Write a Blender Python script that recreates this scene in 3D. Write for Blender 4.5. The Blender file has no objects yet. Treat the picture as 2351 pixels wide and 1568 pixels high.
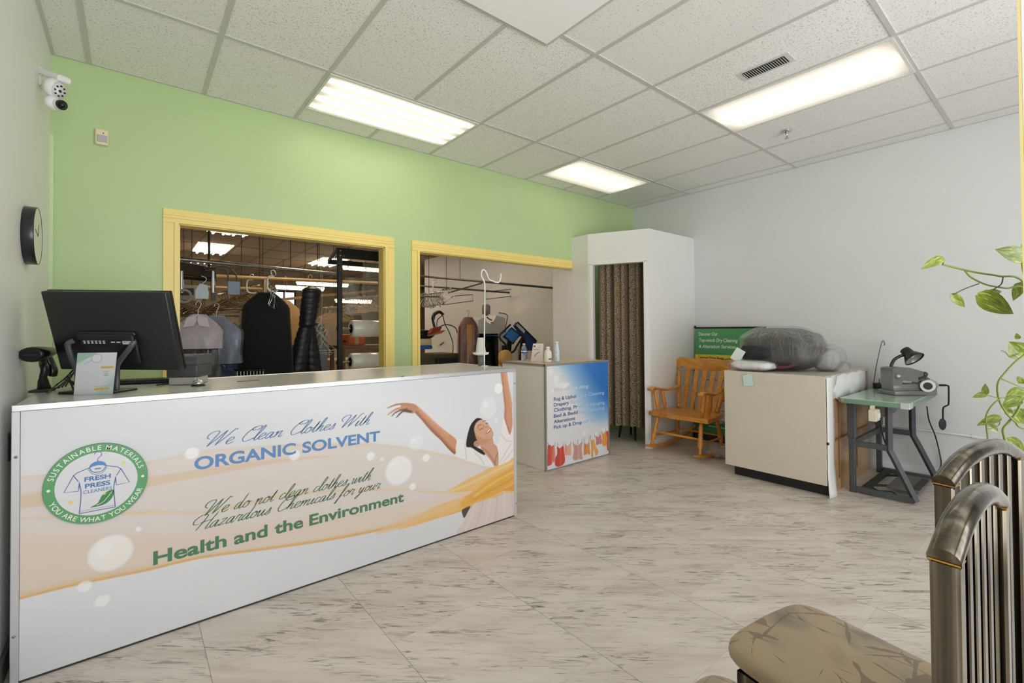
import bpy, bmesh, math, random
import numpy as np
from mathutils import Vector, Matrix, Euler

scene = bpy.context.scene
C = scene.collection
random.seed(7)
rng = np.random.default_rng(7)

# ------------------------------------------------------------------ camera
IW, IH = 2351, 1568
YAW, PITCH, ROLL = math.radians(39.32521461), math.radians(0.78353105), math.radians(-0.39513621)
FPX, CYOFF, CZ = 1064.59543, -40.6495684, 1.3380829
_f = np.array([math.sin(YAW)*math.cos(PITCH), math.cos(YAW)*math.cos(PITCH), math.sin(PITCH)])
_r = np.array([math.cos(YAW), -math.sin(YAW), 0.0])
_u = np.cross(_r, _f)
_r2 = _r*math.cos(ROLL) + _u*math.sin(ROLL)
_u2 = -_r*math.sin(ROLL) + _u*math.cos(ROLL)
CAMM = np.stack([_r2, _u2, _f])
cam = bpy.data.cameras.new('camera')
cam_ob = bpy.data.objects.new('camera', cam)
C.objects.link(cam_ob)
cam.sensor_width = 36.0
cam.sensor_fit = 'HORIZONTAL'
cam.lens = FPX*36.0/IW
cam.shift_y = CYOFF/IW
cam.clip_start = 0.02
cam_ob.matrix_world = Matrix(((_r2[0], _u2[0], -_f[0], 0), (_r2[1], _u2[1], -_f[1], 0), (_r2[2], _u2[2], -_f[2], CZ), (0, 0, 0, 1)))
scene.camera = cam_ob

# ------------------------------------------------------------------ view, world, light
scene.view_settings.view_transform = 'Standard'
scene.view_settings.look = 'None'
scene.view_settings.gamma = 1.0
scene.view_settings.use_curve_mapping = False
scene.view_settings.exposure = 0.22
scene.cycles.use_denoising = True
scene.cycles.max_bounces = 10
scene.cycles.diffuse_bounces = 8
scene.cycles.transparent_max_bounces = 24
scene.cycles.caustics_reflective = False
scene.cycles.caustics_refractive = False
scene.cycles.sample_clamp_indirect = 6.0

SKY_STRENGTH = 3.1
LAMP_STRENGTH = 4.2
BACK_LAMP_STRENGTH = 11.0

w = bpy.data.worlds.new('daylight')
scene.world = w
w.use_nodes = True
nt = w.node_tree
nt.nodes.clear()
wo = nt.nodes.new('ShaderNodeOutputWorld')
bg = nt.nodes.new('ShaderNodeBackground')
tc = nt.nodes.new('ShaderNodeTexCoord')
sx = nt.nodes.new('ShaderNodeSeparateXYZ')
rp = nt.nodes.new('ShaderNodeValToRGB')
mr = nt.nodes.new('ShaderNodeMapRange')
nt.links.new(tc.outputs['Generated'], sx.inputs[0])
nt.links.new(sx.outputs['Z'], mr.inputs['Value'])
mr.inputs['From Min'].default_value = -0.3
mr.inputs['From Max'].default_value = 0.5
nt.links.new(mr.outputs[0], rp.inputs[0])
rp.color_ramp.elements[0].position = 0.3
rp.color_ramp.elements[0].color = (1.74, 1.75, 1.76, 1)  # ground half, set brighter than the sky to lift the ceiling
rp.color_ramp.elements[1].position = 0.5
rp.color_ramp.elements[1].color = (0.955, 0.98, 1.0, 1)
nt.links.new(rp.outputs[0], bg.inputs['Color'])
bg.inputs['Strength'].default_value = SKY_STRENGTH
nt.links.new(bg.outputs[0], wo.inputs[0])

# daylight portals in the storefront glazing (sampling aids for the sky light)
for px_, pz_, sx_, sz_ in ((1.65, 1.45, 4.0, 2.54),):
    L = bpy.data.lights.new('storefront_portal', 'AREA')
    L.shape = 'RECTANGLE'
    L.size, L.size_y = sx_, sz_
    L.cycles.is_portal = True
    lo = bpy.data.objects.new('storefront_portal', L)
    lo.location = (px_, -2.32, pz_)
    lo.rotation_euler = (math.radians(90), 0, 0)
    C.objects.link(lo)

# ------------------------------------------------------------------ points measured on known planes
C0 = np.array([0, 0, CZ])
def _ray(px, py):
    return CAMM.T @ np.array([(px-IW/2)/FPX, -(py-IH/2-CYOFF)/FPX, 1.0])
def onX(px, py, X):
    d = _ray(px, py); return C0 + d*(X/d[0])
def onY(px, py, Y):
    d = _ray(px, py); return C0 + d*(Y/d[1])
def onZ(px, py, Z):
    d = _ray(px, py); return C0 + d*((Z-CZ)/d[2])
def onD(px, py, D):
    return C0 + _ray(px, py)*D
def onP(px, py, p, n):
    d = _ray(px, py); p = np.array(p, float); n = np.array(n, float)
    return C0 + d*(np.dot(p-C0, n)/np.dot(d, n))

# ------------------------------------------------------------------ materials
def lin(c):
    if isinstance(c, str):
        c = tuple(int(c[i:i+2], 16)/255 for i in (0, 2, 4))
    return tuple((x/12.92 if x <= .04045 else ((x+.055)/1.055)**2.4) for x in c[:3])
_mats = {}
def mat(name, col, rough=0.5, metal=0.0, noise=0.0, nscale=8.0, bump=0.0, bscale=60.0, spec=0.5, coat=0.0, emit=None, estr=0.0, trans=0.0, alpha=1.0, sheen=0.0):
    if name in _mats: return _mats[name]
    m = bpy.data.materials.new(name); m.use_nodes = True
    n = m.node_tree.nodes; l = m.node_tree.links
    b = n['Principled BSDF']
    c = lin(col)
    b.inputs['Base Color'].default_value = (*c, 1)
    b.inputs['Roughness'].default_value = rough
    b.inputs['Metallic'].default_value = metal
    b.inputs['Specular IOR Level'].default_value = spec
    b.inputs['Coat Weight'].default_value = coat
    b.inputs['Transmission Weight'].default_value = trans
    b.inputs['Alpha'].default_value = alpha
    if sheen: b.inputs['Sheen Weight'].default_value = sheen
    if emit:
        b.inputs['Emission Color'].default_value = (*lin(emit), 1)
        b.inputs['Emission Strength'].default_value = estr
    if noise > 0:
        t = n.new('ShaderNodeTexCoord'); nz = n.new('ShaderNodeTexNoise')
        nz.inputs['Scale'].default_value = nscale; nz.inputs['Detail'].default_value = 5
        l.new(t.outputs['Object'], nz.inputs['Vector'])
        r = n.new('ShaderNodeValToRGB')
        r.color_ramp.elements[0].position = .3; r.color_ramp.elements[1].position = .7
        r.color_ramp.elements[0].color = (*[max(0, x*(1-noise)) for x in c], 1)
        r.color_ramp.elements[1].color = (*[min(1, x*(1+noise)) for x in c], 1)
        l.new(nz.outputs['Fac'], r.inputs[0]); l.new(r.outputs[0], b.inputs['Base Color'])
    if bump > 0:
        t = n.new('ShaderNodeTexCoord'); nz = n.new('ShaderNodeTexNoise')
        nz.inputs['Scale'].default_value = bscale; nz.inputs['Detail'].default_value = 4
        l.new(t.outputs['Object'], nz.inputs['Vector'])
        bp = n.new('ShaderNodeBump'); bp.inputs['Strength'].default_value = bump; bp.inputs['Distance'].default_value = .01
        l.new(nz.outputs['Fac'], bp.inputs['Height']); l.new(bp.outputs[0], b.inputs['Normal'])
    _mats[name] = m
    return m
def nodemat(name):
    m = bpy.data.materials.new(name); m.use_nodes = True
    _mats[name] = m
    return m, m.node_tree.nodes, m.node_tree.links, m.node_tree.nodes['Principled BSDF']
def math_node(n, l, op, a, b=None, c=None):
    x = n.new('ShaderNodeMath'); x.operation = op
    for i, v in enumerate((a, b, c)):
        if v is None: continue
        if isinstance(v, (int, float)): x.inputs[i].default_value = v
        else: l.new(v, x.inputs[i])
    return x.outputs[0]
def ramp(n, l, fac, stops):
    r = n.new('ShaderNodeValToRGB')
    e = r.color_ramp.elements
    while len(e) < len(stops): e.new(.5)
    for i, (p, c) in enumerate(stops):
        e[i].position = p; e[i].color = (*(lin(c)), 1)
    l.new(fac, r.inputs[0])
    return r.outputs[0]

def attr_mat(name, rough=.35, spec=.5):
    m, n, l, b = nodemat(name)
    a = n.new('ShaderNodeAttribute'); a.attribute_name = 'print'
    l.new(a.outputs['Color'], b.inputs['Base Color'])
    b.inputs['Roughness'].default_value = rough
    b.inputs['Specular IOR Level'].default_value = spec
    return m

def film_mat(name, tint='FFFFFF', base=.10, edge=.55, rough=.18, milky=.06, wrinkle=.8, blend=.18):
    """thin clear plastic film: mostly see-through, brighter at grazing angles, wrinkled sheen"""
    m = bpy.data.materials.new(name); m.use_nodes = True
    n = m.node_tree.nodes; l = m.node_tree.links
    n.clear()
    o = n.new('ShaderNodeOutputMaterial')
    tr = n.new('ShaderNodeBsdfTransparent'); tr.inputs[0].default_value = (.96, .96, .96, 1)
    gl = n.new('ShaderNodeBsdfGlossy'); gl.inputs['Roughness'].default_value = rough
    df = n.new('ShaderNodeBsdfDiffuse'); df.inputs[0].default_value = (*lin(tint), 1)
    lw = n.new('ShaderNodeLayerWeight'); lw.inputs[0].default_value = blend
    t = n.new('ShaderNodeTexCoord'); nz = n.new('ShaderNodeTexNoise')
    mp = n.new('ShaderNodeMapping'); mp.inputs['Scale'].default_value = (26, 26, 6)
    l.new(t.outputs['Object'], mp.inputs[0]); l.new(mp.outputs[0], nz.inputs['Vector'])
    nz.inputs['Scale'].default_value = 1.0; nz.inputs['Detail'].default_value = 4; nz.inputs['Distortion'].default_value = 1.2
    bp = n.new('ShaderNodeBump'); bp.inputs['Strength'].default_value = wrinkle; bp.inputs['Distance'].default_value = .03
    l.new(nz.outputs['Fac'], bp.inputs['Height'])
    l.new(bp.outputs[0], gl.inputs['Normal']); l.new(bp.outputs[0], lw.inputs['Normal'])
    f = math_node(n, l, 'MULTIPLY_ADD', lw.outputs['Fresnel'], edge, base)
    m1 = n.new('ShaderNodeMixShader'); l.new(f, m1.inputs[0]); l.new(tr.outputs[0], m1.inputs[1]); l.new(gl.outputs[0], m1.inputs[2])
    m2 = n.new('ShaderNodeMixShader'); m2.inputs[0].default_value = milky
    l.new(m1.outputs[0], m2.inputs[1]); l.new(df.outputs[0], m2.inputs[2])
    l.new(m2.outputs[0], o.inputs[0])
    _mats[name] = m
    return m

# ------------------------------------------------------------------ mesh builder
def catmull(P, k=6, closed=False):
    P = [np.array(p, float) for p in P]
    n = len(P); out = []
    if n < 3: return P
    rngi = range(n) if closed else range(n-1)
    for i in rngi:
        if closed: p0, p1, p2, p3 = P[(i-1) % n], P[i], P[(i+1) % n], P[(i+2) % n]
        else: p0, p1, p2, p3 = P[max(i-1, 0)], P[i], P[i+1], P[min(i+2, n-1)]
        for j in range(k):
            t = j/k
            out.append(.5*((2*p1)+(-p0+p2)*t+(2*p0-5*p1+4*p2-p3)*t*t+(-p0+3*p1-3*p2+p3)*t**3))
    if not closed: out.append(P[-1])
    return out

class MB:
    def __init__(s, off=(0, 0, 0)):
        s.v = []; s.f = []; s.mi = []; s.sm = []; s.off = np.array(off, float)
    def add(s, vs, fs, mi=0, smooth=False):
        b = len(s.v)
        s.v += [tuple(map(float, x)) for x in vs]
        for f in fs:
            s.f.append([b+i for i in f]); s.mi.append(mi); s.sm.append(smooth)
        return s
    def box(s, c, size, R=None, bev=0.0, mi=0, seg=1):
        if bev <= 0:
            h = np.array(size)/2
            vs = np.array([(x, y, z) for x in (-1, 1) for y in (-1, 1) for z in (-1, 1)])*h
            fs = [(0, 1, 3, 2), (4, 6, 7, 5), (0, 4, 5, 1), (2, 3, 7, 6), (0, 2, 6, 4), (1, 5, 7, 3)]
            sm = False
        else:
            bm = bmesh.new(); bmesh.ops.create_cube(bm, size=1.0)
            for q in bm.verts: q.co = Vector((q.co.x*size[0], q.co.y*size[1], q.co.z*size[2]))
            bmesh.ops.bevel(bm, geom=bm.edges[:], offset=min(bev, min(size)*.49), segments=seg, affect='EDGES', profile=.5)
            bm.verts.index_update()
            vs = np.array([tuple(q.co) for q in bm.verts]); fs = [[q.index for q in f.verts] for f in bm.faces]
            bm.free(); sm = seg > 1
        if R is not None:
            if isinstance(R, (int, float)): R = np.array(Matrix.Rotation(R, 3, 'Z'))
            vs = vs @ np.array(R).T
        return s.add(vs+np.array(c, float), fs, mi, sm)
    def bx(s, x0, x1, y0, y1, z0, z1, bev=0.0, mi=0, seg=1):
        return s.box(((x0+x1)/2, (y0+y1)/2, (z0+z1)/2), (abs(x1-x0), abs(y1-y0), abs(z1-z0)), None, bev, mi, seg)
    def bar(s, p0, p1, wd, th, up=(0, 0, 1), bev=0.0, mi=0):
        p0 = np.array(p0, float); p1 = np.array(p1, float); d = p1-p0; L = np.linalg.norm(d); d = d/L
        a = np.cross(np.array(up, float), d)
        if np.linalg.norm(a) < 1e-4: a = np.cross((1, 0, 0), d)
        a /= np.linalg.norm(a); b = np.cross(d, a)
        return s.box((p0+p1)/2, (wd, th, L), np.stack([a, b, d], 1), bev, mi)
    def tube(s, pts, r, n=8, mi=0, closed=False, smooth=True, flat=None, up=None):
        P = [np.array(p, float) for p in pts]; m = len(P)
        R = r if hasattr(r, '__len__') else [r]*m
        T = []
        for i in range(m):
            if closed: t = P[(i+1) % m]-P[i-1]
            else: t = P[min(i+1, m-1)]-P[max(i-1, 0)]
            L = np.linalg.norm(t); T.append(t/L if L > 1e-9 else np.array([0, 0, 1.]))
        ref = np.array(up, float) if up is not None else (np.array([0, 0, 1.]) if abs(T[0][2]) < .9 else np.array([1., 0, 0]))
        a = ref-T[0]*np.dot(ref, T[0]); a /= np.linalg.norm(a)
        vs = []
        for i in range(m):
            if up is not None:
                q = ref-T[i]*np.dot(ref, T[i])
                if np.linalg.norm(q) > 1e-3: a = q
            else:
                a = a-T[i]*np.dot(a, T[i])
            a = a/np.linalg.norm(a); b = np.cross(T[i], a)
            fa, fb = flat if flat else (1, 1)
            for k in range(n):
                th = 2*math.pi*k/n
                vs.append(P[i]+R[i]*(fa*math.cos(th)*a+fb*math.sin(th)*b))
        fs = []
        for i in range(m if closed else m-1):
            for k in range(n):
                i2 = (i+1) % m
                fs.append((i*n+k, i*n+(k+1) % n, i2*n+(k+1) % n, i2*n+k))
        s.add(vs, fs, mi, smooth)
        if not closed:
            s.add(vs[:n], [list(range(n))[::-1]], mi, False); s.add(vs[-n:], [list(range(n))], mi, False)
        return s
    def lathe(s, prof, n=20, p=(0, 0, 0), R=None, mi=0, smooth=True, sc=(1, 1), cap=True):
        vs = []; fs = []
        for (r, z) in prof:
            for k in range(n):
                t = 2*math.pi*k/n; vs.append((r*math.cos(t)*sc[0], r*math.sin(t)*sc[1], z))
        for i in range(len(prof)-1):
            for k in range(n):
                fs.append((i*n+k, i*n+(k+1) % n, (i+1)*n+(k+1) % n, (i+1)*n+k))
        vs = np.array(vs)
        if cap and prof[0][0] > 1e-6: fs.append(list(range(n))[::-1])
        if cap and prof[-1][0] > 1e-6: fs.append([(len(prof)-1)*n+k for k in range(n)])
        if R is not None: vs = vs @ np.array(R).T
        return s.add(vs+np.array(p, float), fs, mi, smooth)
    def along(s, p0, p1, prof, n=12, mi=0):
        """turned piece between two points: prof = (t 0..1, radius)"""
        p0 = np.array(p0, float); p1 = np.array(p1, float); d = p1-p0; L = np.linalg.norm(d); d = d/L
        a = np.cross(d, (0, 1, 0) if abs(d[1]) < .9 else (1, 0, 0)); a /= np.linalg.norm(a); b = np.cross(d, a)
        return s.lathe([(r, t*L) for t, r in prof], n, p0, np.stack([a, b, d], 1), mi)
    def prism(s, poly, depth, O=(0, 0, 0), U=(1, 0, 0), V=(0, 1, 0), mi=0, smooth=False, bev=0.0):
        O, U, V = (np.array(q, float) for q in (O, U, V)); N = np.cross(U, V)
        n = len(poly)
        vs = [O+U*p[0]+V*p[1] for p in poly]+[O+U*p[0]+V*p[1]+N*depth for p in poly]
        fs = [list(range(n))[::-1], [n+i for i in range(n)]]
        s.add(vs, fs, mi, False)
        return s.add(vs, [(i, (i+1) % n, n+(i+1) % n, n+i) for i in range(n)], mi, smooth)
    def surf(s, G, mi=0, smooth=True, cu=False, cv=False):
        G = np.array(G, float); a, b = G.shape[:2]
        fs = []
        for i in range(a if cu else a-1):
            for j in range(b if cv else b-1):
                fs.append((i*b+j, ((i+1) % a)*b+j, ((i+1) % a)*b+(j+1) % b, i*b+(j+1) % b))
        return s.add(G.reshape(-1, 3), fs, mi, smooth)
    def ball(s, c, r, n=14, m=9, mi=0, R=None):
        r = np.array(r if hasattr(r, '__len__') else (r, r, r), float)
        G = np.zeros((m, n, 3))
        for i in range(m):
            ph = -math.pi/2+math.pi*i/(m-1)
            for j in range(n):
                t = 2*math.pi*j/n
                G[i, j] = (math.cos(ph)*math.cos(t), math.cos(ph)*math.sin(t), math.sin(ph))
        G = G*r
        if R is not None: G = G @ np.array(R).T
        return s.surf(G+np.array(c, float), mi, True, False, True)
    def build(s, name, mats, parent=None, thick=None):
        me = bpy.data.meshes.new(name)
        V = np.array(s.v)-s.off if s.v else np.zeros((0, 3))
        me.from_pydata(V.tolist(), [], s.f)
        ms = mats if isinstance(mats, (list, tuple)) else [mats]
        for q in ms: me.materials.append(q)
        me.polygons.foreach_set('material_index', s.mi)
        me.polygons.foreach_set('use_smooth', s.sm)
        me.update()
        if hasattr(me, 'validate'): me.validate()
        o = bpy.data.objects.new(name, me)
        C.objects.link(o)
        if parent is not None: o.parent = parent
        return o

def tag(o, label, cat, group=None, kind=None):
    if label: o['label'] = label
    if cat: o['category'] = cat
    if group: o['group'] = group
    if kind: o['kind'] = kind
    return o
def thing(name, label, cat, loc=(0, 0, 0), rotz=0.0, group=None):
    o = bpy.data.objects.new(name, None); C.objects.link(o)
    o.location = tuple(map(float, loc)); o.rotation_euler = (0, 0, rotz)
    o.empty_display_size = .1
    return tag(o, label, cat, group)
def recentre(o, loc):
    """put a one-mesh thing's origin at loc"""
    loc = Vector(tuple(map(float, loc)))
    o.data.transform(Matrix.Translation(-loc)); o.location = loc
    return o
def struct(o):
    o['kind'] = 'structure'; return o
def dup(root, loc, rotz=None, label=None, group=None):
    r = root.copy(); C.objects.link(r); r.location = tuple(map(float, loc))
    if rotz is not None: r.rotation_euler = (0, 0, rotz)
    if label: r['label'] = label
    if group: r['group'] = group
    for ch in list(root.children):
        c = ch.copy(); C.objects.link(c); c.parent = r
        for g in ch.children:
            d = g.copy(); C.objects.link(d); d.parent = c
    return r

# ------------------------------------------------------------------ lettering
_tcache = {}
def text_geo(body, bold=0.0):
    k = (body, bold)
    if k in _tcache: return _tcache[k]
    cu = bpy.data.curves.new('lettering_curve', 'FONT'); cu.body = body; cu.size = 1.0
    cu.offset = bold; cu.resolution_u = 6
    o = bpy.data.objects.new('lettering_curve', cu); C.objects.link(o)
    dg = bpy.context.evaluated_depsgraph_get()
    me = o.evaluated_get(dg).to_mesh()
    vs = np.array([tuple(v.co) for v in me.vertices]); fs = [list(p.vertices) for p in me.polygons]
    o.evaluated_get(dg).to_mesh_clear()
    bpy.data.objects.remove(o); bpy.data.curves.remove(cu)
    _tcache[k] = (vs, fs)
    return vs, fs
def put_text(mb, body, O, U, V, x0, x1, y0, cap, bold=0.0, mi=0, w=0.0, shear=0.0, align='fit'):
    """flat lettering in the plane (O,U,V): from x0 to x1, baseline y0, cap height cap"""
    vs, fs = text_geo(body, bold)
    ref, _ = text_geo('H', bold)
    sy = cap/(ref[:, 1].max()-ref[:, 1].min())
    lo, hi = vs[:, 0].min(), vs[:, 0].max()
    if x1 is None: sxx = sy; 
    else: sxx = (x1-x0)/(hi-lo)
    O, U, V = (np.array(q, float) for q in (O, U, V)); N = np.cross(U, V)
    y = (vs[:, 1]-ref[:, 1].min())*sy
    x = x0+(vs[:, 0]-lo)*sxx+shear*y
    P = O+np.outer(x, U)+np.outer(y0+y, V)+N*w
    mb.add(P, fs, mi)
def put_text_arc(mb, body, O, U, V, r, a_mid, cap, bold, span, inward=False, mi=0, w=0.0):
    O, U, V = (np.array(q, float) for q in (O, U, V)); N = np.cross(U, V)
    ref, _ = text_geo('H', bold); sy = cap/(ref[:, 1].max()-ref[:, 1].min()); y_lo = ref[:, 1].min()
    widths = []
    for ch in body:
        if ch == ' ': widths.append(.35); continue
        vs, _f = text_geo(ch, bold); widths.append(vs[:, 0].max()-vs[:, 0].min()+.16)
    tot = sum(widths); acc = 0
    for ch, wd in zip(body, widths):
        f = (acc+wd/2)/tot-.5; acc += wd
        if ch == ' ': continue
        vs, fs = text_geo(ch, bold)
        x = (vs[:, 0]-(vs[:, 0].min()+vs[:, 0].max())/2)*sy; y = (vs[:, 1]-y_lo)*sy-cap/2
        a = a_mid-f*span if not inward else a_mid+f*span
        rad = np.array([math.cos(a), math.sin(a)]); tan = np.array([math.sin(a), -math.cos(a)])
        if inward: rad2 = -rad; tan = -tan
        else: rad2 = rad
        P2 = r*rad+np.outer(x, tan)+np.outer(y, rad2)
        mb.add(O+np.outer(P2[:, 0], U)+np.outer(P2[:, 1], V)+N*w, fs, mi)

SCRIPT = {
 'e': (.34, [[(0,.12),(.12,.2),(.26,.3),(.24,.42),(.12,.42),(.03,.25),(.06,.06),(.18,0),(.36,.12)]]),
 'a': (.44, [[(.30,.36),(.2,.43),(.08,.34),(.03,.15),(.08,.02),(.18,.05),(.30,.36)], [(.32,.43),(.28,.12),(.33,0),(.44,.12)]]),
 'n': (.44, [[(0,.3),(.08,.42),(.08,.25),(.05,0)], [(.06,.15),(.2,.4),(.29,.38),(.26,.1),(.32,0),(.44,.12)]]),
 'm': (.64, [[(0,.3),(.08,.42),(.08,.25),(.05,0)], [(.06,.15),(.2,.4),(.28,.38),(.25,0)], [(.26,.15),(.40,.4),(.49,.38),(.46,.1),(.52,0),(.64,.12)]]),
 'o': (.36, [[(.18,.43),(.06,.32),(.04,.1),(.13,0),(.26,.1),(.29,.3),(.2,.43),(.18,.36),(.3,.33),(.4,.36)]]),
 'l': (.24, [[(0,.1),(.15,.45),(.24,.85),(.2,1.0),(.12,.8),(.08,.2),(.13,0),(.26,.12)]]),
 't': (.26, [[(0,.1),(.12,.45),(.16,.8)], [(.16,.8),(.1,.15),(.15,0),(.28,.12)], [(0,.55),(.28,.58)]]),
 'h': (.42, [[(0,.1),(.15,.5),(.22,.9),(.17,1.0),(.11,.75),(.05,0)], [(.06,.15),(.2,.4),(.28,.36),(.25,.1),(.31,0),(.43,.12)]]),
 's': (.30, [[(0,.05),(.12,.25),(.18,.46),(.22,.25),(.2,.06),(.1,0),(.02,.06)], [(.2,.05),(.34,.12)]]),
 'i': (.22, [[(0,.1),(.1,.42),(.06,.12),(.11,0),(.24,.12)], [(.13,.58),(.15,.64)]]),
 'd': (.44, [[(.30,.36),(.2,.43),(.08,.34),(.03,.15),(.08,.02),(.18,.05),(.30,.36)], [(.36,1.0),(.30,.4),(.28,.12),(.33,0),(.44,.12)]]),
 'c': (.30, [[(.26,.34),(.2,.43),(.08,.34),(.03,.15),(.1,.01),(.2,.03),(.32,.14)]]),
 'w': (.50, [[(0,.36),(.07,.42),(.06,.12),(.12,0),(.24,.2),(.26,.42),(.25,.12),(.32,0),(.44,.25),(.44,.42),(.52,.38)]]),
 'r': (.34, [[(0,.15),(.07,.46),(.14,.4),(.26,.4),(.2,.15),(.25,0),(.36,.12)]]),
 'u': (.42, [[(0,.3),(.06,.42),(.04,.12),(.1,0),(.24,.2),(.3,.42)], [(.3,.42),(.26,.12),(.32,0),(.43,.12)]]),
 'z': (.34, [[(.02,.38),(.12,.43),(.26,.4),(.04,.02),(.16,.04),(.34,.08)]]),
 'f': (.28, [[(0,.1),(.16,.5),(.24,.9),(.2,1.0),(.13,.8),(.05,.1),(0,-.35),(-.06,-.4),(-.04,-.25),(.1,.1),(.28,.14)]]),
 'y': (.40, [[(0,.3),(.06,.42),(.04,.15),(.1,.02),(.24,.2),(.3,.42)], [(.3,.42),(.22,0),(.1,-.35),(0,-.4),(.04,-.25),(.4,.12)]]),
 'W': (.92, [[(.06,.5),(-.1,.6),(-.12,.82),(.06,.98),(.26,.95),(.28,.75),(.2,.3),(.16,0)], [(.16,0),(.4,.5),(.62,.97)], [(.62,.97),(.56,.5),(.5,.02)], [(.5,.02),(.75,.5),(.9,.88),(.98,1.0),(1.08,.93)]]),
 'C': (.60, [[(.50,.70),(.62,.80),(.66,.93),(.56,1.0),(.36,.95),(.14,.65),(.08,.25),(.22,.02),(.42,.05),(.62,.2)], [(.36,.95),(.26,.82),(.34,.72),(.46,.78)]]),
 'H': (.72, [[(.1,.42),(-.18,.45),(-.24,.72),(-.02,.98),(.24,.95),(.28,.75),(.2,.3),(.12,0)], [(.72,1.0),(.62,.5),(.56,.08),(.62,0),(.74,.1)], [(.1,.45),(.38,.52),(.68,.56)]]),
}
def put_script(mb, body, O, U, V, x0, x1, y0, h, th=.045, slant=.55, mi=0, w=0.0):
    O, U, V = (np.array(q, float) for q in (O, U, V)); N = np.cross(U, V)
    S = []; x = 0
    for ch in body:
        if ch == ' ': x += .30; continue
        adv, st = SCRIPT[ch]
        for q in st:
            S.append([np.array((x+a+slant*b, b)) for a, b in catmull([np.array(p) for p in q], 6)])
        x += adv
    lo = min(p[0] for q in S for p in q); hi = max(p[0] for q in S for p in q)
    kx = (x1-x0)/(hi-lo)
    for q in S:
        P = np.array(q); P = np.stack([x0+(P[:, 0]-lo)*kx, y0+P[:, 1]*h], 1)
        T = np.gradient(P, axis=0); T /= (np.linalg.norm(T, axis=1)[:, None]+1e-9)
        Nn = np.stack([-T[:, 1], T[:, 0]], 1)
        wd = h*th*(.42+.58*np.abs(T[:, 1]))*np.minimum(1, .35+np.minimum(np.arange(len(P)), np.arange(len(P))[::-1])/3)
        A = P+Nn*wd[:, None]/2; B = P-Nn*wd[:, None]/2
        vs = np.concatenate([A, B]); n = len(P)
        mb.add(O+np.outer(vs[:, 0], U)+np.outer(vs[:, 1], V)+N*w, [(i, n+i, n+i+1, i+1) for i in range(n-1)], mi)

# ------------------------------------------------------------------ printed pictures on flat panels
def poly_sd(X, Y, P):
    """signed distance (negative inside) to a closed polygon"""
    P = np.array(P, float); d = np.full(X.shape, 1e9); ins = np.zeros(X.shape, bool)
    n = len(P)
    for i in range(n):
        a, b = P[i], P[(i+1) % n]
        e = b-a; L = (e**2).sum()+1e-12
        t = np.clip(((X-a[0])*e[0]+(Y-a[1])*e[1])/L, 0, 1)
        d = np.minimum(d, (X-a[0]-t*e[0])**2+(Y-a[1]-t*e[1])**2)
        c = ((a[1] > Y) != (b[1] > Y))
        with np.errstate(divide='ignore', invalid='ignore'):
            xi = (b[0]-a[0])*(Y-a[1])/(b[1]-a[1]+1e-15)+a[0]
        ins ^= c & (X < xi)
    d = np.sqrt(d)
    return np.where(ins, -d, d)
def line_d(X, Y, P, W):
    """distance to a polyline minus its half width (W per point)"""
    P = np.array(P, float); W = np.array(W if hasattr(W, '__len__') else [W]*len(P), float)/2
    d = np.full(X.shape, 1e9)
    for i in range(len(P)-1):
        a, b = P[i], P[i+1]; e = b-a; L = (e**2).sum()+1e-12
        t = np.clip(((X-a[0])*e[0]+(Y-a[1])*e[1])/L, 0, 1)
        d = np.minimum(d, np.hypot(X-a[0]-t*e[0], Y-a[1]-t*e[1])-(W[i]+t*(W[i+1]-W[i])))
    return d
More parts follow.
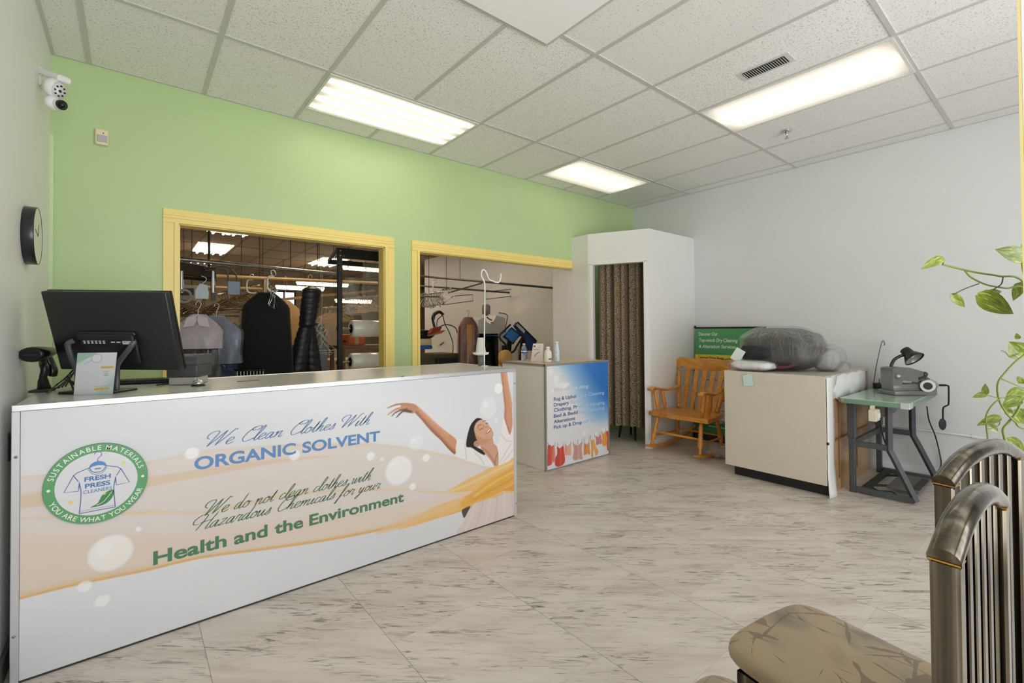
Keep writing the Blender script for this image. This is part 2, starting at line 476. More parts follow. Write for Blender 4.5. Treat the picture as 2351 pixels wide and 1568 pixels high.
class Paint:
    def __init__(s, xs, ys, base):
        s.xs, s.ys = np.array(xs), np.array(ys)
        s.X, s.Y = np.meshgrid(s.xs, s.ys)
        s.col = np.zeros(s.X.shape+(3,)); s.col[:] = np.array(s.hex(base))
    @staticmethod
    def hex(c):
        return tuple(int(c[i:i+2], 16)/255 for i in (0, 2, 4)) if isinstance(c, str) else tuple(c)
    def blend(s, a, c, sl=None):
        c = np.array(s.hex(c)) if not isinstance(c, np.ndarray) else c
        if sl is None: s.col += a[..., None]*(c-s.col)
        else: s.col[sl] += a[..., None]*(c-s.col[sl])
    def _win(s, P, m):
        P = np.array(P, float)
        i0, i1 = np.searchsorted(s.xs, [P[:, 0].min()-m, P[:, 0].max()+m]); j0, j1 = np.searchsorted(s.ys, [P[:, 1].min()-m, P[:, 1].max()+m])
        return (slice(j0, j1), slice(i0, i1))
    def poly(s, P, c, a=1.0, soft=.002, smooth=True):
        if smooth: P = catmull(P, 5, True)
        sl = s._win(P, soft*2)
        if s.X[sl].size == 0: return
        d = poly_sd(s.X[sl], s.Y[sl], P)
        s.blend(np.clip(.5-d/(2*soft), 0, 1)*a, c, sl)
    def line(s, P, wd, c, a=1.0, soft=.002, smooth=True, clip=None):
        if smooth and len(P) > 2:
            if hasattr(wd, '__len__'):
                Q = catmull([np.array((*p, q)) for p, q in zip(P, wd)], 5); P = [q[:2] for q in Q]; wd = [q[2] for q in Q]
            else: P = catmull([np.array(p) for p in P], 5)
        m = (max(wd) if hasattr(wd, '__len__') else wd)+soft*2
        sl = s._win(P, m)
        if s.X[sl].size == 0: return
        d = line_d(s.X[sl], s.Y[sl], P, wd)
        al = np.clip(.5-d/(2*soft), 0, 1)*a
        if clip is not None: al = al*np.clip(.5-poly_sd(s.X[sl], s.Y[sl], catmull(clip, 5, True))/.003, 0, 1)
        s.blend(al, c, sl)
    def bubble(s, c, r, a=.55):
        sl = s._win([(c[0]-r, c[1]-r), (c[0]+r, c[1]+r)], .01)
        d = np.hypot(s.X[sl]-c[0], s.Y[sl]-c[1])/r
        al = np.clip((1.03-d)/.06, 0, 1)*a
        s.blend(al*.8, 'E6E7E8', sl)
        s.blend(np.clip(1-np.abs(d-.95)/.08, 0, 1)*a*.45, 'C2C6CC', sl)
        hx = np.hypot(s.X[sl]-c[0]+.3*r, s.Y[sl]-c[1]-.3*r)/r
        s.blend(np.clip(1-hx/.4, 0, 1)*al, 'F4F4F4', sl)
    def mesh(s, name, O, U, V, m, parent=None, w=0.0, off=(0, 0, 0)):
        O, U, V = (np.array(q, float) for q in (O, U, V)); N = np.cross(U, V)
        G = O+s.X[..., None]*U+s.Y[..., None]*V+N*w-np.array(off, float)
        a, b = s.X.shape
        me = bpy.data.meshes.new(name)
        idx = np.arange(a*b).reshape(a, b)
        F = np.stack([idx[:-1, :-1], idx[:-1, 1:], idx[1:, 1:], idx[1:, :-1]], -1).reshape(-1, 4)
        me.from_pydata(G.reshape(-1, 3).tolist(), [], F.tolist())
        at = me.color_attributes.new('print', 'FLOAT_COLOR', 'POINT')
        c = np.clip(s.col.reshape(-1, 3), 0, 1)
        lc = np.where(c <= .04045, c/12.92, ((c+.055)/1.055)**2.4)
        at.data.foreach_set('color', np.concatenate([lc, np.ones((len(lc), 1))], 1).astype(np.float32).ravel())
        me.materials.append(m); me.update()
        o = bpy.data.objects.new(name, me); C.objects.link(o)
        if parent is not None: o.parent = parent
        return o
# ================================================================== THE SETTING
XL, XR, YW, YF, H = -0.39, 5.47, 3.96, -2.3, 3.05
WT = 0.10
white = mat('white_wall_paint', 'E6E6E4', .42, noise=.02, nscale=1.5)
green = mat('green_wall_paint', 'B8CF98', .38, noise=.03, nscale=1.2)
yellow = mat('yellow_gloss_paint', 'F2DC84', .35, noise=.02, nscale=4)
grey_wall = mat('grey_back_wall_paint', 'CFCBC8', .6, noise=.04, nscale=1.0)
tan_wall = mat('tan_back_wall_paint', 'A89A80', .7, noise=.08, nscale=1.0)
trim_white = mat('white_trim_paint', 'E9E9E8', .35)
black_pl = mat('black_plastic', '18191A', .35)
black_metal = mat('black_metal', '101011', .45, .3)
chrome = mat('chrome', 'C9C9C8', .22, 1.0)
alu = mat('aluminium', 'D4D5D6', .32, .85)
steel_grey = mat('grey_paint_steel', '4A4D50', .4, .1, noise=.1, nscale=12)
white_pl = mat('white_plastic', 'EDEDEC', .35)

# floor: square vinyl tiles in staggered columns, streaky marble print
def floor_material():
    m, n, l, b = nodemat('marble_vinyl_tile')
    t = n.new('ShaderNodeTexCoord'); s = n.new('ShaderNodeSeparateXYZ')
    l.new(t.outputs['Object'], s.inputs[0])
    A = .628
    u = math_node(n, l, 'DIVIDE', math_node(n, l, 'SUBTRACT', s.outputs['X'], .242), A)
    cu = math_node(n, l, 'FLOOR', u)
    par = math_node(n, l, 'FRACT', math_node(n, l, 'MULTIPLY', cu, .5))          # 0 or .5
    v = math_node(n, l, 'ADD', math_node(n, l, 'DIVIDE', math_node(n, l, 'SUBTRACT', s.outputs['Y'], .316), A), par)
    cv = math_node(n, l, 'FLOOR', v)
    def edge(q, wd):
        f = math_node(n, l, 'FRACT', q)
        e = math_node(n, l, 'MINIMUM', f, math_node(n, l, 'SUBTRACT', 1.0, f))
        return math_node(n, l, 'LESS_THAN', e, wd)
    eu = edge(u, .0021); ev = edge(v, .0014)
    joint = math_node(n, l, 'MAXIMUM', eu, math_node(n, l, 'MULTIPLY', ev, .45))
    idv = n.new('ShaderNodeCombineXYZ'); l.new(cu, idv.inputs[0]); l.new(cv, idv.inputs[1])
    wn = n.new('ShaderNodeTexWhiteNoise'); l.new(idv.outputs[0], wn.inputs['Vector'])
    # streaks run diagonally across every tile
    rot = n.new('ShaderNodeVectorRotate'); rot.inputs['Axis'].default_value = (0, 0, 1); rot.inputs['Angle'].default_value = math.radians(41)
    l.new(t.outputs['Object'], rot.inputs['Vector'])
    off = n.new('ShaderNodeVectorMath'); off.operation = 'MULTIPLY_ADD'
    l.new(wn.outputs['Color'], off.inputs[0]); off.inputs[1].default_value = (7, 7, 7); l.new(rot.outputs[0], off.inputs[2])
    def streak(sx_, sy_, det, dist, p0, p1, seed):
        mp = n.new('ShaderNodeMapping'); mp.inputs['Scale'].default_value = (sx_, sy_, 1); mp.inputs['Location'].default_value = (seed, seed*1.7, 0)
        l.new(off.outputs[0], mp.inputs[0])
        z = n.new('ShaderNodeTexNoise'); z.inputs['Scale'].default_value = 1; z.inputs['Detail'].default_value = det; z.inputs['Distortion'].default_value = dist; z.inputs['Roughness'].default_value = .62
        l.new(mp.outputs[0], z.inputs['Vector'])
        r = n.new('ShaderNodeMapRange'); r.inputs['From Min'].default_value = p0; r.inputs['From Max'].default_value = p1
        l.new(z.outputs['Fac'], r.inputs['Value'])
        return r.outputs[0]
    fine = streak(7, 42, 6, .9, .545, .64, 3.0)
    mask = streak(2.4, 7, 3, .4, .40, .58, 11.0)
    thin = streak(6, 70, 5, 1.3, .575, .64, 23.0)
    soft = streak(1.6, 9, 4, .5, .35, .75, 31.0)
    base = ramp(n, l, soft, [(0, 'DCD4CB'), (.55, 'D0C7BC'), (1, 'BAAEA2')])
    def mixc(f, a, c):
        x = n.new('ShaderNodeMix'); x.data_type = 'RGBA'
        if isinstance(f, (int, float)): x.inputs[0].default_value = f
        else: l.new(f, x.inputs[0])
        l.new(a, x.inputs[6])
        if isinstance(c, str): x.inputs[7].default_value = (*lin(c), 1)
        else: l.new(c, x.inputs[7])
        return x.outputs[2]
    c1 = mixc(math_node(n, l, 'MULTIPLY', math_node(n, l, 'MULTIPLY', fine, mask), .72), base, '6A625A')
    c2 = mixc(math_node(n, l, 'MULTIPLY', math_node(n, l, 'MULTIPLY', thin, mask), .8), c1, '453F3B')
    tint = n.new('ShaderNodeMapRange'); l.new(wn.outputs['Value'], tint.inputs['Value']); tint.inputs['To Min'].default_value = 0; tint.inputs['To Max'].default_value = .1
    c3 = mixc(tint.outputs[0], c2, 'A39B91')
    c4 = mixc(math_node(n, l, 'MULTIPLY', joint, .62), c3, '4E4844')
    l.new(c4, b.inputs['Base Color'])
    b.inputs['Roughness'].default_value = .34
    b.inputs['Specular IOR Level'].default_value = .4
    return m
mb = MB(); mb.bx(-4, 11, -2.5, 17.2, -.08, 0)
floor = struct(mb.build('floor', floor_material()))

# ceiling tiles
def ceiling_material(name, base, dark, speck='8C8A86'):
    m, n, l, b = nodemat(name)
    t = n.new('ShaderNodeTexCoord'); s = n.new('ShaderNodeSeparateXYZ'); l.new(t.outputs['Object'], s.inputs[0])
    A = .6096
    cu = math_node(n, l, 'FLOOR', math_node(n, l, 'DIVIDE', math_node(n, l, 'SUBTRACT', s.outputs['X'], 1.003), A))
    cv = math_node(n, l, 'FLOOR', math_node(n, l, 'DIVIDE', math_node(n, l, 'SUBTRACT', s.outputs['Y'], 3.0946), 2*A))
    iv = n.new('ShaderNodeCombineXYZ'); l.new(cu, iv.inputs[0]); l.new(cv, iv.inputs[1])
    wn = n.new('ShaderNodeTexWhiteNoise'); l.new(iv.outputs[0], wn.inputs['Vector'])
    z = n.new('ShaderNodeTexNoise'); z.inputs['Scale'].default_value = 105; z.inputs['Detail'].default_value = 2.5; z.inputs['Roughness'].default_value = .6
    l.new(t.outputs['Object'], z.inputs['Vector'])
    th = n.new('ShaderNodeMapRange'); l.new(wn.outputs['Value'], th.inputs['Value']); th.inputs['To Min'].default_value = .60; th.inputs['To Max'].default_value = .645
    sp = math_node(n, l, 'GREATER_THAN', z.outputs['Fac'], th.outputs[0])
    br = n.new('ShaderNodeMix'); br.data_type = 'RGBA'; l.new(wn.outputs['Value'], br.inputs[0])
    br.inputs[6].default_value = (*lin(base), 1); br.inputs[7].default_value = (*lin(dark), 1)
    mx = n.new('ShaderNodeMix'); mx.data_type = 'RGBA'; l.new(math_node(n, l, 'MULTIPLY', sp, .62), mx.inputs[0])
    l.new(br.outputs[2], mx.inputs[6]); mx.inputs[7].default_value = (*lin(speck), 1)
    l.new(mx.outputs[2], b.inputs['Base Color'])
    b.inputs['Roughness'].default_value = .85; b.inputs['Specular IOR Level'].default_value = .2
    return m
ceil_m = ceiling_material('acoustic_ceiling_tile', 'F3F3F1', 'EAEAE8', '9A9894')
back_ceil_m = ceiling_material('shade_tinted_ceiling_tile', 'A2917D', '988773', '7E6E5C')  # warm, dim back-room light put into the tile colour
mb = MB(); mb.bx(XL-.1, XR+.1, YF-.1, YW+.05, H, H+.06)
ceiling = struct(mb.build('ceiling', ceil_m))
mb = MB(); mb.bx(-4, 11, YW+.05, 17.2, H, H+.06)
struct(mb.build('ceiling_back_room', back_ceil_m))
# T-bar grid
grid_m = mat('ceiling_grid_metal', 'CBCBC8', .45, .1)
T = .6096; U0, V0 = 1.003, 3.0946
mb = MB()
def tx(x0, x1, y): mb.bx(x0, x1, y-.013, y+.013, H-.006, H+.002)
def ty(x, y0, y1): mb.bx(x-.013, x+.013, y0, y1, H-.0055, H+.002)
SKX, SKY_ = 1.897, 1.973
tx(XL, XR, V0)
for k in (-2, -4, -6):
    y = V0+k*T
    if k == -2: tx(XL, SKX-1.9, y); tx(SKX+.02, XR, y)
    else: tx(SKX+.02, XR, y); tx(XL, SKX-1.9, y)
tx(U0, U0+2*T, V0+T); tx(U0+4*T, U0+6*T, V0+T)
for k in range(-2, 8):
    x = U0+k*T
    if x < SKX: ty(x, SKY_+.013, YW)
    else: ty(x, YF, YW)
mb.bx(SKX-.004, SKX+.022, YF, SKY_+.022, H-.012, H+.002)
mb.bx(SKX-2.2, SKX-.0042, SKY_-.004, SKY_+.022, H-.012, H+.002)
for a in ((XL, XR, YW-.018, YW), (XL, XR, YF, YF+.018)): mb.bx(a[0], a[1], a[2], a[3], H-.004, H+.001)
for a in ((XL, XL+.018), (XR-.018, XR)): mb.bx(a[0], a[1], YF, YW, H-.0045, H+.001)
struct(mb.build('trim_1', grid_m))
mb = MB()
gb = mat('brown_grid_metal', '5A4E42', .6)  # back-room grid, browner and darker than the shop grid
for k in range(-2, 17): mb.bx(-4 if k % 1 else -2, 11, YW+.6+k*1.2192-.012, YW+.6+k*1.2192+.012, H-.006, H+.002) if YW+.6+k*1.2192 > 4.1 and YW+.6+k*1.2192 < 17 else None
for k in range(-4, 16): mb.bx(U0+k*T-.012, U0+k*T+.012, YW+.1, 17, H-.0055, H+.002)
struct(mb.build('trim_2', gb))
# smooth white panel let into the tile grid
mb = MB(); mb.bx(SKX-2.0, SKX-.004, YF+.05, SKY_-.004, H-.02, H+.002)
struct(mb.build('ceiling_white_panel', mat('smooth_white_panel', 'FAFAFB', .5)))

# walls
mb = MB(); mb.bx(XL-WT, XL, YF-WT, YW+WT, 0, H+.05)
struct(mb.build('wall_left', mat('white_paint_with_light', 'EEEEED', .42)))  # same white as elsewhere, lightened to make up for weaker light here
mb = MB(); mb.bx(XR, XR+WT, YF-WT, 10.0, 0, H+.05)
struct(mb.build('wall_right', mat('white_paint_with_shade', 'D9DADA', .45, noise=.02, nscale=1.5)))  # same white as elsewhere, greyed to tone down the strong daylight
O1L, O1R, O2L, O2R, OH = .245, 1.765, 2.10, 4.20, 2.10
mb = MB()
mb.bx(XL, O1L, YW, YW+WT, 0, H+.05); mb.bx(O1R, O2L, YW, YW+WT, 0, OH); mb.bx(4.281, XR, YW, YW+WT, 0, H+.05)
mb.bx(O1L, 4.281, YW, YW+WT, OH, H+.05)
struct(mb.build('wall_back', [green]))
# storefront wall behind the photographer: low sill, posts, open glazing
mb = MB()
mb.bx(XL, XR, YF-WT, YF, 0, .18); mb.bx(XL, XR, YF-WT, YF, 2.72, H+.05)
for x in (XL+.04, .95, 2.3): mb.bx(x-.04, x+.04, YF-WT, YF, .18, 2.72)
mb.bx(3.65, XR, YF-WT, YF, .18, 2.72)  # unseen solid bay, added to keep daylight off the right wall
struct(mb.build('wall_front', mat('storefront_frame', 'B9BABB', .4, .4)))
# back room walls
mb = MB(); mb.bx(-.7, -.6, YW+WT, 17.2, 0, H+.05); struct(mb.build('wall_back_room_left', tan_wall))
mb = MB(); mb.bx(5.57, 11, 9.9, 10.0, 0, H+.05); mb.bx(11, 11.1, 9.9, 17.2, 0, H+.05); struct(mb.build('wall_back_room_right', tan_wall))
# far wall with two bright windows
wl, wr, wz0, wz1 = 3.62, 4.35, 1.75, 2.72
mb = MB()
mb.bx(-.7, wl, 17.1, 17.2, 0, H+.05); mb.bx(wr, 11, 17.1, 17.2, 0, H+.05); mb.bx(wl, wr, 17.1, 17.2, 0, wz0); mb.bx(wl, wr, 17.1, 17.2, wz1, H+.05)
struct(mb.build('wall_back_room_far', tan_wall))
mb = MB(); mb.bx(wl, wr, 17.12, 17.14, wz0, wz1)
wn_ = mb.build('window_1', mat('bright_window_pane', 'E8F2FA', .3, emit='E8F2FA', estr=1.3))
struct(wn_)
mb = MB()
for x in (wl+.02, (wl+wr)/2, wr-.02): mb.bx(x-.02, x+.02, 17.06, 17.1, wz0, wz1)
for z in (wz0+.02, (wz0+wz1)/2, wz1-.02): mb.bx(wl, wr, 17.065, 17.1, z-.018, z+.018)
mb.build('window_frame', black_metal, wn_)

# yellow casings of the two openings
def casing(mb, x0, x1, z0, z1, vertical, side):
    # stepped profile: broad flat, a groove, and a narrow bead on the opening side
    if vertical:
        a, b_ = (x0, x1) if side > 0 else (x1, x0)       # a = outer edge, b_ = opening edge
        w = b_-a
        for f0, f1, y in ((0, .66, .016), (.66, .70, .011), (.70, 1.0, .022)):
            lo, hi = sorted((a+w*f0, a+w*f1)); mb.bx(lo, hi, YW-y, YW+.001, z0, z1)
    else:
        for f0, f1, y in ((0, .30, .022), (.30, .34, .011), (.34, .52, .018), (.52, .56, .011), (.56, 1.0, .016)):
            mb.bx(x0, x1, YW-y, YW+.001, z0+(z1-z0)*f0, z0+(z1-z0)*f1)
cw = .084
mb = MB()
casing(mb, O1L-cw, O1L+.005, 0, OH-.005, True, 1); casing(mb, O1R-.005, O1R+cw, 0, OH-.005, True, -1); casing(mb, O1L-cw, O1R+cw, OH-.005, OH+.09, False, 1)
mb.bx(O1L-.001, O1L+.012, YW, YW+WT+.01, 0, OH); mb.bx(O1R-.012, O1R+.001, YW, YW+WT+.01, 0, OH); mb.bx(O1L, O1R, YW, YW+WT+.01, OH-.012, OH+.001)
struct(mb.build('door_1', yellow))
mb = MB()
casing(mb, O2L-cw+.01, O2L+.005, 0, OH-.005, True, 1); casing(mb, O2L-cw+.01, 4.196, OH-.005, OH+.09, False, 1)
mb.bx(O2L-.001, O2L+.012, YW, YW+WT+.01, 0, OH); mb.bx(O2L, 4.196, YW, YW+WT+.01, OH-.012, OH+.001)
struct(mb.build('door_2', yellow))

# fitting booth in the corner: side wall, angled doorway, front wall
BT = 2.475; P0 = np.array([4.20, 3.69]); P1 = np.array([4.505, 3.05])
fd = (P1-P0); FL = np.linalg.norm(fd); fd = fd/FL; fn = np.array([fd[1], -fd[0]])       # fn points out to the room
if np.dot(fn, -P0) < 0: fn = -fn
mb = MB()
mb.bx(4.20, 4.28, P0[1], YW-.001, 0, BT); mb.bx(4.20, 4.28, YW+WT+.001, 4.29, 0, BT+.4)
mb.bx(4.20, 4.28, YW, YW+WT, 0, OH-.013)
mb.bx(P1[0], XR, 3.05, 3.13, 0, BT)
def fpiece(a, b_, z0, z1, th=.08, out=0.0):
    q0 = P0+fd*a+fn*out; q1 = P0+fd*b_+fn*out
    c = (q0+q1)/2-fn*th/2
    R = np.stack([[fd[0], fd[1], 0], [-fn[0], -fn[1], 0], [0, 0, 1]], 1)
    mb.box((c[0], c[1], (z0+z1)/2), (b_-a, th, z1-z0), R)
DO0, DO1, DOZ = .055, FL-.06, 2.115
fpiece(0, DO0, 0, BT); fpiece(DO1, FL, 0, BT); fpiece(DO0, DO1, DOZ, BT)
struct(mb.build('wall_booth', white))
mb = MB()
fpiece(DO0-.035, DO0+.004, 0, DOZ+.0, .09, .008); fpiece(DO1-.004, DO1+.035, 0, DOZ, .09, .008); fpiece(DO0-.035, DO1+.035, DOZ-.012, DOZ+.03, .09, .008)
struct(mb.build('trim_3', trim_white))
# baseboards
mb = MB()
mb.bx(P1[0]-.012, XR-.001, 3.05-.014, 3.05, 0, .10); fpiece(DO1+.036, FL+.012, 0, .10, .09, .014)
struct(mb.build('baseboard_booth', trim_white))
mb = MB(); mb.bx(XR-.014, XR, YF, 3.03, 0, .09); struct(mb.build('baseboard_right', trim_white))
mb = MB(); mb.bx(XL, XL+.014, YF, YW, 0, .09); struct(mb.build('baseboard_left', mat('dark_baseboard', '55504C', .5)))
# conduit along the right wall
mb = MB(); mb.tube([(XR-.012, -.9, .40), (XR-.012, .95, .425), (XR-.012, 1.24, .43)], .011, 8)
mb.tube([(XR-.012, .52, .418), (XR-.012, .58, .419)], .016, 8)
struct(mb.build('trim_4', white))
# white window post with a yellow edge at the right
mb = MB(); mb.bx(1.852, 1.99, -.12, .085, 0, H); mb.bx(1.852, 1.868, .0855, .092, 0, H, mi=1); mb.bx(1.868, 1.99, .085, .09, 0, H)
struct(mb.build('trim_5', [trim_white, mat('pale_yellow_edge', 'E6D68F', .4)]))

# ------------------------------------------------------------------ ceiling lamps
def lens_material(name, col, strength, waves, axis, phase, low):
    m = bpy.data.materials.new(name); m.use_nodes = True
    n = m.node_tree.nodes; l = m.node_tree.links
    b = n['Principled BSDF']
    t = n.new('ShaderNodeTexCoord'); s = n.new('ShaderNodeSeparateXYZ'); l.new(t.outputs['Object'], s.inputs[0])
    a = math_node(n, l, 'MULTIPLY', s.outputs[axis], 2*math.pi*waves/.58)
    c = math_node(n, l, 'COSINE', math_node(n, l, 'ADD', a, phase))
    c = math_node(n, l, 'POWER', math_node(n, l, 'MULTIPLY_ADD', c, .5, .5), 2.2)
    e = n.new('ShaderNodeMapRange'); l.new(c, e.inputs['Value']); e.inputs['From Min'].default_value = 0; e.inputs['To Min'].default_value = strength*low; e.inputs['To Max'].default_value = strength
    o = 'Y' if axis == 'X' else 'X'
    # the tubes end short of the lens ends
    ends = n.new('ShaderNodeMapRange'); l.new(math_node(n, l, 'ABSOLUTE', s.outputs[o]), ends.inputs['Value'])
    ends.inputs['From Min'].default_value = .50; ends.inputs['From Max'].default_value = .6; ends.inputs['To Min'].default_value = 1; ends.inputs['To Max'].default_value = .35
    sides = n.new('ShaderNodeMapRange'); l.new(math_node(n, l, 'ABSOLUTE', s.outputs[axis]), sides.inputs['Value'])
    sides.inputs['From Min'].default_value = .2; sides.inputs['From Max'].default_value = .3; sides.inputs['To Min'].default_value = 1; sides.inputs['To Max'].default_value = .35
    l.new(math_node(n, l, 'MULTIPLY', math_node(n, l, 'MULTIPLY', e.outputs[0], ends.outputs[0]), sides.outputs[0]), b.inputs['Emission Strength'])
    b.inputs['Emission Color'].default_value = (*lin(col), 1)
    b.inputs['Base Color'].default_value = (.45, .44, .40, 1); b.inputs['Roughness'].default_value = .4
    return m
lens_x = lens_material('lamp_lens_striped', 'FFF4E0', LAMP_STRENGTH, 4, 'Y', math.pi, .18)
lens_y = lens_material('lamp_lens_soft', 'FFF5E4', LAMP_STRENGTH*.34, 1, 'X', 0, .5)
lens_z = lens_material('lamp_lens_even', 'FFF4E2', LAMP_STRENGTH*.30, 1, 'Y', 0, .6)
lamp_frame_m = mat('lamp_frame', 'E4E2DC', .4)
def ceiling_lamp(label, x0, x1, y0, y1, lens, group='recessed ceiling lamps of the shop'):
    cx, cy = (x0+x1)/2, (y0+y1)/2
    t = thing('ceiling_light', label, 'ceiling light', (cx, cy, H), 0, group)
    a, b_ = (x1-x0)/2, (y1-y0)/2
    m = MB()
    for s in (-1, 1):
        m.bx(s*(a-.008)-.008, s*(a-.008)+.008, -b_, b_, -.012, .0); m.bx(-a+.0162, a-.0162, s*(b_-.008)-.008, s*(b_-.008)+.008, -.0118, .0)
    m.build('frame', lamp_frame_m, t)
    m = MB(); m.bx(-a+.012, a-.012, -b_+.012, b_-.012, -.009, -.002)
    m.build('lens', lens, t)
    return t
ceiling_lamp('ceiling light with glowing tube stripes above the left yellow opening', 1.009, 2.212, 3.106, 3.710, lens_x)
ceiling_lamp('large ceiling light beside the air vent, long side toward the window', 3.447, 4.041, .663, 1.868, lens_y)
ceiling_lamp('far ceiling light above the corner fitting booth', 3.459, 4.652, 3.120, 3.716, lens_z)

# air vent
t = thing('ceiling_vent', 'white louvred air vent in the ceiling beside the large light', 'vent', (3.205, 1.275, H))
m = MB(); m.bx(-.07, .07, -.16, .16, -.004, -.0005); m.build('faceplate', mat('vent_plate', 'D5D5D2', .4), t)
m = MB(); m.bx(-.047, .047, -.13, .13, -.0055, -.003); m.build('backing', mat('vent_dark', '2B2A28', .8), t)
sl0 = None
for k in range(18):
    y = -.122+k*.0143
    m = MB(); m.box((0, y, -.010), (.094, .0075, .002), np.array(Matrix.Rotation(math.radians(38), 3, 'X')))
    m.build('slat', mat('vent_slat', 'C9C9C6', .4), t)
# sprinkler head
t = thing('sprinkler', 'small chrome fire sprinkler head hanging from the ceiling tiles', 'sprinkler', (4.382, 1.575, H))
m = MB(); m.lathe([(.0, -.001), (.042, -.001), (.038, -.008), (.0, -.008)][::-1], 20); m.build('escutcheon', alu, t)
m = MB(); m.lathe([(.009, -.05), (.012, -.03), (.014, -.008)], 12); m.tube([(-.016, 0, -.03), (-.018, 0, -.05), (0, 0, -.066), (.018, 0, -.05), (.016, 0, -.03)], .003, 6); m.build('body', chrome, t)
m = MB(); m.lathe([(.0, -.070), (.017, -.069), (.017, -.066), (.0, -.065)], 14); m.build('deflector', chrome, t)

# back-room lamps: open troffers with bare tubes
tube_m = mat('lit_tube', 'FFF6E0', .4, emit='FFF8EA', estr=BACK_LAMP_STRENGTH)
troffer_m = mat('troffer_white', 'F2E6CF', .5, emit='FFEBC4', estr=BACK_LAMP_STRENGTH*.12)
def troffer(label, x0, x1, y0, y1, z=H):
    t = thing('ceiling_light', label, 'ceiling light', ((x0+x1)/2, (y0+y1)/2, z), 0, 'bare tube lights of the back room')
    a, b_ = (x1-x0)/2, (y1-y0)/2
    m = MB(); m.bx(-a, a, -b_, b_, -.02, -.001); m.build('housing', troffer_m, t)
    for k in range(4):
        x = -a+.085+k*(2*a-.17)/3
        m = MB(); m.tube([(x, -b_+.05, -.045), (x, b_-.05, -.045)], .019, 8); m.build('tube', tube_m, t)
    m = MB(); m.bx(-.03, .03, -b_+.03, b_-.03, -.05, -.02); m.build('ballast_cover', troffer_m, t)
troffer('back room tube light nearest the top of the left yellow frame', .96, 1.57, 8.05, 9.24)
troffer('bare four-tube light above the clothes rail in the back room', .96, 1.55, 10.50, 11.72)
troffer('small far tube light seen above the chrome rail', 1.0, 1.56, 13.0, 13.4)
troffer('farthest small tube light, just under the chrome rail', 1.0, 1.58, 14.3, 15.3)
troffer('added unseen tube light above the pressing corner behind the right opening', 3.4, 4.0, 6.0, 7.2)  # added to light the clothes, hidden above the opening
troffer('added tube light over the middle of the back room', 3.4, 4.0, 11.0, 12.2)  # added to light the clothes deeper in the room
troffer('added unseen tube light just behind the wall between the openings', 1.6, 2.2, 5.2, 6.4)  # added to brighten the back room, hidden above the openings
def strip_light(label, p, L):
    t = thing('strip_light', label, 'strip light', p, 0, 'hanging strip lights far in the back room')
    m = MB(); m.bx(-L/2, L/2, -.06, .06, .02, .07); m.build('housing', troffer_m, t)
    for s in (-.03, .03):
        m = MB(); m.tube([(-L/2+.02, s, 0), (L/2-.02, s, 0)], .018, 8); m.build('tube', tube_m, t)
    m = MB()
    for s in (-1, 1): m.tube([(s*L*.35, 0, .07), (s*L*.35, 0, H-p[2])], .006, 6)
    m.build('hanger_rod', black_metal, t)
for lab, px, py, Y, L in (('hanging strip light just left of the black film stand post', 742, 655, 12.5, 1.3), ('hanging strip light above the puffer jacket', 690, 664, 12.0, 1.1), ('hanging strip light behind the film stand, higher one', 845, 621, 10.8, 1.2), ('hanging strip light behind the film stand, lower one', 812, 694, 11.5, .9)):
    strip_light(lab, onY(px, py, Y), L)
# ================================================================== SERVICE COUNTER
def dh(c, k=1.16):
    """surface colour from the colour seen in the room's light"""
    c = Paint.hex(c); o = []
    for x in c:
        y = (x/12.92 if x <= .04045 else ((x+.055)/1.055)**2.4)*k
        y = min(y, .92); o.append(12.92*y if y < .0031308 else 1.055*y**(1/2.4)-.055)
    return tuple(o)
CX0, CX1, CY0, CY1, CH = -.352, 2.150, 2.59, 3.33, 1.06
ctr = thing('service_counter', 'long white service counter printed with lettering, a round badge and a woman', 'counter', ((CX0+CX1)/2, (CY0+CY1)/2, 0))
off = tuple(ctr.location)
mb = MB(off); mb.bx(CX0+.004, CX1-.004, CY0+.012, CY1, 0.004, CH-.02)
mb.build('body', mat('counter_laminate', 'E2E1E0', .4), ctr)
mb = MB(off); mb.bx(CX0, CX1, CY0+.012, CY1+.01, CH-.02, CH, .002); 
top_m = mat('counter_top_gloss', dh('C4C1BD'), .24, coat=.15, noise=.03, nscale=3)
mb.build('countertop', top_m, ctr)
mb = MB(off)
mb.bx(CX0-.004, CX1+.004, CY0-.004, CY0+.014, CH-.022, CH+.003, .002); mb.bx(CX1-.012, CX1+.004, CY0, CY1+.012, CH-.022, CH+.003, .002); mb.bx(CX0-.004, CX1+.004, CY1+.004, CY1+.014, CH-.022, CH+.003, .002)
mb.build('edge_trim', alu, ctr)
mb = MB(off)
mb.bx(CX0-.004, CX0+.020, CY0-.004, CY0+.012, 0, CH-.022, .002); mb.bx(CX1-.022, CX1+.004, CY0-.004, CY0+.012, 0, CH-.022, .002); mb.bx(CX1-.004, CX1+.004, CY0+.012, CY1, 0, CH-.022, .001)
mb.build('corner_trim', mat('silver_trim', 'CFCFD2', .4, .35), ctr)
mb = MB(off); mb.bx(CX0, CX1, CY0-.002, CY0+.004, 0, .008); mb.build('bottom_seal', mat('dark_seal', '3A3836', .7), ctr)
screw_m = mat('screw_steel', '9FA0A2', .35, .8)
for q in ((127, 921), (622, 886), (924, 864), (36, 1050), (31, 1463), (1182, 880), (1186, 1156)):
    p = onY(q[0], q[1], CY0-.006)
    m = MB(off); m.lathe([(.0, .004), (.005, .002), (.0055, 0)][::-1], 10, (p[0], CY0-.004, p[2]), np.array([[1, 0, 0], [0, 0, -1], [0, 1, 0]])); m.build('screw', screw_m, ctr)

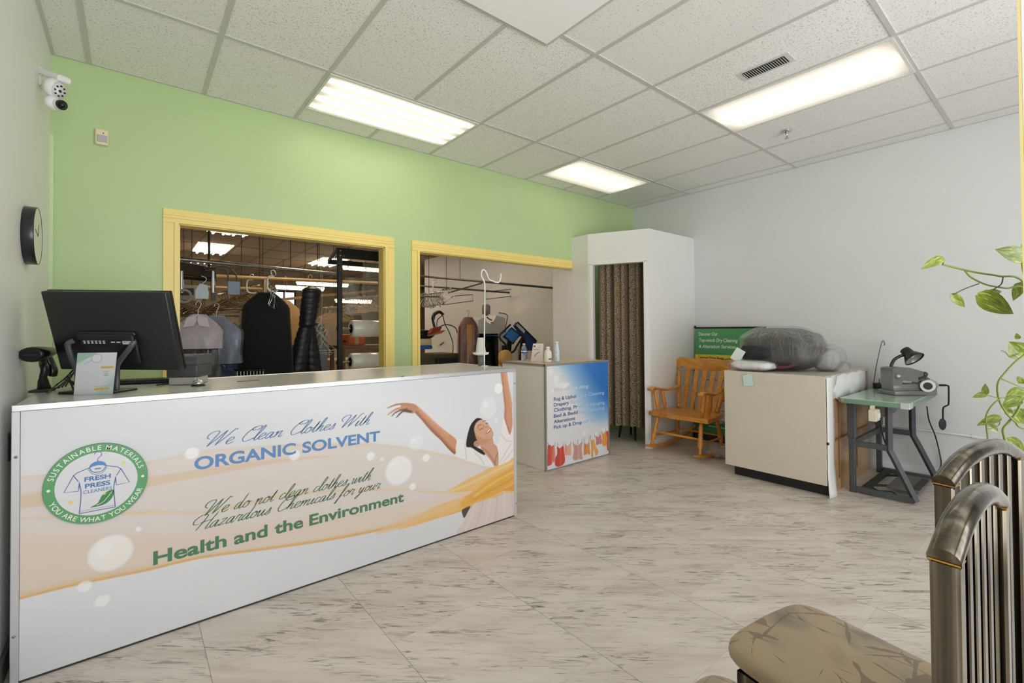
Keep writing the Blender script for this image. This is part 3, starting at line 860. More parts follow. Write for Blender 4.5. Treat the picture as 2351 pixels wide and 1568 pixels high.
PY = CY0
def P2(px, py): q = onY(px, py, PY); return (q[0], q[2])
def A4(*pts): return [P2(.519*x, 880+.519*y) for x, y in pts]          # points read on the whole counter front
def W4(*pts): return [P2(860+.2615*x, 830+.2615*y) for x, y in pts]    # points read on the woman
xs = np.concatenate([np.arange(CX0+.021, 1.50, .0065), np.arange(1.50, CX1-.022, .0027), [CX1-.022]])
ys = np.linspace(.004, CH-.023, 300)
pt = Paint(xs, ys, 'CBCDD1')
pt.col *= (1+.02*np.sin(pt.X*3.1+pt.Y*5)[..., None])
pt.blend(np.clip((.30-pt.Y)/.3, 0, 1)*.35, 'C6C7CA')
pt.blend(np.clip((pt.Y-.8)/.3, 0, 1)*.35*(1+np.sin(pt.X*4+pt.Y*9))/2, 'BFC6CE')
def curve(pts):
    p = np.array(catmull([np.array(q) for q in pts], 8)); o = np.argsort(p[:, 0])
    return np.interp(pt.X, p[o, 0], p[o, 1])
def band(top, bot, c, a, soft=.006, fade=0):
    t, b_ = curve(A4(*top)), curve(A4(*bot))
    al = np.clip((t-pt.Y)/soft, 0, 1)*np.clip((pt.Y-b_)/soft, 0, 1)
    if fade: 
        f = np.clip((pt.Y-b_)/(t-b_+1e-6), 0, 1); al = al*(f if fade > 0 else 1-f)
    pt.blend(al*a, c)
top1 = [(60, 408), (200, 400), (400, 380), (640, 345), (900, 295), (1200, 272), (1500, 262), (1700, 268), (1900, 298), (2100, 345), (2300, 420)]
bot1 = [(60, 965), (350, 893), (650, 832), (900, 775), (1200, 735), (1500, 690), (1800, 628), (2000, 580), (2150, 530), (2300, 465)]
band(top1, bot1, 'CBC3BE', .85, .01)
band([(60, 490), (400, 440), (650, 408), (900, 372), (1150, 335), (1400, 318), (1600, 318), (1800, 335), (2000, 350), (2300, 420)],
     [(60, 565), (400, 520), (650, 465), (950, 410), (1200, 362), (1400, 335), (1600, 324), (1800, 340), (2000, 352), (2300, 421)], 'C9B299', .75, .012)
band(top1, [(x, y+26) for x, y in top1], 'CBB39A', .45, .004, 1)
band([(60, 590), (250, 582), (400, 575), (650, 558), (850, 562), (1000, 545), (1300, 478), (1700, 462), (1900, 470), (2300, 500)],
     [(60, 606), (250, 600), (400, 592), (650, 585), (850, 580), (1000, 566), (1300, 500), (1700, 478), (1900, 488), (2300, 520)], 'D0B792', .6, .008)
band([(60, 625), (400, 640), (800, 640), (1100, 600), (1500, 560), (1800, 520), (2000, 470), (2300, 390)], bot1, 'D0BBA6', .55, .05)
band([(60, 920), (350, 850), (650, 795), (900, 745), (1200, 710), (1500, 662), (1800, 600), (2000, 545), (2150, 490), (2300, 420)], bot1, 'CFA970', .8, .003, -1)
band([(x, y-14) for x, y in bot1], bot1, 'CC9A58', .55, .004)
# the woman
sk, skd, skl = 'BD8A6C', '7A4F3B', 'D2A488'
pt.poly(W4((890, 1240), (1060, 1190), (1232, 1130), (1236, 1240), (1236, 1350), (1000, 1430), (725, 1512), (770, 1420), (830, 1310)), 'C9BBB8', .95)
for k in range(6): pt.line(W4((900+60*k, 1200-18*k), (860+70*k, 1330-16*k), (800+85*k, 1470-18*k)), .014, 'B3A4A2' if k % 2 else 'D8CFCD', .4, .006)
pt.poly(W4((770, 1300), (840, 1268), (815, 1325), (788, 1372), (772, 1345)), '4A3A34', .95)
# raised right arm
pt.poly(W4((1108, 76), (1155, 80), (1175, 190), (1195, 300), (1208, 380), (1205, 430), (1210, 540), (1198, 620), (1186, 642), (1165, 600), (1140, 510), (1142, 410), (1130, 290), (1116, 160)), sk)
pt.line(W4((1112, 82), (1122, 170), (1136, 290), (1148, 400), (1146, 500), (1180, 620)), .016, '96684F', .6, .008)
pt.line(W4((1150, 90), (1170, 200), (1190, 320), (1200, 390)), .012, skl, .5, .006)
# shirt
pt.poly(W4((715, 683), (800, 700), (812, 745), (855, 752), (905, 792), (955, 822), (1000, 850), (1050, 918), (1000, 925), (900, 900), (800, 866), (698, 822), (705, 760)), 'D9D6D6')
pt.poly(W4((1068, 748), (1095, 690), (1115, 610), (1130, 503), (1150, 540), (1172, 612), (1188, 644), (1215, 580), (1234, 590), (1236, 860), (1160, 895), (1080, 915), (1086, 840), (1082, 770)), 'DAD5D3')
for q in (((1100, 880), (1150, 800), (1200, 720)), ((1130, 880), (1180, 820), (1225, 760)), ((1115, 640), (1150, 690), (1200, 700)), ((790, 720), (800, 790), (805, 850)), ((880, 800), (930, 850), (960, 900))):
    pt.line(W4(*q), .008, 'B7AEAE', .6, .004)
# far arm with the hand
ARM = W4((345, 374), (385, 398), (450, 455), (520, 522), (580, 575), (640, 622), (716, 686), (712, 750), (706, 815), (650, 770), (580, 690), (520, 635), (470, 582), (410, 510), (352, 448), (330, 420))
pt.poly(ARM, sk)
pt.line(W4((352, 446), (470, 580), (580, 690), (650, 765), (705, 810)), .030, skd, .8, .012, clip=ARM)
pt.line(W4((400, 415), (520, 530), (640, 640)), .014, skl, .5, .008, clip=ARM)
pt.poly(W4((240, 366), (300, 366), (350, 374), (378, 405), (362, 440), (335, 448), (290, 438), (255, 425), (228, 395)), 'B08064')
pt.line(W4((300, 378), (235, 372), (170, 384), (112, 408)), [.017, .013, .010, .006], 'A9795E', 1, .001)
pt.line(W4((290, 405), (210, 412), (160, 435), (118, 466)), [.017, .013, .011, .006], 'B88A6E', 1, .001)
pt.line(W4((285, 415), (225, 428), (180, 450), (150, 480)), [.014, .011, .009, .006], '7E5A48', 1, .001)
pt.line(W4((320, 440), (265, 430), (225, 455), (193, 490)), [.014, .012, .010, .006], '54453F', 1, .001)
pt.line(W4((262, 440), (335, 450)), .006, '5A4237', .8, .003)
# hair, neck, face
pt.poly(W4((905, 495), (948, 512), (930, 560), (900, 640), (905, 690), (872, 722), (890, 748), (965, 790), (962, 820), (905, 792), (850, 755), (805, 745), (812, 660), (838, 570), (870, 520)), '1E1A19')
pt.poly(W4((905, 690), (960, 690), (1030, 665), (1045, 715), (1075, 752), (1088, 830), (1084, 912), (1052, 918), (1020, 870), (975, 815), (935, 760)), 'BE9279')
pt.line(W4((940, 755), (985, 790), (1030, 850), (1058, 905)), .010, '8E6650', .6, .006)
pt.line(W4((1082, 800), (1062, 850), (1058, 900)), .006, '7A5644', .8, .003)
pt.poly(W4((872, 590), (890, 540), (925, 512), (955, 514), (990, 540), (1018, 580), (1036, 610), (1044, 640), (1030, 668), (985, 690), (930, 715), (900, 690), (882, 640)), 'C4977C')
pt.poly(W4((884, 640), (915, 660), (960, 680), (1010, 680), (985, 705), (940, 725), (905, 700)), 'A9775D', .55, .012)
pt.line(W4((885, 570), (930, 528), (960, 530)), .012, 'D6AF97', .5, .01)
pt.poly(W4((868, 725), (878, 702), (900, 694), (920, 705), (918, 738), (900, 750), (878, 742)), 'B5866C'); pt.line(W4((880, 725), (895, 712), (908, 722)), .003, '7A4F3B', .8, .002)
pt.line(W4((905, 588), (912, 562), (935, 553)), .0035, '2E2420', .95, .0012); pt.line(W4((918, 603), (935, 592), (950, 585)), .0042, '2E2420', .95, .0012)
pt.line(W4((948, 528), (965, 517), (975, 522)), .003, '2E2420', .95, .0012); pt.line(W4((975, 548), (985, 540), (992, 545)), .004, '2E2420', .95, .0012)
pt.line(W4((950, 556), (965, 570), (985, 574), (990, 566)), .005, '9A6B54', .7, .003); pt.line(W4((960, 548), (978, 562)), .006, 'DDB9A2', .6, .004)
pt.poly(W4((974, 628), (992, 606), (1014, 588), (1024, 586), (1018, 606), (1002, 622), (986, 630)), '8E4A44', .95, .0012); pt.poly(W4((982, 622), (996, 606), (1014, 592), (1016, 599), (1003, 611), (990, 621)), 'F0E8E4', 1, .0008)
pt.line(W4((965, 632), (975, 655), (990, 668)), .004, '9A6B54', .4, .004)
pt.line(W4((960, 640), (968, 652)), .012, 'D08A70', .4, .008)
# gold scarf sweeping over her
pt.poly(W4((1236, 855), (1160, 885), (1090, 912), (1020, 930), (930, 978), (820, 1030), (720, 1090), (640, 1140), (780, 1145), (860, 1140), (760, 1200), (640, 1230), (480, 1300), (300, 1400), (210, 1470), (420, 1420), (640, 1345), (775, 1288), (920, 1230), (1060, 1180), (1130, 1140), (1236, 1130)), 'D6AE6E', .92, .003)
pt.poly(W4((1236, 905), (1160, 950), (1060, 1005), (960, 1070), (860, 1150), (760, 1220), (775, 1286), (900, 1228), (1040, 1180), (1130, 1120), (1236, 1040)), 'D09A3E', .75, .012)
pt.poly(W4((1236, 1075), (1160, 1110), (1080, 1150), (1130, 1135), (1236, 1132)), 'D08A3A', .8, .006)
pt.line(W4((1230, 960), (1120, 1020), (1000, 1090), (880, 1180)), .012, 'E3C07C', .7, .008); pt.line(W4((1230, 885), (1100, 940), (980, 1000), (820, 1080), (660, 1140)), .012, 'E0C79B', .7, .008)
pt.line(W4((1236, 1010), (1130, 1075), (1000, 1140), (880, 1210)), .008, 'B97F2E', .6, .006)
pt.poly(W4((0, 1515), (210, 1400), (420, 1320), (640, 1240), (780, 1180), (760, 1230), (600, 1310), (420, 1390), (210, 1468)), 'D5B48A', .7, .006)
# soap bubbles
for bx_, by_, r_ in ((850, 310, 32), (490, 750, 103), (375, 898, 34), (452, 962, 35), (612, 645, 14), (1765, 385, 60), (1640, 322, 19), (1690, 335, 8), (1885, 330, 16), (1825, 457, 15), (1303, 318, 24), (2205, 22, 19)):
    c = P2(.519*bx_, 880+.519*by_); e = P2(.519*(bx_+r_*.98), 880+.519*by_)
    pt.bubble(c, abs(e[0]-c[0]), .85)
for bx_, by_, r_ in ((1840, 262, 32), (2160, 108, 38), (2195, 165, 10)):
    c = P2(.519*bx_, 880+.519*by_); e = P2(.519*(bx_+r_*.98), 880+.519*by_); pt.bubble(c, abs(e[0]-c[0]), .35)
pt.col = np.array([[0.]])+np.clip(pt.col, 0, 1)
def scale_lin(col, k):
    lc = np.where(col <= .04045, col/12.92, ((col+.055)/1.055)**2.4)*k
    lc = np.clip(lc, 0, .92); return np.where(lc < .0031308, 12.92*lc, 1.055*np.power(lc, 1/2.4)-.055)
pt.col = scale_lin(pt.col, 1.26)
print_m = attr_mat('printed_panel', .32)
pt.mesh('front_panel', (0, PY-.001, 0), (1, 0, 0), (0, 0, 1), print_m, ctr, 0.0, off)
blue_ink = mat('blue_ink', dh('5B85B6'), .35); green_ink = mat('green_ink', dh('4C7A5C'), .35); thin_blue = mat('script_blue_ink', dh('5E7CA6'), .35); thin_green = mat('script_green_ink', dh('4A6E56'), .35)
FO = (0, PY-.0022, 0); FU = (1, 0, 0); FV = (0, 0, 1)
def wx(a, b_, py): return onY(a, py, PY)[0], onY(b_, py, PY)[0]
m = MB(off); put_script(m, 'We Clean Clothes With', FO, FU, FV, *wx(474, 856, 1000), .803, .068, .075, .5); m.build('lettering', thin_blue, ctr)
for wd, a, b_, z_, c_ in (('ORGANIC', 446, 679, .702, .059), ('SOLVENT', 694, 872, .699, .058)):
    m = MB(off); put_text(m, wd, FO, FU, FV, *wx(a, b_, 1040), z_, c_, .028); m.build('lettering', blue_ink, ctr)
m = MB(off); put_script(m, 'We do not clean clothes with', FO, FU, FV, *wx(470, 858, 1140), .484, .066, .072, .5); m.build('lettering', thin_green, ctr)
m = MB(off); put_script(m, 'Hazardous Chemicals for your', FO, FU, FV, *wx(444, 874, 1160), .424, .066, .072, .5); m.build('lettering', thin_green, ctr)
for wd, a, b_, z_, c_ in (('Health', 352, 520, .316, .060), ('and', 537, 614, .314, .060), ('the', 630, 696, .313, .059), ('Environment', 710, 927, .311, .058)):
    m = MB(off); put_text(m, wd, FO, FU, FV, *wx(a, b_, 1220), z_, c_, .028); m.build('lettering', green_ink, ctr)

# round badge screwed to the counter front
bc = np.array([-.108, PY-.001, .7165]); BR = .163
bdg = thing('badge', 'round green and white badge with a drawn shirt on the white counter', 'sign', bc)
boff = tuple(bc)
Rb = np.array([[1, 0, 0], [0, 0, -1], [0, 1, 0]])       # local z -> -Y
m = MB(boff); m.lathe([(BR, 0), (BR, .007), (BR-.001, .008), (.0, .008)], 64, bc, Rb, smooth=False); m.build('disc', mat('badge_edge', '2F4A38', .4), bdg)
BO = bc+np.array([0, -.0084, 0])
m = MB(boff)
def disc(mb, O, r, w, n=64, mi=0):
    mb.add([O+np.array([r*math.cos(2*math.pi*k/n), -w, r*math.sin(2*math.pi*k/n)]) for k in range(n)], [list(range(n))], mi)
disc(m, BO, BR-.0005, 0); m.build('ring', mat('badge_green', dh('5A9A66'), .35), bdg)
m = MB(boff); disc(m, BO, BR*.787, .0006); m.build('face', mat('badge_white', dh('D3D4D9'), .35), bdg)
badge_w = mat('badge_lettering', dh('E4EBE4'), .35)
m = MB(boff)
put_text_arc(m, 'SUSTAINABLE MATERIALS', BO, FU, FV, BR*.893, math.radians(90), .0185, .01, math.radians(152), w=.0009); m.build('lettering', badge_w, bdg)
m = MB(boff)
put_text_arc(m, 'YOU ARE WHAT YOU WEAR', BO, FU, FV, BR*.893, math.radians(270), .0185, .01, math.radians(142), True, w=.0009); m.build('lettering', badge_w, bdg)
for sgn in (-1, 1):
    m = MB(boff); disc(m, BO+np.array([sgn*BR*.893, 0, 0]), .0055, .0009, 12); m.build('dot', badge_w, bdg)
def flat_line(mb, pts, wd, O, w, mi=0, smooth=True, scale=1.0):
    P = np.array(catmull([np.array(p, float) for p in pts], 5) if smooth and len(pts) > 2 else pts)*scale
    Tn = np.gradient(P, axis=0); Tn /= np.linalg.norm(Tn, axis=1)[:, None]+1e-9
    Nn = np.stack([-Tn[:, 1], Tn[:, 0]], 1)*wd/2
    vs = np.concatenate([P+Nn, P-Nn]); n = len(P)
    mb.add(np.array(O)+np.outer(vs[:, 0], FU)+np.outer(vs[:, 1], FV)+np.array([0, -w, 0]), [(i, n+i, n+i+1, i+1) for i in range(n-1)], mi)
# shirt outline (badge radius = 1)
S = BR; ln = .0032
m = MB(boff)
for pts in ([(-.16, .42), (-.38, .34), (-.45, .28), (-.62, -.10), (-.36, -.12), (-.35, -.02)], [(.16, .42), (.38, .34), (.45, .28), (.62, -.10), (.36, -.12), (.35, -.02)],
            [(-.35, -.03), (-.34, .1)], [(.35, -.03), (.34, .1)], [(-.45, .28), (-.36, .12)], [(.45, .28), (.36, .12)]):
    flat_line(m, pts, ln, BO, .0012, smooth=False, scale=S)
flat_line(m, [(-.34, .05), (-.31, -.2), (-.34, -.68)], ln, BO, .0012, smooth=True, scale=S); flat_line(m, [(.34, .05), (.31, -.2), (.34, -.68)], ln, BO, .0012, scale=S); flat_line(m, [(-.345, -.68), (.345, -.68)], ln, BO, .0012, scale=S); flat_line(m, [(-.33, -.63), (.33, -.63)], ln*.4, BO, .0012, scale=S)
flat_line(m, [(-.16, .42), (-.1, .31), (0, .28), (.1, .31), (.16, .42)], ln, BO, .0012, scale=S); flat_line(m, [(-.18, .38), (-.1, .26), (0, .235), (.1, .26), (.18, .38)], ln*.6, BO, .0012, scale=S)
flat_line(m, [(0, .55), (0, .62), (.07, .70), (.05, .78), (-.03, .79), (-.07, .74)], ln*.8, BO, .0012, scale=S)
flat_line(m, [(-.06, .37), (.06, .37)], ln*1.3, BO, .0016, scale=S)
m.build('shirt_outline', mat('badge_line_ink', dh('5B74A8'), .35), bdg)
m = MB(boff)
arc = [(.17*math.cos(a), .40+.16*math.sin(a)) for a in np.linspace(0, math.pi, 14)]+[(-.1, .44), (0, .46), (.1, .44)]
m.add([BO+np.array([x*S, -.0010, y*S]) for x, y in arc], [list(range(len(arc)))]); m.build('collar', mat('badge_blue', dh('4F86C0'), .35), bdg)
for wd, hw_, z_, c_, bo in (('FRESH', .25, .085, .115, .03), ('PRESS', .24, -.085, .115, .03), ('CLEANERS', .27, -.215, .085, .005)):
    m = MB(boff); put_text(m, wd, BO, FU, FV, -hw_*S, hw_*S, z_*S, c_*S, bo, w=.0012); m.build('lettering', mat('badge_text_ink', dh('4C74AE'), .35), bdg)
m = MB(boff)
leaf = catmull([np.array(p) for p in [(-.14, -.58), (.0, -.50), (.08, -.33), (.2, -.24), (.3, -.23), (.31, -.34), (.24, -.48), (.1, -.57)]], 5, True)
m.add([BO+np.array([p[0]*S, -.0012, p[1]*S]) for p in leaf], [list(range(len(leaf)))]); m.build('leaf', mat('badge_leaf', dh('3F8048'), .35), bdg)
m = MB(boff); flat_line(m, [(-.02, -.55), (.12, -.48), (.27, -.27)], .002, BO, .0016, scale=S); m.build('leaf_vein', badge_w, bdg)
for (x, y, r) in ((-.50, -.36, .07), (.50, .42, .06), (.13, -.29, .045)):
    m = MB(boff)
    st = [(x+(r if k % 2 == 0 else r*.4)*math.cos(math.pi/2+k*math.pi/5), y+(r if k % 2 == 0 else r*.4)*math.sin(math.pi/2+k*math.pi/5)) for k in range(10)]
    m.add([BO+np.array([a*S, -.0015, b_*S]) for a, b_ in st], [list(range(10))])
    m.build('star', mat('badge_star', dh('D8CF6A'), .4), bdg)

# ------------------------------------------------------------------ things on the counter
# computer monitor, its back to us, leaning on a stand
MD = 2.20
ml, mrr = onD(137, 849, MD), onD(413, 852, MD)
mtl, mtr = onD(90, 674, MD/1.0455), onD(378, 668, MD/1.0455)
mc = (ml+mrr)/2
mon = thing('monitor', 'black computer monitor seen from behind on the white counter', 'monitor', (mc[0], mc[1], CH))
mo = (mc[0], mc[1], CH)
ux = (mrr-ml)/np.linalg.norm(mrr-ml); uz = ((mtl+mtr)/2-mc); mh = np.linalg.norm(uz); uz = uz/mh
uy = np.cross(uz, ux); uy /= np.linalg.norm(uy)                # away from us
mw = np.linalg.norm(mrr-ml)
if np.dot(uy, _f) < 0: uy = -uy
RM = np.stack([ux, uy, uz], 1)
def MP(x, y, z): return mc+ux*x+uy*y+uz*z
mon_m = mat('monitor_shell', '1C1D1F', .38, noise=.05, nscale=3); mon_edge = mat('monitor_rim', '0B0B0C', .25)
m = MB(mo); m.box(MP(0, .022, mh/2), (mw, .036, mh), RM, .006, seg=2); m.build('back_shell', mon_m, mon)
m = MB(mo); m.box(MP(0, .042, mh/2), (mw+.004, .008, mh+.004), RM, .002); m.build('bezel', mon_edge, mon)
m = MB(mo); m.box(MP(0, .0465, mh/2), (mw-.02, .002, mh-.02), RM); m.build('screen', mat('dark_screen', '050607', .1), mon)
m = MB(mo); m.box(MP(-.015, -.002, mh*.30), (.26, .02, .16), RM, .008, seg=2); m.box(MP(-.015, -.010, mh*.445), (.26, .03, .03), RM, .006); m.build('connector_housing', black_pl, mon)
m = MB(mo); m.box(MP(-.02, -.0135, mh*.385), (.235, .002, .036), RM); lab = m.build('rating_label', mat('label_black', '0E0E10', .3), mon)
m = MB(mo)
for k in range(6): m.box(MP(-.12+.018*k, -.0152, mh*.398), (.010, .001, .008), RM)
for k in range(6): m.box(MP(-.12+.018*k, -.0152, mh*.372), (.009, .001, .007), RM)
m.box(MP(-.11, -.0152, mh*.425), (.05, .001, .004), RM)
for k in range(3): m.box(MP(.012+.026*k, -.0152, mh*.385), (.018, .001, .005), RM)
m.box(MP(.078, -.0152, mh*.398), (.044, .001, .010), RM); m.box(MP(.078, -.0152, mh*.372), (.044, .001, .010), RM)
m.build('label_print', mat('label_white', 'D8D8D8', .4), lab)
m = MB(mo)
m.tube(catmull([MP(-.165, -.016, mh*.40), MP(-.185, -.030, mh*.36), MP(-.182, -.032, mh*.2), MP(-.175, -.03, 0.0), np.array([*MP(-.172, -.028, 0)[:2], CH+.012])], 5), .011, 8, flat=(1.2, .8)); m.build('stand_arm', mat('stand_grey', '55575A', .35, .2), mon)
m = MB(mo)
m.tube(catmull([MP(.115, -.016, mh*.40), MP(.10, -.030, mh*.33), MP(.03, -.034, mh*.12), MP(.012, -.03, 0), np.array([*MP(.008, -.028, 0)[:2], CH+.012])], 5), .010, 8, flat=(1.2, .8))
m.build('stand_arm', mat('stand_grey', '55575A', .35, .2), mon)
sb = MP(-.08, -.02, 0)
m = MB(mo); m.box((sb[0], sb[1], CH+.006), (.24, .16, .011), math.atan2(ux[1], ux[0]), .004); m.build('stand_base', black_pl, mon)

# barcode scanner on its cradle
sp = onZ(108, 890, CH)
scn = thing('barcode_scanner', 'black handheld barcode scanner resting in its curved stand', 'scanner', (sp[0]-.0, sp[1], CH))
so = tuple(scn.location); bcn = onZ(94, 899, CH); SD = float(np.dot(bcn-C0, _f))
def SPt(px, py, d=SD): return onD(px, py, d)
m = MB(so)
m.box((bcn[0]+.005, bcn[1], CH+.006), (.07, .11, .012), -.2, .005); m.build('stand_foot', mat('scanner_foot', '3C3A3A', .6), scn)
m = MB(so); m.tube(catmull([np.array([bcn[0]+.008, bcn[1]+.02, CH+.008]), SPt(99, 868), SPt(103, 848), SPt(99, 834), SPt(97, 822, SD-.04)], 5), [.036, .034, .030, .027, .025, .020, .020, .020, .020, .021, .021, .022, .022, .022, .022, .021, .02, .02, .018, .018, .018][:21], 10, flat=(1, .75)); m.build('stand_neck', black_pl, scn)
m = MB(so); h0, h1 = SPt(69, 815, SD-.14), SPt(121, 806, SD+.03)
d = (h1-h0); m.tube([h0+d*t for t in (0, .03, .12, .35, .6, .85, 1.0)], [.034, .042, .045, .042, .036, .028, .014], 16, flat=(.78, 1.1)); m.build('head', mat('scanner_black', '0E0E10', .28), scn)
m = MB(so); q = h0-d/np.linalg.norm(d)*.0015; e = np.cross(d, (0, 0, 1)); e /= np.linalg.norm(e); m.tube([q-e*.024, q-e*.012, q, q+e*.012, q+e*.024], [.004, .007, .008, .007, .004], 8); m.build('window', mat('scanner_window', '27292C', .1), scn)
m = MB(so); m.tube(catmull([SPt(108, 818, SD+.04), SPt(116, 835, SD+.05), SPt(122, 850, SD+.05), SPt(120, 862, SD+.05)], 5), .022, 10, flat=(.8, 1.1)); m.build('handle', mat('scanner_black', '0E0E10', .28), scn)

# upright card in a clear holder (codes left out)
k0, k1 = onZ(169, 908, CH), onZ(258, 905, CH); kt = np.array([onD(178, 811, np.dot(k0-C0, _f)*.985), onD(268, 809, np.dot(k1-C0, _f)*.985)])
kc = (k0+k1)/2
card = thing('display_card', 'pale green and white display card standing in a clear holder before the monitor', 'card', (kc[0], kc[1], CH)); ko = tuple(card.location)
cu_ = (k1-k0); cw_ = np.linalg.norm(cu_); cu_ = cu_/cw_; cvv = (kt.mean(0)-kc); chh = np.linalg.norm(cvv); cvv -= cu_*np.dot(cvv, cu_)*0; cvv /= np.linalg.norm(cvv)
cn = np.cross(cu_, cvv)
pc = Paint(np.linspace(0, cw_, 70), np.linspace(0, chh, 110), 'D9DEDF')
def cp(u, v): return (u*cw_, v*chh)
pc.poly([cp(-.05, 1.05), cp(.55, 1.05), cp(.28, .86), cp(-.05, .74)], '9CC4AE', .9, .004); pc.poly([cp(.55, 1.02), cp(.30, .86), cp(.02, .76), cp(.34, .9)], 'EDF2EE', .9, .002)
pc.poly([cp(.62, .05), cp(1.05, .5), cp(1.05, -.05)], 'B9D3CC', .9, .006); pc.line([cp(.2, .74), cp(.45, .86)], .006, 'B8CFE2', 1, .001); pc.line([cp(.66, .12), cp(.98, .42)], .008, 'CFE0E4', .8, .002)
pc.poly([(cw_*.5+.0215*math.cos(a), chh*.87+.0215*math.sin(a)) for a in np.linspace(0, 6.28, 17)[:-1]], 'A9C0CE', 1, .001, False); pc.poly([(cw_*.5+.018*math.cos(a), chh*.87+.018*math.sin(a)) for a in np.linspace(0, 6.28, 17)[:-1]], 'EEF1F2', 1, .001, False)
pc.line([cp(.66, .655), cp(.93, .655)], .011, 'DDB95C', 1, .001, False); pc.line([cp(.55, .135), cp(.86, .15)], .011, 'DDB95C', 1, .001, False)
pc.line([cp(.70, .55), cp(.86, .56)], .0025, '8A949A', .7, .001, False); pc.line([cp(.74, .46), cp(.84, .46)], .003, '6A747A', .7, .001, False); pc.line([cp(.5, .20), cp(.93, .215)], .002, '8A949A', .7, .001, False)
pc.poly([cp(.72, .48), cp(.78, .53), cp(.86, .51), cp(.84, .485)], 'B9C2C8', .8, .001)
pc.col = scale_lin(np.clip(pc.col, 0, 1), 1.2)
pc.mesh('card', k0-cn*0, cu_, cvv, attr_mat('printed_card', .25), card, 0.0, ko)
m = MB(ko); RC = np.stack([cu_, cvv, cn], 1)
m.box(k0+cu_*cw_/2+cvv*chh/2-cn*.0025, (cw_, chh, .003), RC); m.build('card_back', mat('card_white', 'DCE0E0', .3), card)
m = MB(ko); m.box(k0+cu_*cw_/2+cvv*chh/2+cn*.002, (cw_+.004, chh+.003, .0015), RC); m.box((kc[0]-cn[0]*.03, kc[1]-cn[1]*.03, CH+.0015), (cw_+.004, .075, .0025), math.atan2(cu_[1], cu_[0])); m.build('clear_holder', film_mat('clear_acrylic', base=.02, edge=.25, rough=.03, milky=.0, wrinkle=0.0), card)

# receipt printer
pp = onZ(432, 884, CH); prn = thing('receipt_printer', 'dark grey receipt printer behind the right edge of the monitor', 'printer', (pp[0], pp[1]+.06, CH)); po = tuple(prn.location)
pr_m = mat('printer_grey', '46484C', .45)
RZ = math.atan2(ux[1], ux[0])*.75
Rz = np.array(Matrix.Rotation(RZ, 3, 'Z'))
def PR(x, y, z): return np.array(po)+Rz@np.array([x, y, z])
m = MB(po); m.box(PR(0, .03, .075), (.150, .17, .07), RZ, .008, seg=2); m.build('body', pr_m, prn)
m = MB(po); prof = [(-.058, .11), (-.062, .13), (-.055, .15), (-.02, .158), (.11, .158), (.11, .108), (-.058, .108)]
m.prism(prof, .152, PR(.076, 0, 0), Rz@np.array([0, 1, 0]), np.array([0, 0, 1])) if False else m.prism([(a, b_) for a, b_ in prof], .152, PR(-.076, 0, 0), Rz@np.array([0, 1., 0]), np.array([0, 0, 1.]))
m.build('cover', mat('printer_cover', '54575C', .3), prn)
m = MB(po); m.box(PR(0, .02, .022), (.13, .14, .040), RZ, .004); m.build('base', mat('printer_base', 'B9B6AE', .5), prn)
m = MB(po)
for k, wd in enumerate((.008, .005, .007, .006)): m.box(PR(-.02+k*.010, -.0625, .131), (wd, .002, .005), RZ)
m.build('badge_print', mat('label_white', 'D8D8D8', .4), prn)
# call bell, business card, tape scraps, keyboard, cables
bp_ = onZ(455, 886, CH); t = thing('service_bell', 'small chrome service bell at the foot of the receipt printer', 'bell', (bp_[0], bp_[1], CH)); m = MB(); m.lathe([(.031, 0), (.031, .006), (.027, .007)], 20); m.build('base', black_pl, t)
m = MB(); m.lathe([(.027, .008), (.026, .018), (.018, .027), (.006, .030), (.004, .036), (0, .037)], 20); m.build('dome', chrome, t)
q = onZ(570, 875, CH); m = MB(); m.prism(catmull([np.array(p) for p in [(-.055, 0), (-.03, .012), (.03, .014), (.058, .004), (.03, -.012), (-.03, -.012)]], 4, True), .003, (q[0], q[1], CH), (1, 0, 0), (0, 1, 0))
tag(recentre(m.build('coaster', mat('brown_felt', dh('6E625D'), .8)), (q[0], q[1], CH)), 'flat brown leaf-shaped pad lying on the counter top', 'pad')
q = onZ(318, 884, CH)+np.array([.03, .1, 0]); t = thing('keyboard', 'low black keyboard lying on the counter behind the display card', 'keyboard', (q[0], q[1], CH), -.28)
m = MB(); m.box((0, 0, .009), (.36, .13, .014), None, .004); m.build('case', black_pl, t)
m = MB()
for r in range(5):
    for k in range(15): m.box((-.165+k*.0235, -.05+r*.024, .019), (.019, .019, .008), None, .002)
m.build('keys', mat('key_black', '202123', .5), t)
mb = MB()
for k in range(5):
    r_ = random.Random(k)
    a = onZ(118+8*k, 898-2*k, CH); b_ = onZ(175+r_.uniform(-8, 4), 884+6*k, CH)
    pts = [a+np.array([0, 0, .006]), a+np.array([.03, .05, .02+.015*k]), (a+b_)/2+np.array([0, .06-.02*k, .03+.012*k]), b_+np.array([0, .02, .012])]
    mb.tube(catmull(pts, 6), .0035, 6)
mb.tube(catmull([onD(172, 845, 2.2), onD(150, 868, 2.25), onD(128, 885, 2.3), onZ(108, 905, CH)+np.array([0, 0, .005])], 6), .0035, 6)
tag(recentre(mb.build('cable_bundle', black_pl), onZ(150, 893, CH)), 'tangle of black cables on the counter left of the display card', 'cables')
q0, q1 = onZ(360, 886, CH), onZ(448, 872, CH)
mb = MB(); mb.tube(catmull([q0+np.array([0, -.01, .006]), (q0+q1)/2+np.array([0, -.02, .006]), q1+np.array([.0, -.02, .02]), q1+np.array([0, .02, .04])], 6), .004, 6)
tag(recentre(mb.build('cable', black_pl), q0), 'black cable curling before the receipt printer', 'cable')

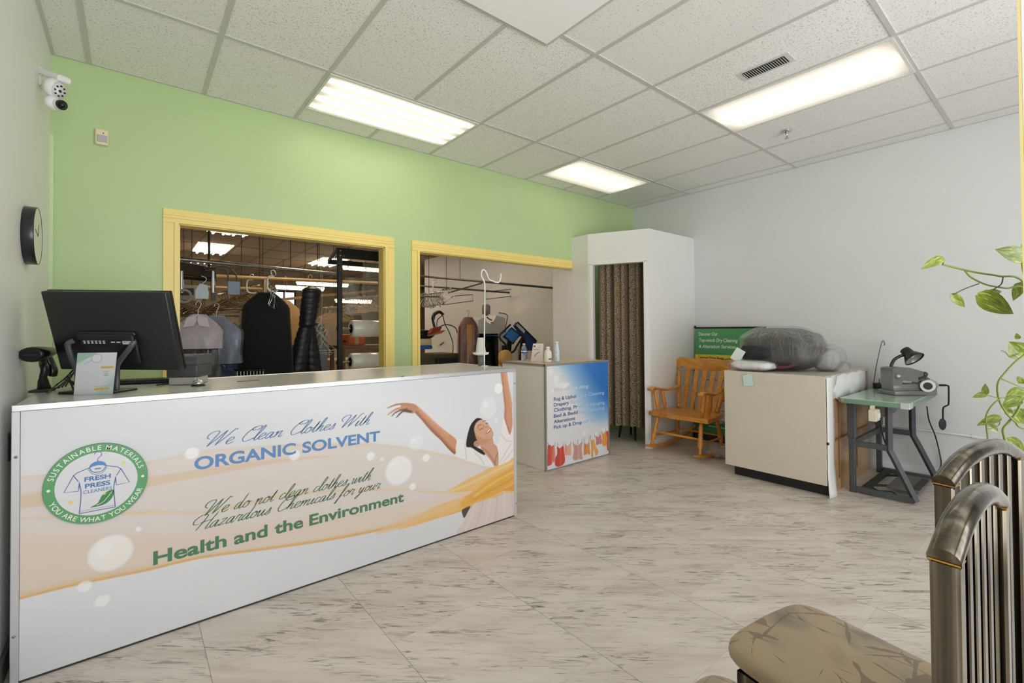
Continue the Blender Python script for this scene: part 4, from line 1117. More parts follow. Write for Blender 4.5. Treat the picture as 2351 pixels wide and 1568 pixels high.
# white hooked garment rod standing on the counter end
HY = 2.90; hb = onY(1112, 838, HY); hb = np.array([hb[0], HY, CH])
rod = []
for q in ((1112, 838), (1112, 780), (1113, 700), (1113, 655), (1110, 643), (1105, 632), (1107, 621), (1112, 620), (1117, 627), (1122, 640), (1128, 644), (1138, 648), (1145, 648), (1149, 640), (1150, 628)):
    p = onY(q[0], q[1], HY); rod.append(p)
rod[0][2] = CH+.004
t = thing('garment_hook', 'tall white wire garment hook standing at the end of the long counter', 'hook', hb)
m = MB(tuple(hb)); m.tube(catmull(rod, 5), .0055, 8); m.build('rod', mat('white_wire', 'E4E4E2', .35), t)
m = MB(tuple(hb)); m.lathe([(.0, 0.001), (.03, .001), (.03, .005), (.01, .008)][1:], 16, hb); m.build('foot', trim_white, t)
# ================================================================== BLUE-FRONTED COUNTER
BX0, BX1, BY0, BY1, BH = 3.023, 3.955, 3.20, 3.86, 1.008
bc_ = thing('side_counter', 'short white counter with a blue sky and clothesline picture on its front', 'counter', ((BX0+BX1)/2, (BY0+BY1)/2, 0)); off = tuple(bc_.location)
m = MB(off); m.bx(BX0+.004, BX1-.004, BY0+.008, BY1, .002, BH-.012); m.build('body', mat('side_counter_laminate', 'EFEDEB', .45), bc_)
m = MB(off); m.bx(BX0, BX1, BY0, BY1+.01, BH-.012, BH); m.build('countertop', mat('tan_laminate_top', 'D3BFA6', .3), bc_)
m = MB(off)
m.bx(BX0-.004, BX1+.004, BY0-.004, BY0+.014, BH-.016, BH+.004); m.bx(BX0-.004, BX0+.012, BY0, BY1+.012, BH-.016, BH+.004); m.bx(BX0-.004, BX0+.016, BY0-.004, BY0+.012, 0, BH-.014); m.bx(BX1-.014, BX1+.004, BY0-.004, BY0+.012, 0, BH-.014); m.bx(BX0, BX1, BY0-.003, BY0+.01, 0, .012)
m.build('edge_trim', mat('dull_silver_trim', 'A8A8A8', .4, .5), bc_)
px_, pz_ = BX0+.016, .012; PW, PH = BX1-.014-px_, BH-.016-pz_
sp_ = Paint(np.linspace(0, PW, 250), np.linspace(0, PH, 270), 'D6D8DC')
u = sp_.X/PW; v = sp_.Y/PH
sky = np.clip((u*1.25+v*1.0-1.02)/.42, 0, 1)*np.clip((v-.26)/.2, 0, 1); sky = sky*sky*(3-2*sky)
sp_.blend(sky*.75, '6FA9DD'); sp_.blend(np.clip((u*1.1+v*1.1-1.28)/.5, 0, 1)*np.clip((v-.35)/.25, 0, 1), '2C6FBE')
sp_.blend(np.clip((.9-np.hypot(u-.2, (v-.75)))/.9, 0, 1)**2*.5, 'E3E0DA')
def cl(cx, cy, rx, ry, a=.8, c='E9ECEF'): sp_.poly([(PW*(cx+rx*math.cos(t)*(1+.2*math.sin(3*t))), PH*(cy+ry*math.sin(t)+.2*ry*math.cos(2*t))) for t in np.linspace(0, 2*math.pi, 13)[:-1]], c, a, .008)
cl(.24, .795, .10, .03, .9); cl(.93, .27, .05, .016, .9); cl(.77, .245, .025, .013, .8)
for a, b_, r in ((.06, .945, .035), (.14, .86, .05), (.21, .92, .01), (.09, .75, .025), (.58, .28, .035), (.50, .20, .016)):
    sp_.bubble((PW*a, PH*b_), r*PW, .7)
def B2(px, py): q = onY(px, py, BY0); return (q[0]-px_, q[2]-pz_)
def Bp(*pts): return [B2(1140+.2104*x, 770+.2105*y) for x, y in pts]
for c, pts in (('C94E3A', [(560, 1205), (585, 1195), (600, 1210), (625, 1200), (628, 1255), (610, 1275), (608, 1390), (580, 1418), (552, 1410), (556, 1280)]),
               ('D9776A', [(612, 1230), (630, 1215), (640, 1300), (632, 1370), (612, 1372)]),
               ('BE4434', [(660, 1215), (690, 1232), (725, 1205), (735, 1250), (745, 1380), (690, 1428), (640, 1420), (640, 1340), (662, 1290)]),
               ('DFA08C', [(745, 1195), (775, 1205), (808, 1190), (812, 1300), (775, 1305), (742, 1300)]),
               ('C4958D', [(835, 1180), (880, 1200), (935, 1165), (928, 1245), (938, 1345), (900, 1350), (850, 1362), (832, 1330), (842, 1250)]),
               ('D68A4A', [(955, 1180), (985, 1190), (1010, 1165), (1016, 1230), (1020, 1300), (990, 1290), (955, 1308), (950, 1240)]),
               ('DFA05C', [(1018, 1110), (1040, 1150), (1065, 1135), (1080, 1200), (1112, 1270), (1085, 1310), (1060, 1250), (1050, 1335), (1035, 1335), (1032, 1200)]),
               ('C88078', [(1075, 1100), (1105, 1110), (1135, 1085), (1150, 1170), (1120, 1185), (1085, 1195), (1088, 1140)]),
               ('DE9A40', [(1145, 1060), (1165, 1075), (1195, 1060), (1205, 1180), (1185, 1205), (1155, 1195), (1155, 1110)]),
               ('BE5244', [(1195, 1050), (1222, 1062), (1226, 1240), (1205, 1240), (1205, 1120)])):
    sp_.poly(Bp(*pts), c, .96, .0025)
    a = np.array(pts); q = a.mean(0)
    for dx in (-14, 10): sp_.line(Bp((q[0]+dx, a[:, 1].min()+15), (q[0]+dx*1.3, q[1]), (q[0]+dx, a[:, 1].max()-20)), .006, 'F0C9A8' if dx > 0 else '8F3A2A', .35, .004)
for x, y0, y1 in ((563, 1170, 1210), (634, 1165, 1210), (668, 1175, 1225), (727, 1170, 1212), (752, 1170, 1200), (810, 1165, 1196), (838, 1155, 1190), (886, 1140, 1190), (932, 1130, 1170), (955, 1120, 1185), (1008, 1098, 1170), (1025, 1090, 1120), (1070, 1075, 1105), (1125, 1050, 1090), (1148, 1040, 1065), (1190, 1015, 1060)):
    sp_.line(Bp((x, y0), (x+1, y1)), .0045, '6B3A34', .85, .0015, False)
sp_.col = scale_lin(np.clip(sp_.col, 0, 1), 1.2)
sp_.mesh('front_panel', (px_, BY0-.0005, pz_), (1, 0, 0), (0, 0, 1), print_m, bc_, 0.0, off)
SO = (0, BY0-.0018, 0)
navy = mat('navy_ink', dh('4A6096'), .4); paleb = mat('pale_blue_ink', dh('A9C3E2'), .4); whitei = mat('white_ink', dh('D5E2F0'), .4)
m = MB(off); put_text(m, 'are doing:', SO, FU, FV, onY(1313, 885, BY0)[0], onY(1351, 885, BY0)[0], onY(1330, 892, BY0)[2]-.002, .034, .0, shear=.3); m.build('lettering', whitei, bc_)
m = MB(off); put_text(m, 'What we', SO, FU, FV, onY(1270, 892, BY0)[0], onY(1306, 890, BY0)[0], onY(1290, 896, BY0)[2]-.004, .034, .0, shear=.3); m.build('lettering', mat('faint_ink', dh('C0C5CF'), .4), bc_)
for a, b_, y0, x1a, x1b, yb in (('Rug & Uphol', 'stery Cleaning', 921, 1322, 1387, 914), ('Drapery', 'Service', 934, 1306, 1344, 928), ('Clothing, Pr', 'ess & Hanging', 946.5, 1326, 1388, 936), ('Bed & Bedd', 'ing Cleaning', 960, 1326, 1388, 948), ('Alterations', None, 973, 1320, 0, 0), ('Pick up & Drop', 'off Service', 986, 1336, 1388, 972)):
    z0 = onY(1271, y0, BY0)[2]; x0 = onY(1271, y0, BY0)[0]; xa = onY(x1a, y0, BY0)[0]
    m = MB(off); put_text(m, a, SO, FU, FV, x0, xa, z0+.002, .034, .02); m.build('lettering', navy, bc_)
    if b_:
        m = MB(off); put_text(m, b_, SO, FU, FV, xa+.02, onY(x1b, yb, BY0)[0], z0+.002, .034, .015); m.build('lettering', paleb, bc_)

# bottles and carton on it
def bottle_at(name, label, cat, px, py, dy=0.0):
    p = onZ(px, py, BH); return thing(name, label, cat, (p[0], p[1]+dy, BH), 0)
t = bottle_at('water_bottle', 'clear plastic water bottle with a blue label on the side counter', 'bottle', 1203, 829); k = .97
pet = mat('clear_bottle_plastic', 'E2EAF0', .08, trans=.85); 
m = MB(); m.lathe([(.0, .002), (.028, .002), (.031, .008), (.029, .02), (.031, .028), (.029, .038), (.031, .048), (.029, .058), (.031, .07), (.031, .11), (.030, .125), (.022, .155), (.012, .168), (.012, .175)][1:], 18); m.build('bottle_body', pet, t)
m = MB(); m.lathe([(.0315, .085), (.0322, .088), (.0322, .122), (.0315, .125)], 18); m.build('label', mat('bottle_label', '2F5FA8', .35), t)
m = MB(); m.lathe([(.0327, .098), (.0327, .112)], 18); m.build('label_band', mat('label_white', 'D8D8D8', .4), t)
m = MB(); m.lathe([(.0135, .173), (.0145, .176), (.0145, .186), (.012, .188), (.0, .188)], 14); m.build('cap', mat('pink_cap', 'D9C6CC', .4), t)
t = bottle_at('carton', 'white printed paper carton standing between the bottles on the side counter', 'carton', 1236, 829, .02)
t.rotation_euler = (0, 0, math.radians(-38))
m = MB(); m.prism([(-.068, 0), (.060, 0), (.068, .185), (-.040, .185)], .05, (0, .025, 0), (1, 0, 0), (0, 0, 1)); m.build('box', mat('carton_board', 'E3DCD3', .5), t)
CO = (0, -.0262, 0)
m = MB(); pts = [(-.027+.012*math.cos(a), .158+.012*math.sin(a)) for a in np.linspace(0, 6.28, 15)[:-1]]; m.add([(x, -.0262, z) for x, z in pts], [list(range(14))]); m.build('red_seal', mat('red_ink', 'C0503C', .4), t)
m = MB(); put_text(m, 'Real Fabric', CO, FU, FV, -.038, .02, .118, .012, 0)
flat_line(m, [(.02+.014*math.cos(a), .155+.014*math.sin(a)) for a in np.linspace(0, 6.28, 18)], .002, CO, .0003, smooth=False)
flat_line(m, [(-.03, .05), (-.01, .075), (.025, .098)], .006, CO, .0003)
m.build('lettering', mat('carton_ink', '57524E', .5), t)
t = bottle_at('detergent_bottle', 'squat white plastic bottle with a small blue label on the side counter', 'bottle', 1258, 832)
m = MB(); m.lathe([(.036, .002), (.040, .008), (.040, .09), (.034, .115), (.018, .128), (.016, .135)], 20); m.build('bottle_body', mat('cream_plastic', 'EDE7DD', .35), t)
m = MB(); m.lathe([(.0205, .133), (.0205, .158), (.018, .160), (.0, .160)], 16); m.build('cap', white_pl, t)
m = MB(); m.prism([(-.025, .03), (.022, .03), (.022, .044), (-.025, .044)], .001, (0, -.0405, 0), (1, 0, 0), (0, 0, 1)); m.build('label', mat('slate_label', '5E7594', .4), t)
t = bottle_at('spray_bottle', 'slim pale blue bottle with a slanted white cap, rightmost on the side counter', 'bottle', 1279, 831)
m = MB(); m.lathe([(.024, .002), (.027, .008), (.027, .11), (.022, .15), (.014, .178), (.013, .19)], 18); m.build('bottle_body', mat('pale_blue_bottle', 'D3E2EC', .3), t)
m = MB(); m.box((-.004, 0, .200), (.036, .026, .018), np.array(Matrix.Rotation(.25, 3, 'Y')), .006); m.build('cap', mat('pale_cap', 'E2EDF2', .35), t)
m = MB()
for z_, h_ in ((.10, .016), (.045, .014)): m.box((-.0205, -.018, z_), (.002, .008, h_), -.85)
m.build('label', mat('bottle_print', '30343A', .4), t)
# clear acrylic holder at the counter's front edge
p = onZ(1225, 832, BH)

# ================================================================== FITTING BOOTH CURTAIN
def curtain_material():
    m, n, l, b = nodemat('patterned_curtain_cloth')
    t = n.new('ShaderNodeTexCoord'); s = n.new('ShaderNodeSeparateXYZ'); l.new(t.outputs['UV'], s.inputs[0])
    # tall lozenge bands alternating with plain speckled bands
    P = .25
    fu = math_node(n, l, 'FRACT', math_node(n, l, 'DIVIDE', s.outputs['X'], P))
    x = math_node(n, l, 'ABSOLUTE', math_node(n, l, 'SUBTRACT', fu, .5))
    fv = math_node(n, l, 'FRACT', math_node(n, l, 'DIVIDE', s.outputs['Y'], .21))
    y = math_node(n, l, 'ABSOLUTE', math_node(n, l, 'SUBTRACT', fv, .5))
    nz = n.new('ShaderNodeTexNoise'); nz.inputs['Scale'].default_value = 42; nz.inputs['Detail'].default_value = 3
    l.new(t.outputs['UV'], nz.inputs['Vector'])
    nz2 = n.new('ShaderNodeTexNoise'); nz2.inputs['Scale'].default_value = 170; nz2.inputs['Detail'].default_value = 1; l.new(t.outputs['UV'], nz2.inputs['Vector'])
    dsum = math_node(n, l, 'ADD', math_node(n, l, 'MULTIPLY', x, 1.35), y)
    dd = math_node(n, l, 'ADD', dsum, math_node(n, l, 'MULTIPLY', math_node(n, l, 'SUBTRACT', nz.outputs['Fac'], .5), .22))
    ring = math_node(n, l, 'SINE', math_node(n, l, 'MULTIPLY', dd, 56))
    loz = math_node(n, l, 'GREATER_THAN', ring, .05)
    plain = math_node(n, l, 'GREATER_THAN', nz2.outputs['Fac'], .52)
    isl = math_node(n, l, 'LESS_THAN', x, .29)
    f = math_node(n, l, 'ADD', math_node(n, l, 'MULTIPLY', isl, loz), math_node(n, l, 'MULTIPLY', math_node(n, l, 'SUBTRACT', 1.0, isl), math_node(n, l, 'MULTIPLY', plain, .6)))
    c = ramp(n, l, f, [(0, '42362C'), (.55, '867868'), (1, 'AC9B82')])
    l.new(c, b.inputs['Base Color']); b.inputs['Roughness'].default_value = .9; b.inputs['Specular IOR Level'].default_value = .1
    return m
cur_m = curtain_material()
def cloth_sheet(name, pts_xy, z0, z1, m, parent, nz=30, off=(0, 0, 0), hem=.0):
    """hanging cloth along a wavy plan line with UVs in metres"""
    P = np.array(pts_xy); s = np.concatenate([[0], np.cumsum(np.linalg.norm(np.diff(P, axis=0), axis=1))])
    zs = np.linspace(z0, z1, nz); vs = []; uv = []
    for k, z in enumerate(zs):
        for j, p in enumerate(P):
            zz = z+(hem*math.sin(j*.7) if k == 0 else 0)
            vs.append((p[0]-off[0], p[1]-off[1], zz-off[2])); uv.append((s[j], z))
    n_ = len(P); F = [(k*n_+j, k*n_+j+1, (k+1)*n_+j+1, (k+1)*n_+j) for k in range(nz-1) for j in range(n_-1)]
    me = bpy.data.meshes.new(name); me.from_pydata(vs, [], F)
    ul = me.uv_layers.new(name='UVMap')
    for p in me.polygons:
        p.use_smooth = True
        for li in p.loop_indices: ul.data[li].uv = uv[me.loops[li].vertex_index]
    me.materials.append(m); me.update()
    o = bpy.data.objects.new(name, me); C.objects.link(o); o.parent = parent
    return o
cq0 = P0+fd*(DO0+.035)-fn*.14; cq1 = P0+fd*(DO1+.01)-fn*.14
cur = thing('curtain', 'brown and cream lozenge patterned curtain hanging in the booth doorway', 'curtain', (*((cq0+cq1)/2), 2.15)); co_ = tuple(cur.location)
line = []
for k in range(90):
    tt = k/89; w_ = .018*math.sin(tt*2*math.pi*6.3)+.010*math.sin(tt*2*math.pi*2.7+1)+.008*math.sin(tt*2*math.pi*13)
    q = cq0+(cq1-cq0)*tt+fn*w_; line.append(q)
cloth_sheet('cloth', line, .20, 2.14, cur_m, cur, 24, co_, .004)
m = MB(co_); a = P0+fd*(DO0-.0)-fn*.14; b_ = P0+fd*(DO1+.0)-fn*.14; m.tube([(*a, 2.15), (*b_, 2.15)], .009, 8); m.build('curtain_rod', chrome, cur)
lg = onP(1462, 1008, (*(P0-fn*.30), 0), (*fn, 0))
t = thing('stool', 'black stool leg showing below the booth curtain', 'stool', (lg[0]+.12, lg[1]+.14, 0)); 
m = MB()
for s1, s2 in ((-1, -1), (1, -1), (-1, 1), (1, 1)):
    m2 = MB(); m2.tube([(s1*.12, s2*.12, .001), (s1*.085, s2*.085, .30)], [.012, .018], 8); m2.build('leg', black_metal, t)
m = MB(); m.lathe([(.0, .29), (.125, .29), (.13, .31), (.125, .33), (.0, .335)][1:-1]+[(0, .335)], 20); m.build('seat', black_pl, t)

# ================================================================== GREEN POSTER STAND
GX = 5.40
gy0, gy1 = 3.02, 2.20
gz0, gz1 = .075, 1.345
pst = thing('poster', 'green and white price poster leaning on the wall behind the rocking chair', 'poster', (GX, (gy0+gy1)/2, 0)); off = tuple(pst.location)
lean = .045
def GP(u_, z_): return np.array([GX-.0+lean*(z_-.7), gy0-u_, z_])
PWD = gy0-gy1
pp_ = Paint(np.linspace(0, PWD, 90), np.linspace(0, gz1-gz0, 150), '3F8A50')
u = pp_.X/PWD; v = pp_.Y/(gz1-gz0)
def strip(v0, v1, c): pp_.blend(((v > v0) & (v < v1)).astype(float), c)
pp_.blend(np.clip((v-.72)/.28, 0, 1)*.35*(1-u), '6DAA74')
strip(.675, .745, 'D8BE3C'); strip(.625, .675, '2F7A46'); strip(.14, .625, 'CDC8C0'); strip(.055, .14, '2F7A46'); strip(0, .055, '3C8F4C')
pp_.poly([(PWD*.38, .69*(gz1-gz0)), (PWD*.55, .725*(gz1-gz0)), (PWD*.75, .70*(gz1-gz0)), (PWD*.55, .68*(gz1-gz0))], '3F8A4A', .9, .004)
gx = lambda a, b_: (PWD*a, (gz1-gz0)*b_)
pp_.line([gx(.04, .53), gx(.10, .535), gx(.98, .53)], .005, '2E5C3C', .8, .002, False)
pp_.line([gx(.96, .28), gx(.2, .28), gx(.11, .31), gx(.10, .40), gx(.12, .50), gx(.2, .51), gx(.9, .51)], .005, '33302E', .9, .002)
pp_.line([gx(.14, .23), gx(.98, .225)], .005, '33302E', .6, .002, False)
for k in range(4): pp_.line([gx(.08, .60-.022*k), gx(.30, .60-.022*k)], .007, '8E8A84', .7, .002, False)
pp_.col = scale_lin(np.clip(pp_.col, 0, 1), 1.2)
Ug = np.array([0, -1., 0]); Vg = np.array([lean, 0, 1.]); Vg /= np.linalg.norm(Vg)
pp_.mesh('sheet', GP(0, gz0)-np.array([.003, 0, 0]), Ug, Vg, print_m, pst, 0, off)
m = MB(off); m.bar(GP(PWD/2, gz0), GP(PWD/2, gz1), PWD, .004, (1, 0, 0)); m.build('board', mat('poster_board', '2E5E3C', .5), pst)
m = MB(off); m.tube([GP(-.008, gz1+.004), GP(PWD+.01, gz1+.004)], .011, 8); m.ball(GP(-.006, gz1+.02), .014); m.build('top_bar', black_pl, pst)
m = MB(off); m.box(GP(PWD/2, .04)+np.array([0, 0, -.0]), (.09, PWD, .075), None, .008); m.build('base_case', mat('poster_base', '3A3A3A', .4, .3), pst)
Og = GP(0, 0)-np.array([.006, 0, 0]); wi = mat('poster_white_ink', dh('D4DBD3'), .4); ki = mat('poster_black_ink', '2A2A28', .5)
for wd, a, b_, z_, c_, bo, sh, mm_ in (('Discover Our', .045, .285, 1.255, .042, .02, .12, wi), ('Top-notch Dry Cleaning', .048, .52, 1.18, .042, .02, .12, wi), ('& Alteration Services', .048, .50, 1.105, .042, .02, .12, wi),
        ('Bundle & Save', .14, .44, .885, .026, .015, 0, wi), ('Scan to Order', .28, .56, .22, .034, .02, 0, wi), ('www.cleaners', .18, .5, .16, .028, .01, 0, wi), ('Limited Time Steps', .05, .36, .97, .034, .02, .1, ki), ('$2', .355, .45, .56, .055, .03, 0, ki), ('1st S', .345, .46, .475, .048, .03, 0, ki)):
    m = MB(off); put_text(m, wd, Og, Ug, Vg, a, b_, z_, c_, bo, shear=sh); m.build('lettering', mm_, pst)

# ================================================================== ROCKING CHAIR
def wood_mat(name, a, b_, sc=(3, 30, 3)):
    m, n, l, b = nodemat(name)
    t = n.new('ShaderNodeTexCoord'); mp = n.new('ShaderNodeMapping'); mp.inputs['Scale'].default_value = sc
    l.new(t.outputs['Object'], mp.inputs[0]); z = n.new('ShaderNodeTexNoise'); z.inputs['Scale'].default_value = 2.2; z.inputs['Detail'].default_value = 6; z.inputs['Distortion'].default_value = 1.4
    l.new(mp.outputs[0], z.inputs['Vector']); c = ramp(n, l, z.outputs['Fac'], [(.3, a), (.7, b_)]); l.new(c, b.inputs['Base Color'])
    b.inputs['Roughness'].default_value = .28; b.inputs['Coat Weight'].default_value = .2
    return m
oak = wood_mat('honey_oak', 'B9741F', 'D9963C', (20, 4, 6))
rk = thing('rocking_chair', 'honey oak rocking chair with turned spindles in front of the green poster', 'rocking chair', (4.72, 2.70, 0)); off = tuple(rk.location)
YL, YR_ = 2.985, 2.425
SPIN = [(0, .55), (.04, .62), (.08, .45), (.1, .62), (.14, .5), (.25, .95), (.35, 1.0), (.48, .75), (.52, .95), (.55, .6), (.58, .95), (.62, .7), (.8, .85), (.92, .6), (1, .5)]
def spin(p0, p1, r, name, mb=None):
    m = mb or MB(off); m.along(p0, p1, [(t, r*q) for t, q in SPIN], 12)
    if mb is None: m.build(name, oak, rk)
def rocker(y):
    pts = []
    for k in range(25):
        t = k/24; x = 4.305+1.02*t
        z = .022+.30*(x-4.70)**2
        pts.append((x, y, z+.012))
    m = MB(off)
    G = []
    for k, (x, yy, z) in enumerate(pts):
        h = .030 if 1 < k < 23 else .022; w_ = .034 if k > 3 else .045-.003*k
        if k == 0: h, w_ = .014, .022
        G.append([(x, yy-w_/2, z-h/2), (x, yy+w_/2, z-h/2), (x, yy+w_/2, z+h/2), (x, yy-w_/2, z+h/2)])
    m.surf(G, 0, False, False, True); m.add(G[0], [(0, 1, 2, 3)]); m.add(G[-1], [(3, 2, 1, 0)])
    return m
for y in (YL, YR_): rocker(y).build('rocker', oak, rk)
SZ = .392
FLg = [(4.415, YL, .07), (4.415, YR_, .07)]; RLg = [(4.905, YL-.01, .055), (4.905, YR_+.01, .055)]
FT = [(4.50, YL-.03, SZ), (4.50, YR_+.03, SZ)]; RT = [(4.86, YL-.06, SZ), (4.86, YR_+.06, SZ)]
for a, b_ in zip(FLg, FT): spin(a, b_, .028, 'leg')
for a, b_ in zip(RLg, RT): spin(a, b_, .025, 'leg')
mid = lambda a, b_, t: tuple(np.array(a)+(np.array(b_)-np.array(a))*t)
spin(mid(FLg[0], FT[0], .45), mid(FLg[1], FT[1], .45), .016, 'stretcher')
spin(mid(RLg[0], RT[0], .40), mid(RLg[1], RT[1], .40), .013, 'stretcher')
for i in (0, 1):
    spin(mid(FLg[i], FT[i], .30), mid(RLg[i], RT[i], .33), .013, 'stretcher')
# seat: saddle-shaped slab
seat = [(4.43, YL+.0), (4.425, YL-.15), (4.41, 2.70), (4.425, YR_+.13), (4.43, YR_-.05), (4.46, YR_-.075), (4.70, YR_-.05), (4.92, YR_+.02), (4.94, 2.70), (4.92, YL-.03), (4.70, YL+.04), (4.46, YL+.05)]
sc_ = catmull([np.array(p) for p in seat], 4, True)
m = MB(off); m.prism([(p[0], p[1]) for p in sc_], .042, (0, 0, SZ-.002), (1, 0, 0), (0, 1, 0), smooth=True) if True else None
m.build('seat', oak, rk)
# back posts, crest, slats
BZ = SZ+.04
PB = [(4.875, YL-.055, BZ), (4.875, YR_+.055, BZ)]; PT = [(5.035, YL+.03, .885), (5.035, YR_-.03, .885)]
PSP = [(0, .7), (.05, .8), (.1, .6), (.13, .9), (.16, .6), (.3, 1.0), (.38, .9), (.42, .65), (.45, 1.0), (.48, .7), (.52, .95), (.65, .85), (.75, 1), (.8, .6), (.83, .9), (.88, .6), (1, .6)]
for a, b_ in zip(PB, PT):
    m = MB(off); m.along(a, b_, [(t, .027*q) for t, q in PSP], 12); m.build('back_post', oak, rk)
crest = [(-.345, .03), (-.37, .065), (-.35, .115), (-.30, .145), (-.25, .135), (-.20, .13), (-.12, .138), (0, .14), (.12, .138), (.20, .13), (.25, .135), (.30, .145), (.35, .115), (.37, .065), (.345, .03), (.30, .02), (.27, .04), (.22, .015), (.1, .005), (0, .004), (-.1, .005), (-.22, .015), (-.27, .04), (-.30, .02)]
cc = catmull([np.array(p) for p in crest], 3, True)
m = MB(off)
Vc = np.array([.22, 0, 1.]); Vc /= np.linalg.norm(Vc); cz = .862
front, back = [], []
for p in cc:
    bow = .05*(1-(p[0]/.36)**2)
    q = np.array([5.03+bow, 2.705-p[0], cz])+Vc*p[1]
    front.append(q-np.array([.013, 0, 0])); back.append(q+np.array([.013, 0, 0]))
n_ = len(front); m.add(front+back, [list(range(n_)), [n_+i for i in range(n_)][::-1]], 0, False); m.add(front+back, [(i, n_+i, n_+(i+1) % n_, (i+1) % n_) for i in range(n_)], 0, True)
m.build('crest_rail', oak, rk)
for k in range(5):
    t_ = -1+k/2; yb = 2.705-t_*.17; yt = 2.705-t_*.205; bowt = .05*(1-(t_*.205/.36)**2); bowb = .03*(1-t_*t_*.5)
    b0 = np.array([4.885+bowb, yb, BZ-.005]); b1 = np.array([5.03+bowt, yt, cz+.02])
    prof = [(0, .016), (.12, .017), (.35, .030), (.45, .032), (.62, .022), (.85, .030), (.93, .026), (1, .02)]
    G = []
    for tt, w_ in [(a, np.interp(a, [p[0] for p in prof], [p[1] for p in prof])) for a in np.linspace(0, 1, 14)]:
        q = b0+(b1-b0)*tt
        G.append([q+np.array([-.006, w_, 0]), q+np.array([-.006, -w_, 0]), q+np.array([.006, -w_, 0]), q+np.array([.006, w_, 0])])
    m = MB(off); m.surf(G, 0, False, False, True); m.build('back_slat', oak, rk)
for i, (y, s) in enumerate(((YL-.01, 1), (YR_+.005, -1))):
    m = MB(off)
    path = catmull([np.array(p) for p in [(4.40, y+s*.02, .668), (4.46, y+s*.022, .688), (4.56, y+s*.02, .672), (4.70, y+s*.005, .650), (4.82, y-s*.01, .66), (4.935, y-s*.03, .690)]], 6)
    m.tube(path, [.022]+[.034]*4+[.036]*6+[.032]*8+[.028]*8+[.024]*(len(path)-27), 12, flat=(.45, 1.0), up=(0, 0, 1)); m.build('armrest', oak, rk)
    for xx in (4.50, 4.64): spin((xx+.006, y-s*.018, BZ-.002), (xx-.006, y+s*.018, .668), .024, 'arm_spindle')

# crumpled clear bag on the floor by the rocker
def crumple(c, r, n=20, mm=12, amp=.25, seed=1, flatz=True):
    rr = np.random.default_rng(seed); G = np.zeros((mm, n, 3)); ph0 = rr.uniform(0, 6.28, (8,)); 
    for i in range(mm):
        ph = -math.pi/2+math.pi*i/(mm-1)
        for j in range(n):
            t = 2*math.pi*j/n
            k = 1+amp*(.5*math.sin(3*t+ph0[0]+2*ph)+.4*math.sin(5*t+ph0[1]-3*ph)+.3*math.sin(9*t+ph0[2])*math.cos(ph)+.25*math.sin(7*ph+ph0[3]+2*t))
            G[i, j] = (math.cos(ph)*math.cos(t)*k, math.cos(ph)*math.sin(t)*k, math.sin(ph)*k)
    G = G*np.array(r)+np.array(c)
    return G
pb = onZ(1648, 1052, 0)
m = MB(); G = crumple((pb[0]+.02, pb[1], .055), (.075, .10, .055), 22, 12, .5, 3); G[..., 2] = np.maximum(G[..., 2], .002); m.surf(G, 0, True, False, True)
tag(recentre(m.build('plastic_bag', film_mat('crumpled_film', 'E8E6E2', .10, .5, .22, .16)), (pb[0], pb[1], 0)), 'crumpled clear plastic bag on the floor beside the right rocker', 'bag')
# ================================================================== BEIGE CABINET
KX0, KX1, KY0, KY1, KZ = 4.225, 5.40, 1.268, 2.075, .955
cab = thing('cabinet', 'beige laminate cabinet with a black kick plate and a peeling white side sheet', 'cabinet', ((KX0+KX1)/2, (KY0+KY1)/2, 0)); off = tuple(cab.location)
ply = wood_mat('bare_plywood', 'A98254', 'C29B6B', (4, 4, 14))
m = MB(off); m.bx(KX0+.03, KX1, KY0+.004, KY1-.004, .10, KZ-.02); m.bx(KX0+.10, KX1, KY0+.004, KY0+.03, 0, .10); m.build('body', ply, cab)
m = MB(off)
for x in (4.52, 5.0): m.bx(x, x+.012, KY0-.004, KY0+.004, .10, KZ-.03)
m.bx(4.42, 5.35, KY0-.004, KY0+.004, .42, .435); m.build('batten', mat('dark_joint', '7D5C38', .7), cab)
beige = mat('beige_laminate', dh('BFB7A8', 1.18), .42, noise=.02, nscale=6)
m = MB(off); m.bx(KX0, KX0+.022, KY0, KY1, .095, KZ-.004, .002); m.build('front_panel', beige, cab)
m = MB(off); m.bx(KX0+.001, KX1, KY0-.004, KY1+.004, KZ-.022, KZ, .002); m.build('top', mat('beige_top', dh('B5ADA2', 1.2), .35, noise=.03, nscale=5), cab)
m = MB(off); m.bx(KX0+.075, KX0+.11, KY0+.004, KY1-.05, 0, .10); m.build('kick_plate', mat('black_kick', '1B1B1C', .5), cab)
sheet_m = mat('white_peeling_laminate', 'E8E8E7', .4)
m = MB(off); G = []
rr = random.Random(4)
for k in range(26):
    z = .002+k*(KZ-.012)/25; w_ = .150+.012*math.sin(k*.55)+rr.uniform(-.004, .004); t_ = max(0, .25-z)
    if k > 21: w_ = .16+.02*(k-21)
    G.append([(KX0+.004+rr.uniform(-.002, .002)+(-.004*t_*4), KY0-.006-.09*t_*t_*2, z), (KX0+.05, KY0-.010-.20*t_*t_*2, z), (KX0+.10, KY0-.012-.22*t_*t_*2, z), (KX0+.004+w_, KY0-.010-.12*t_*t_*2, z)])
m.surf(G)
G2 = []
for k in range(20):
    x = KX0+.10+k*(KX1-.1-KX0-.14)/19
    G2.append([(x, KY0-.011, .74+.03*math.sin(k*.9)), (x, KY0-.013, .84), (x, KY0-.010, KZ-.008+.006*math.sin(k*1.3))])
m.surf(G2); so_ = m.build('side_sheet', sheet_m, cab)
md = so_.modifiers.new('thickness', 'SOLIDIFY'); md.thickness = .0018
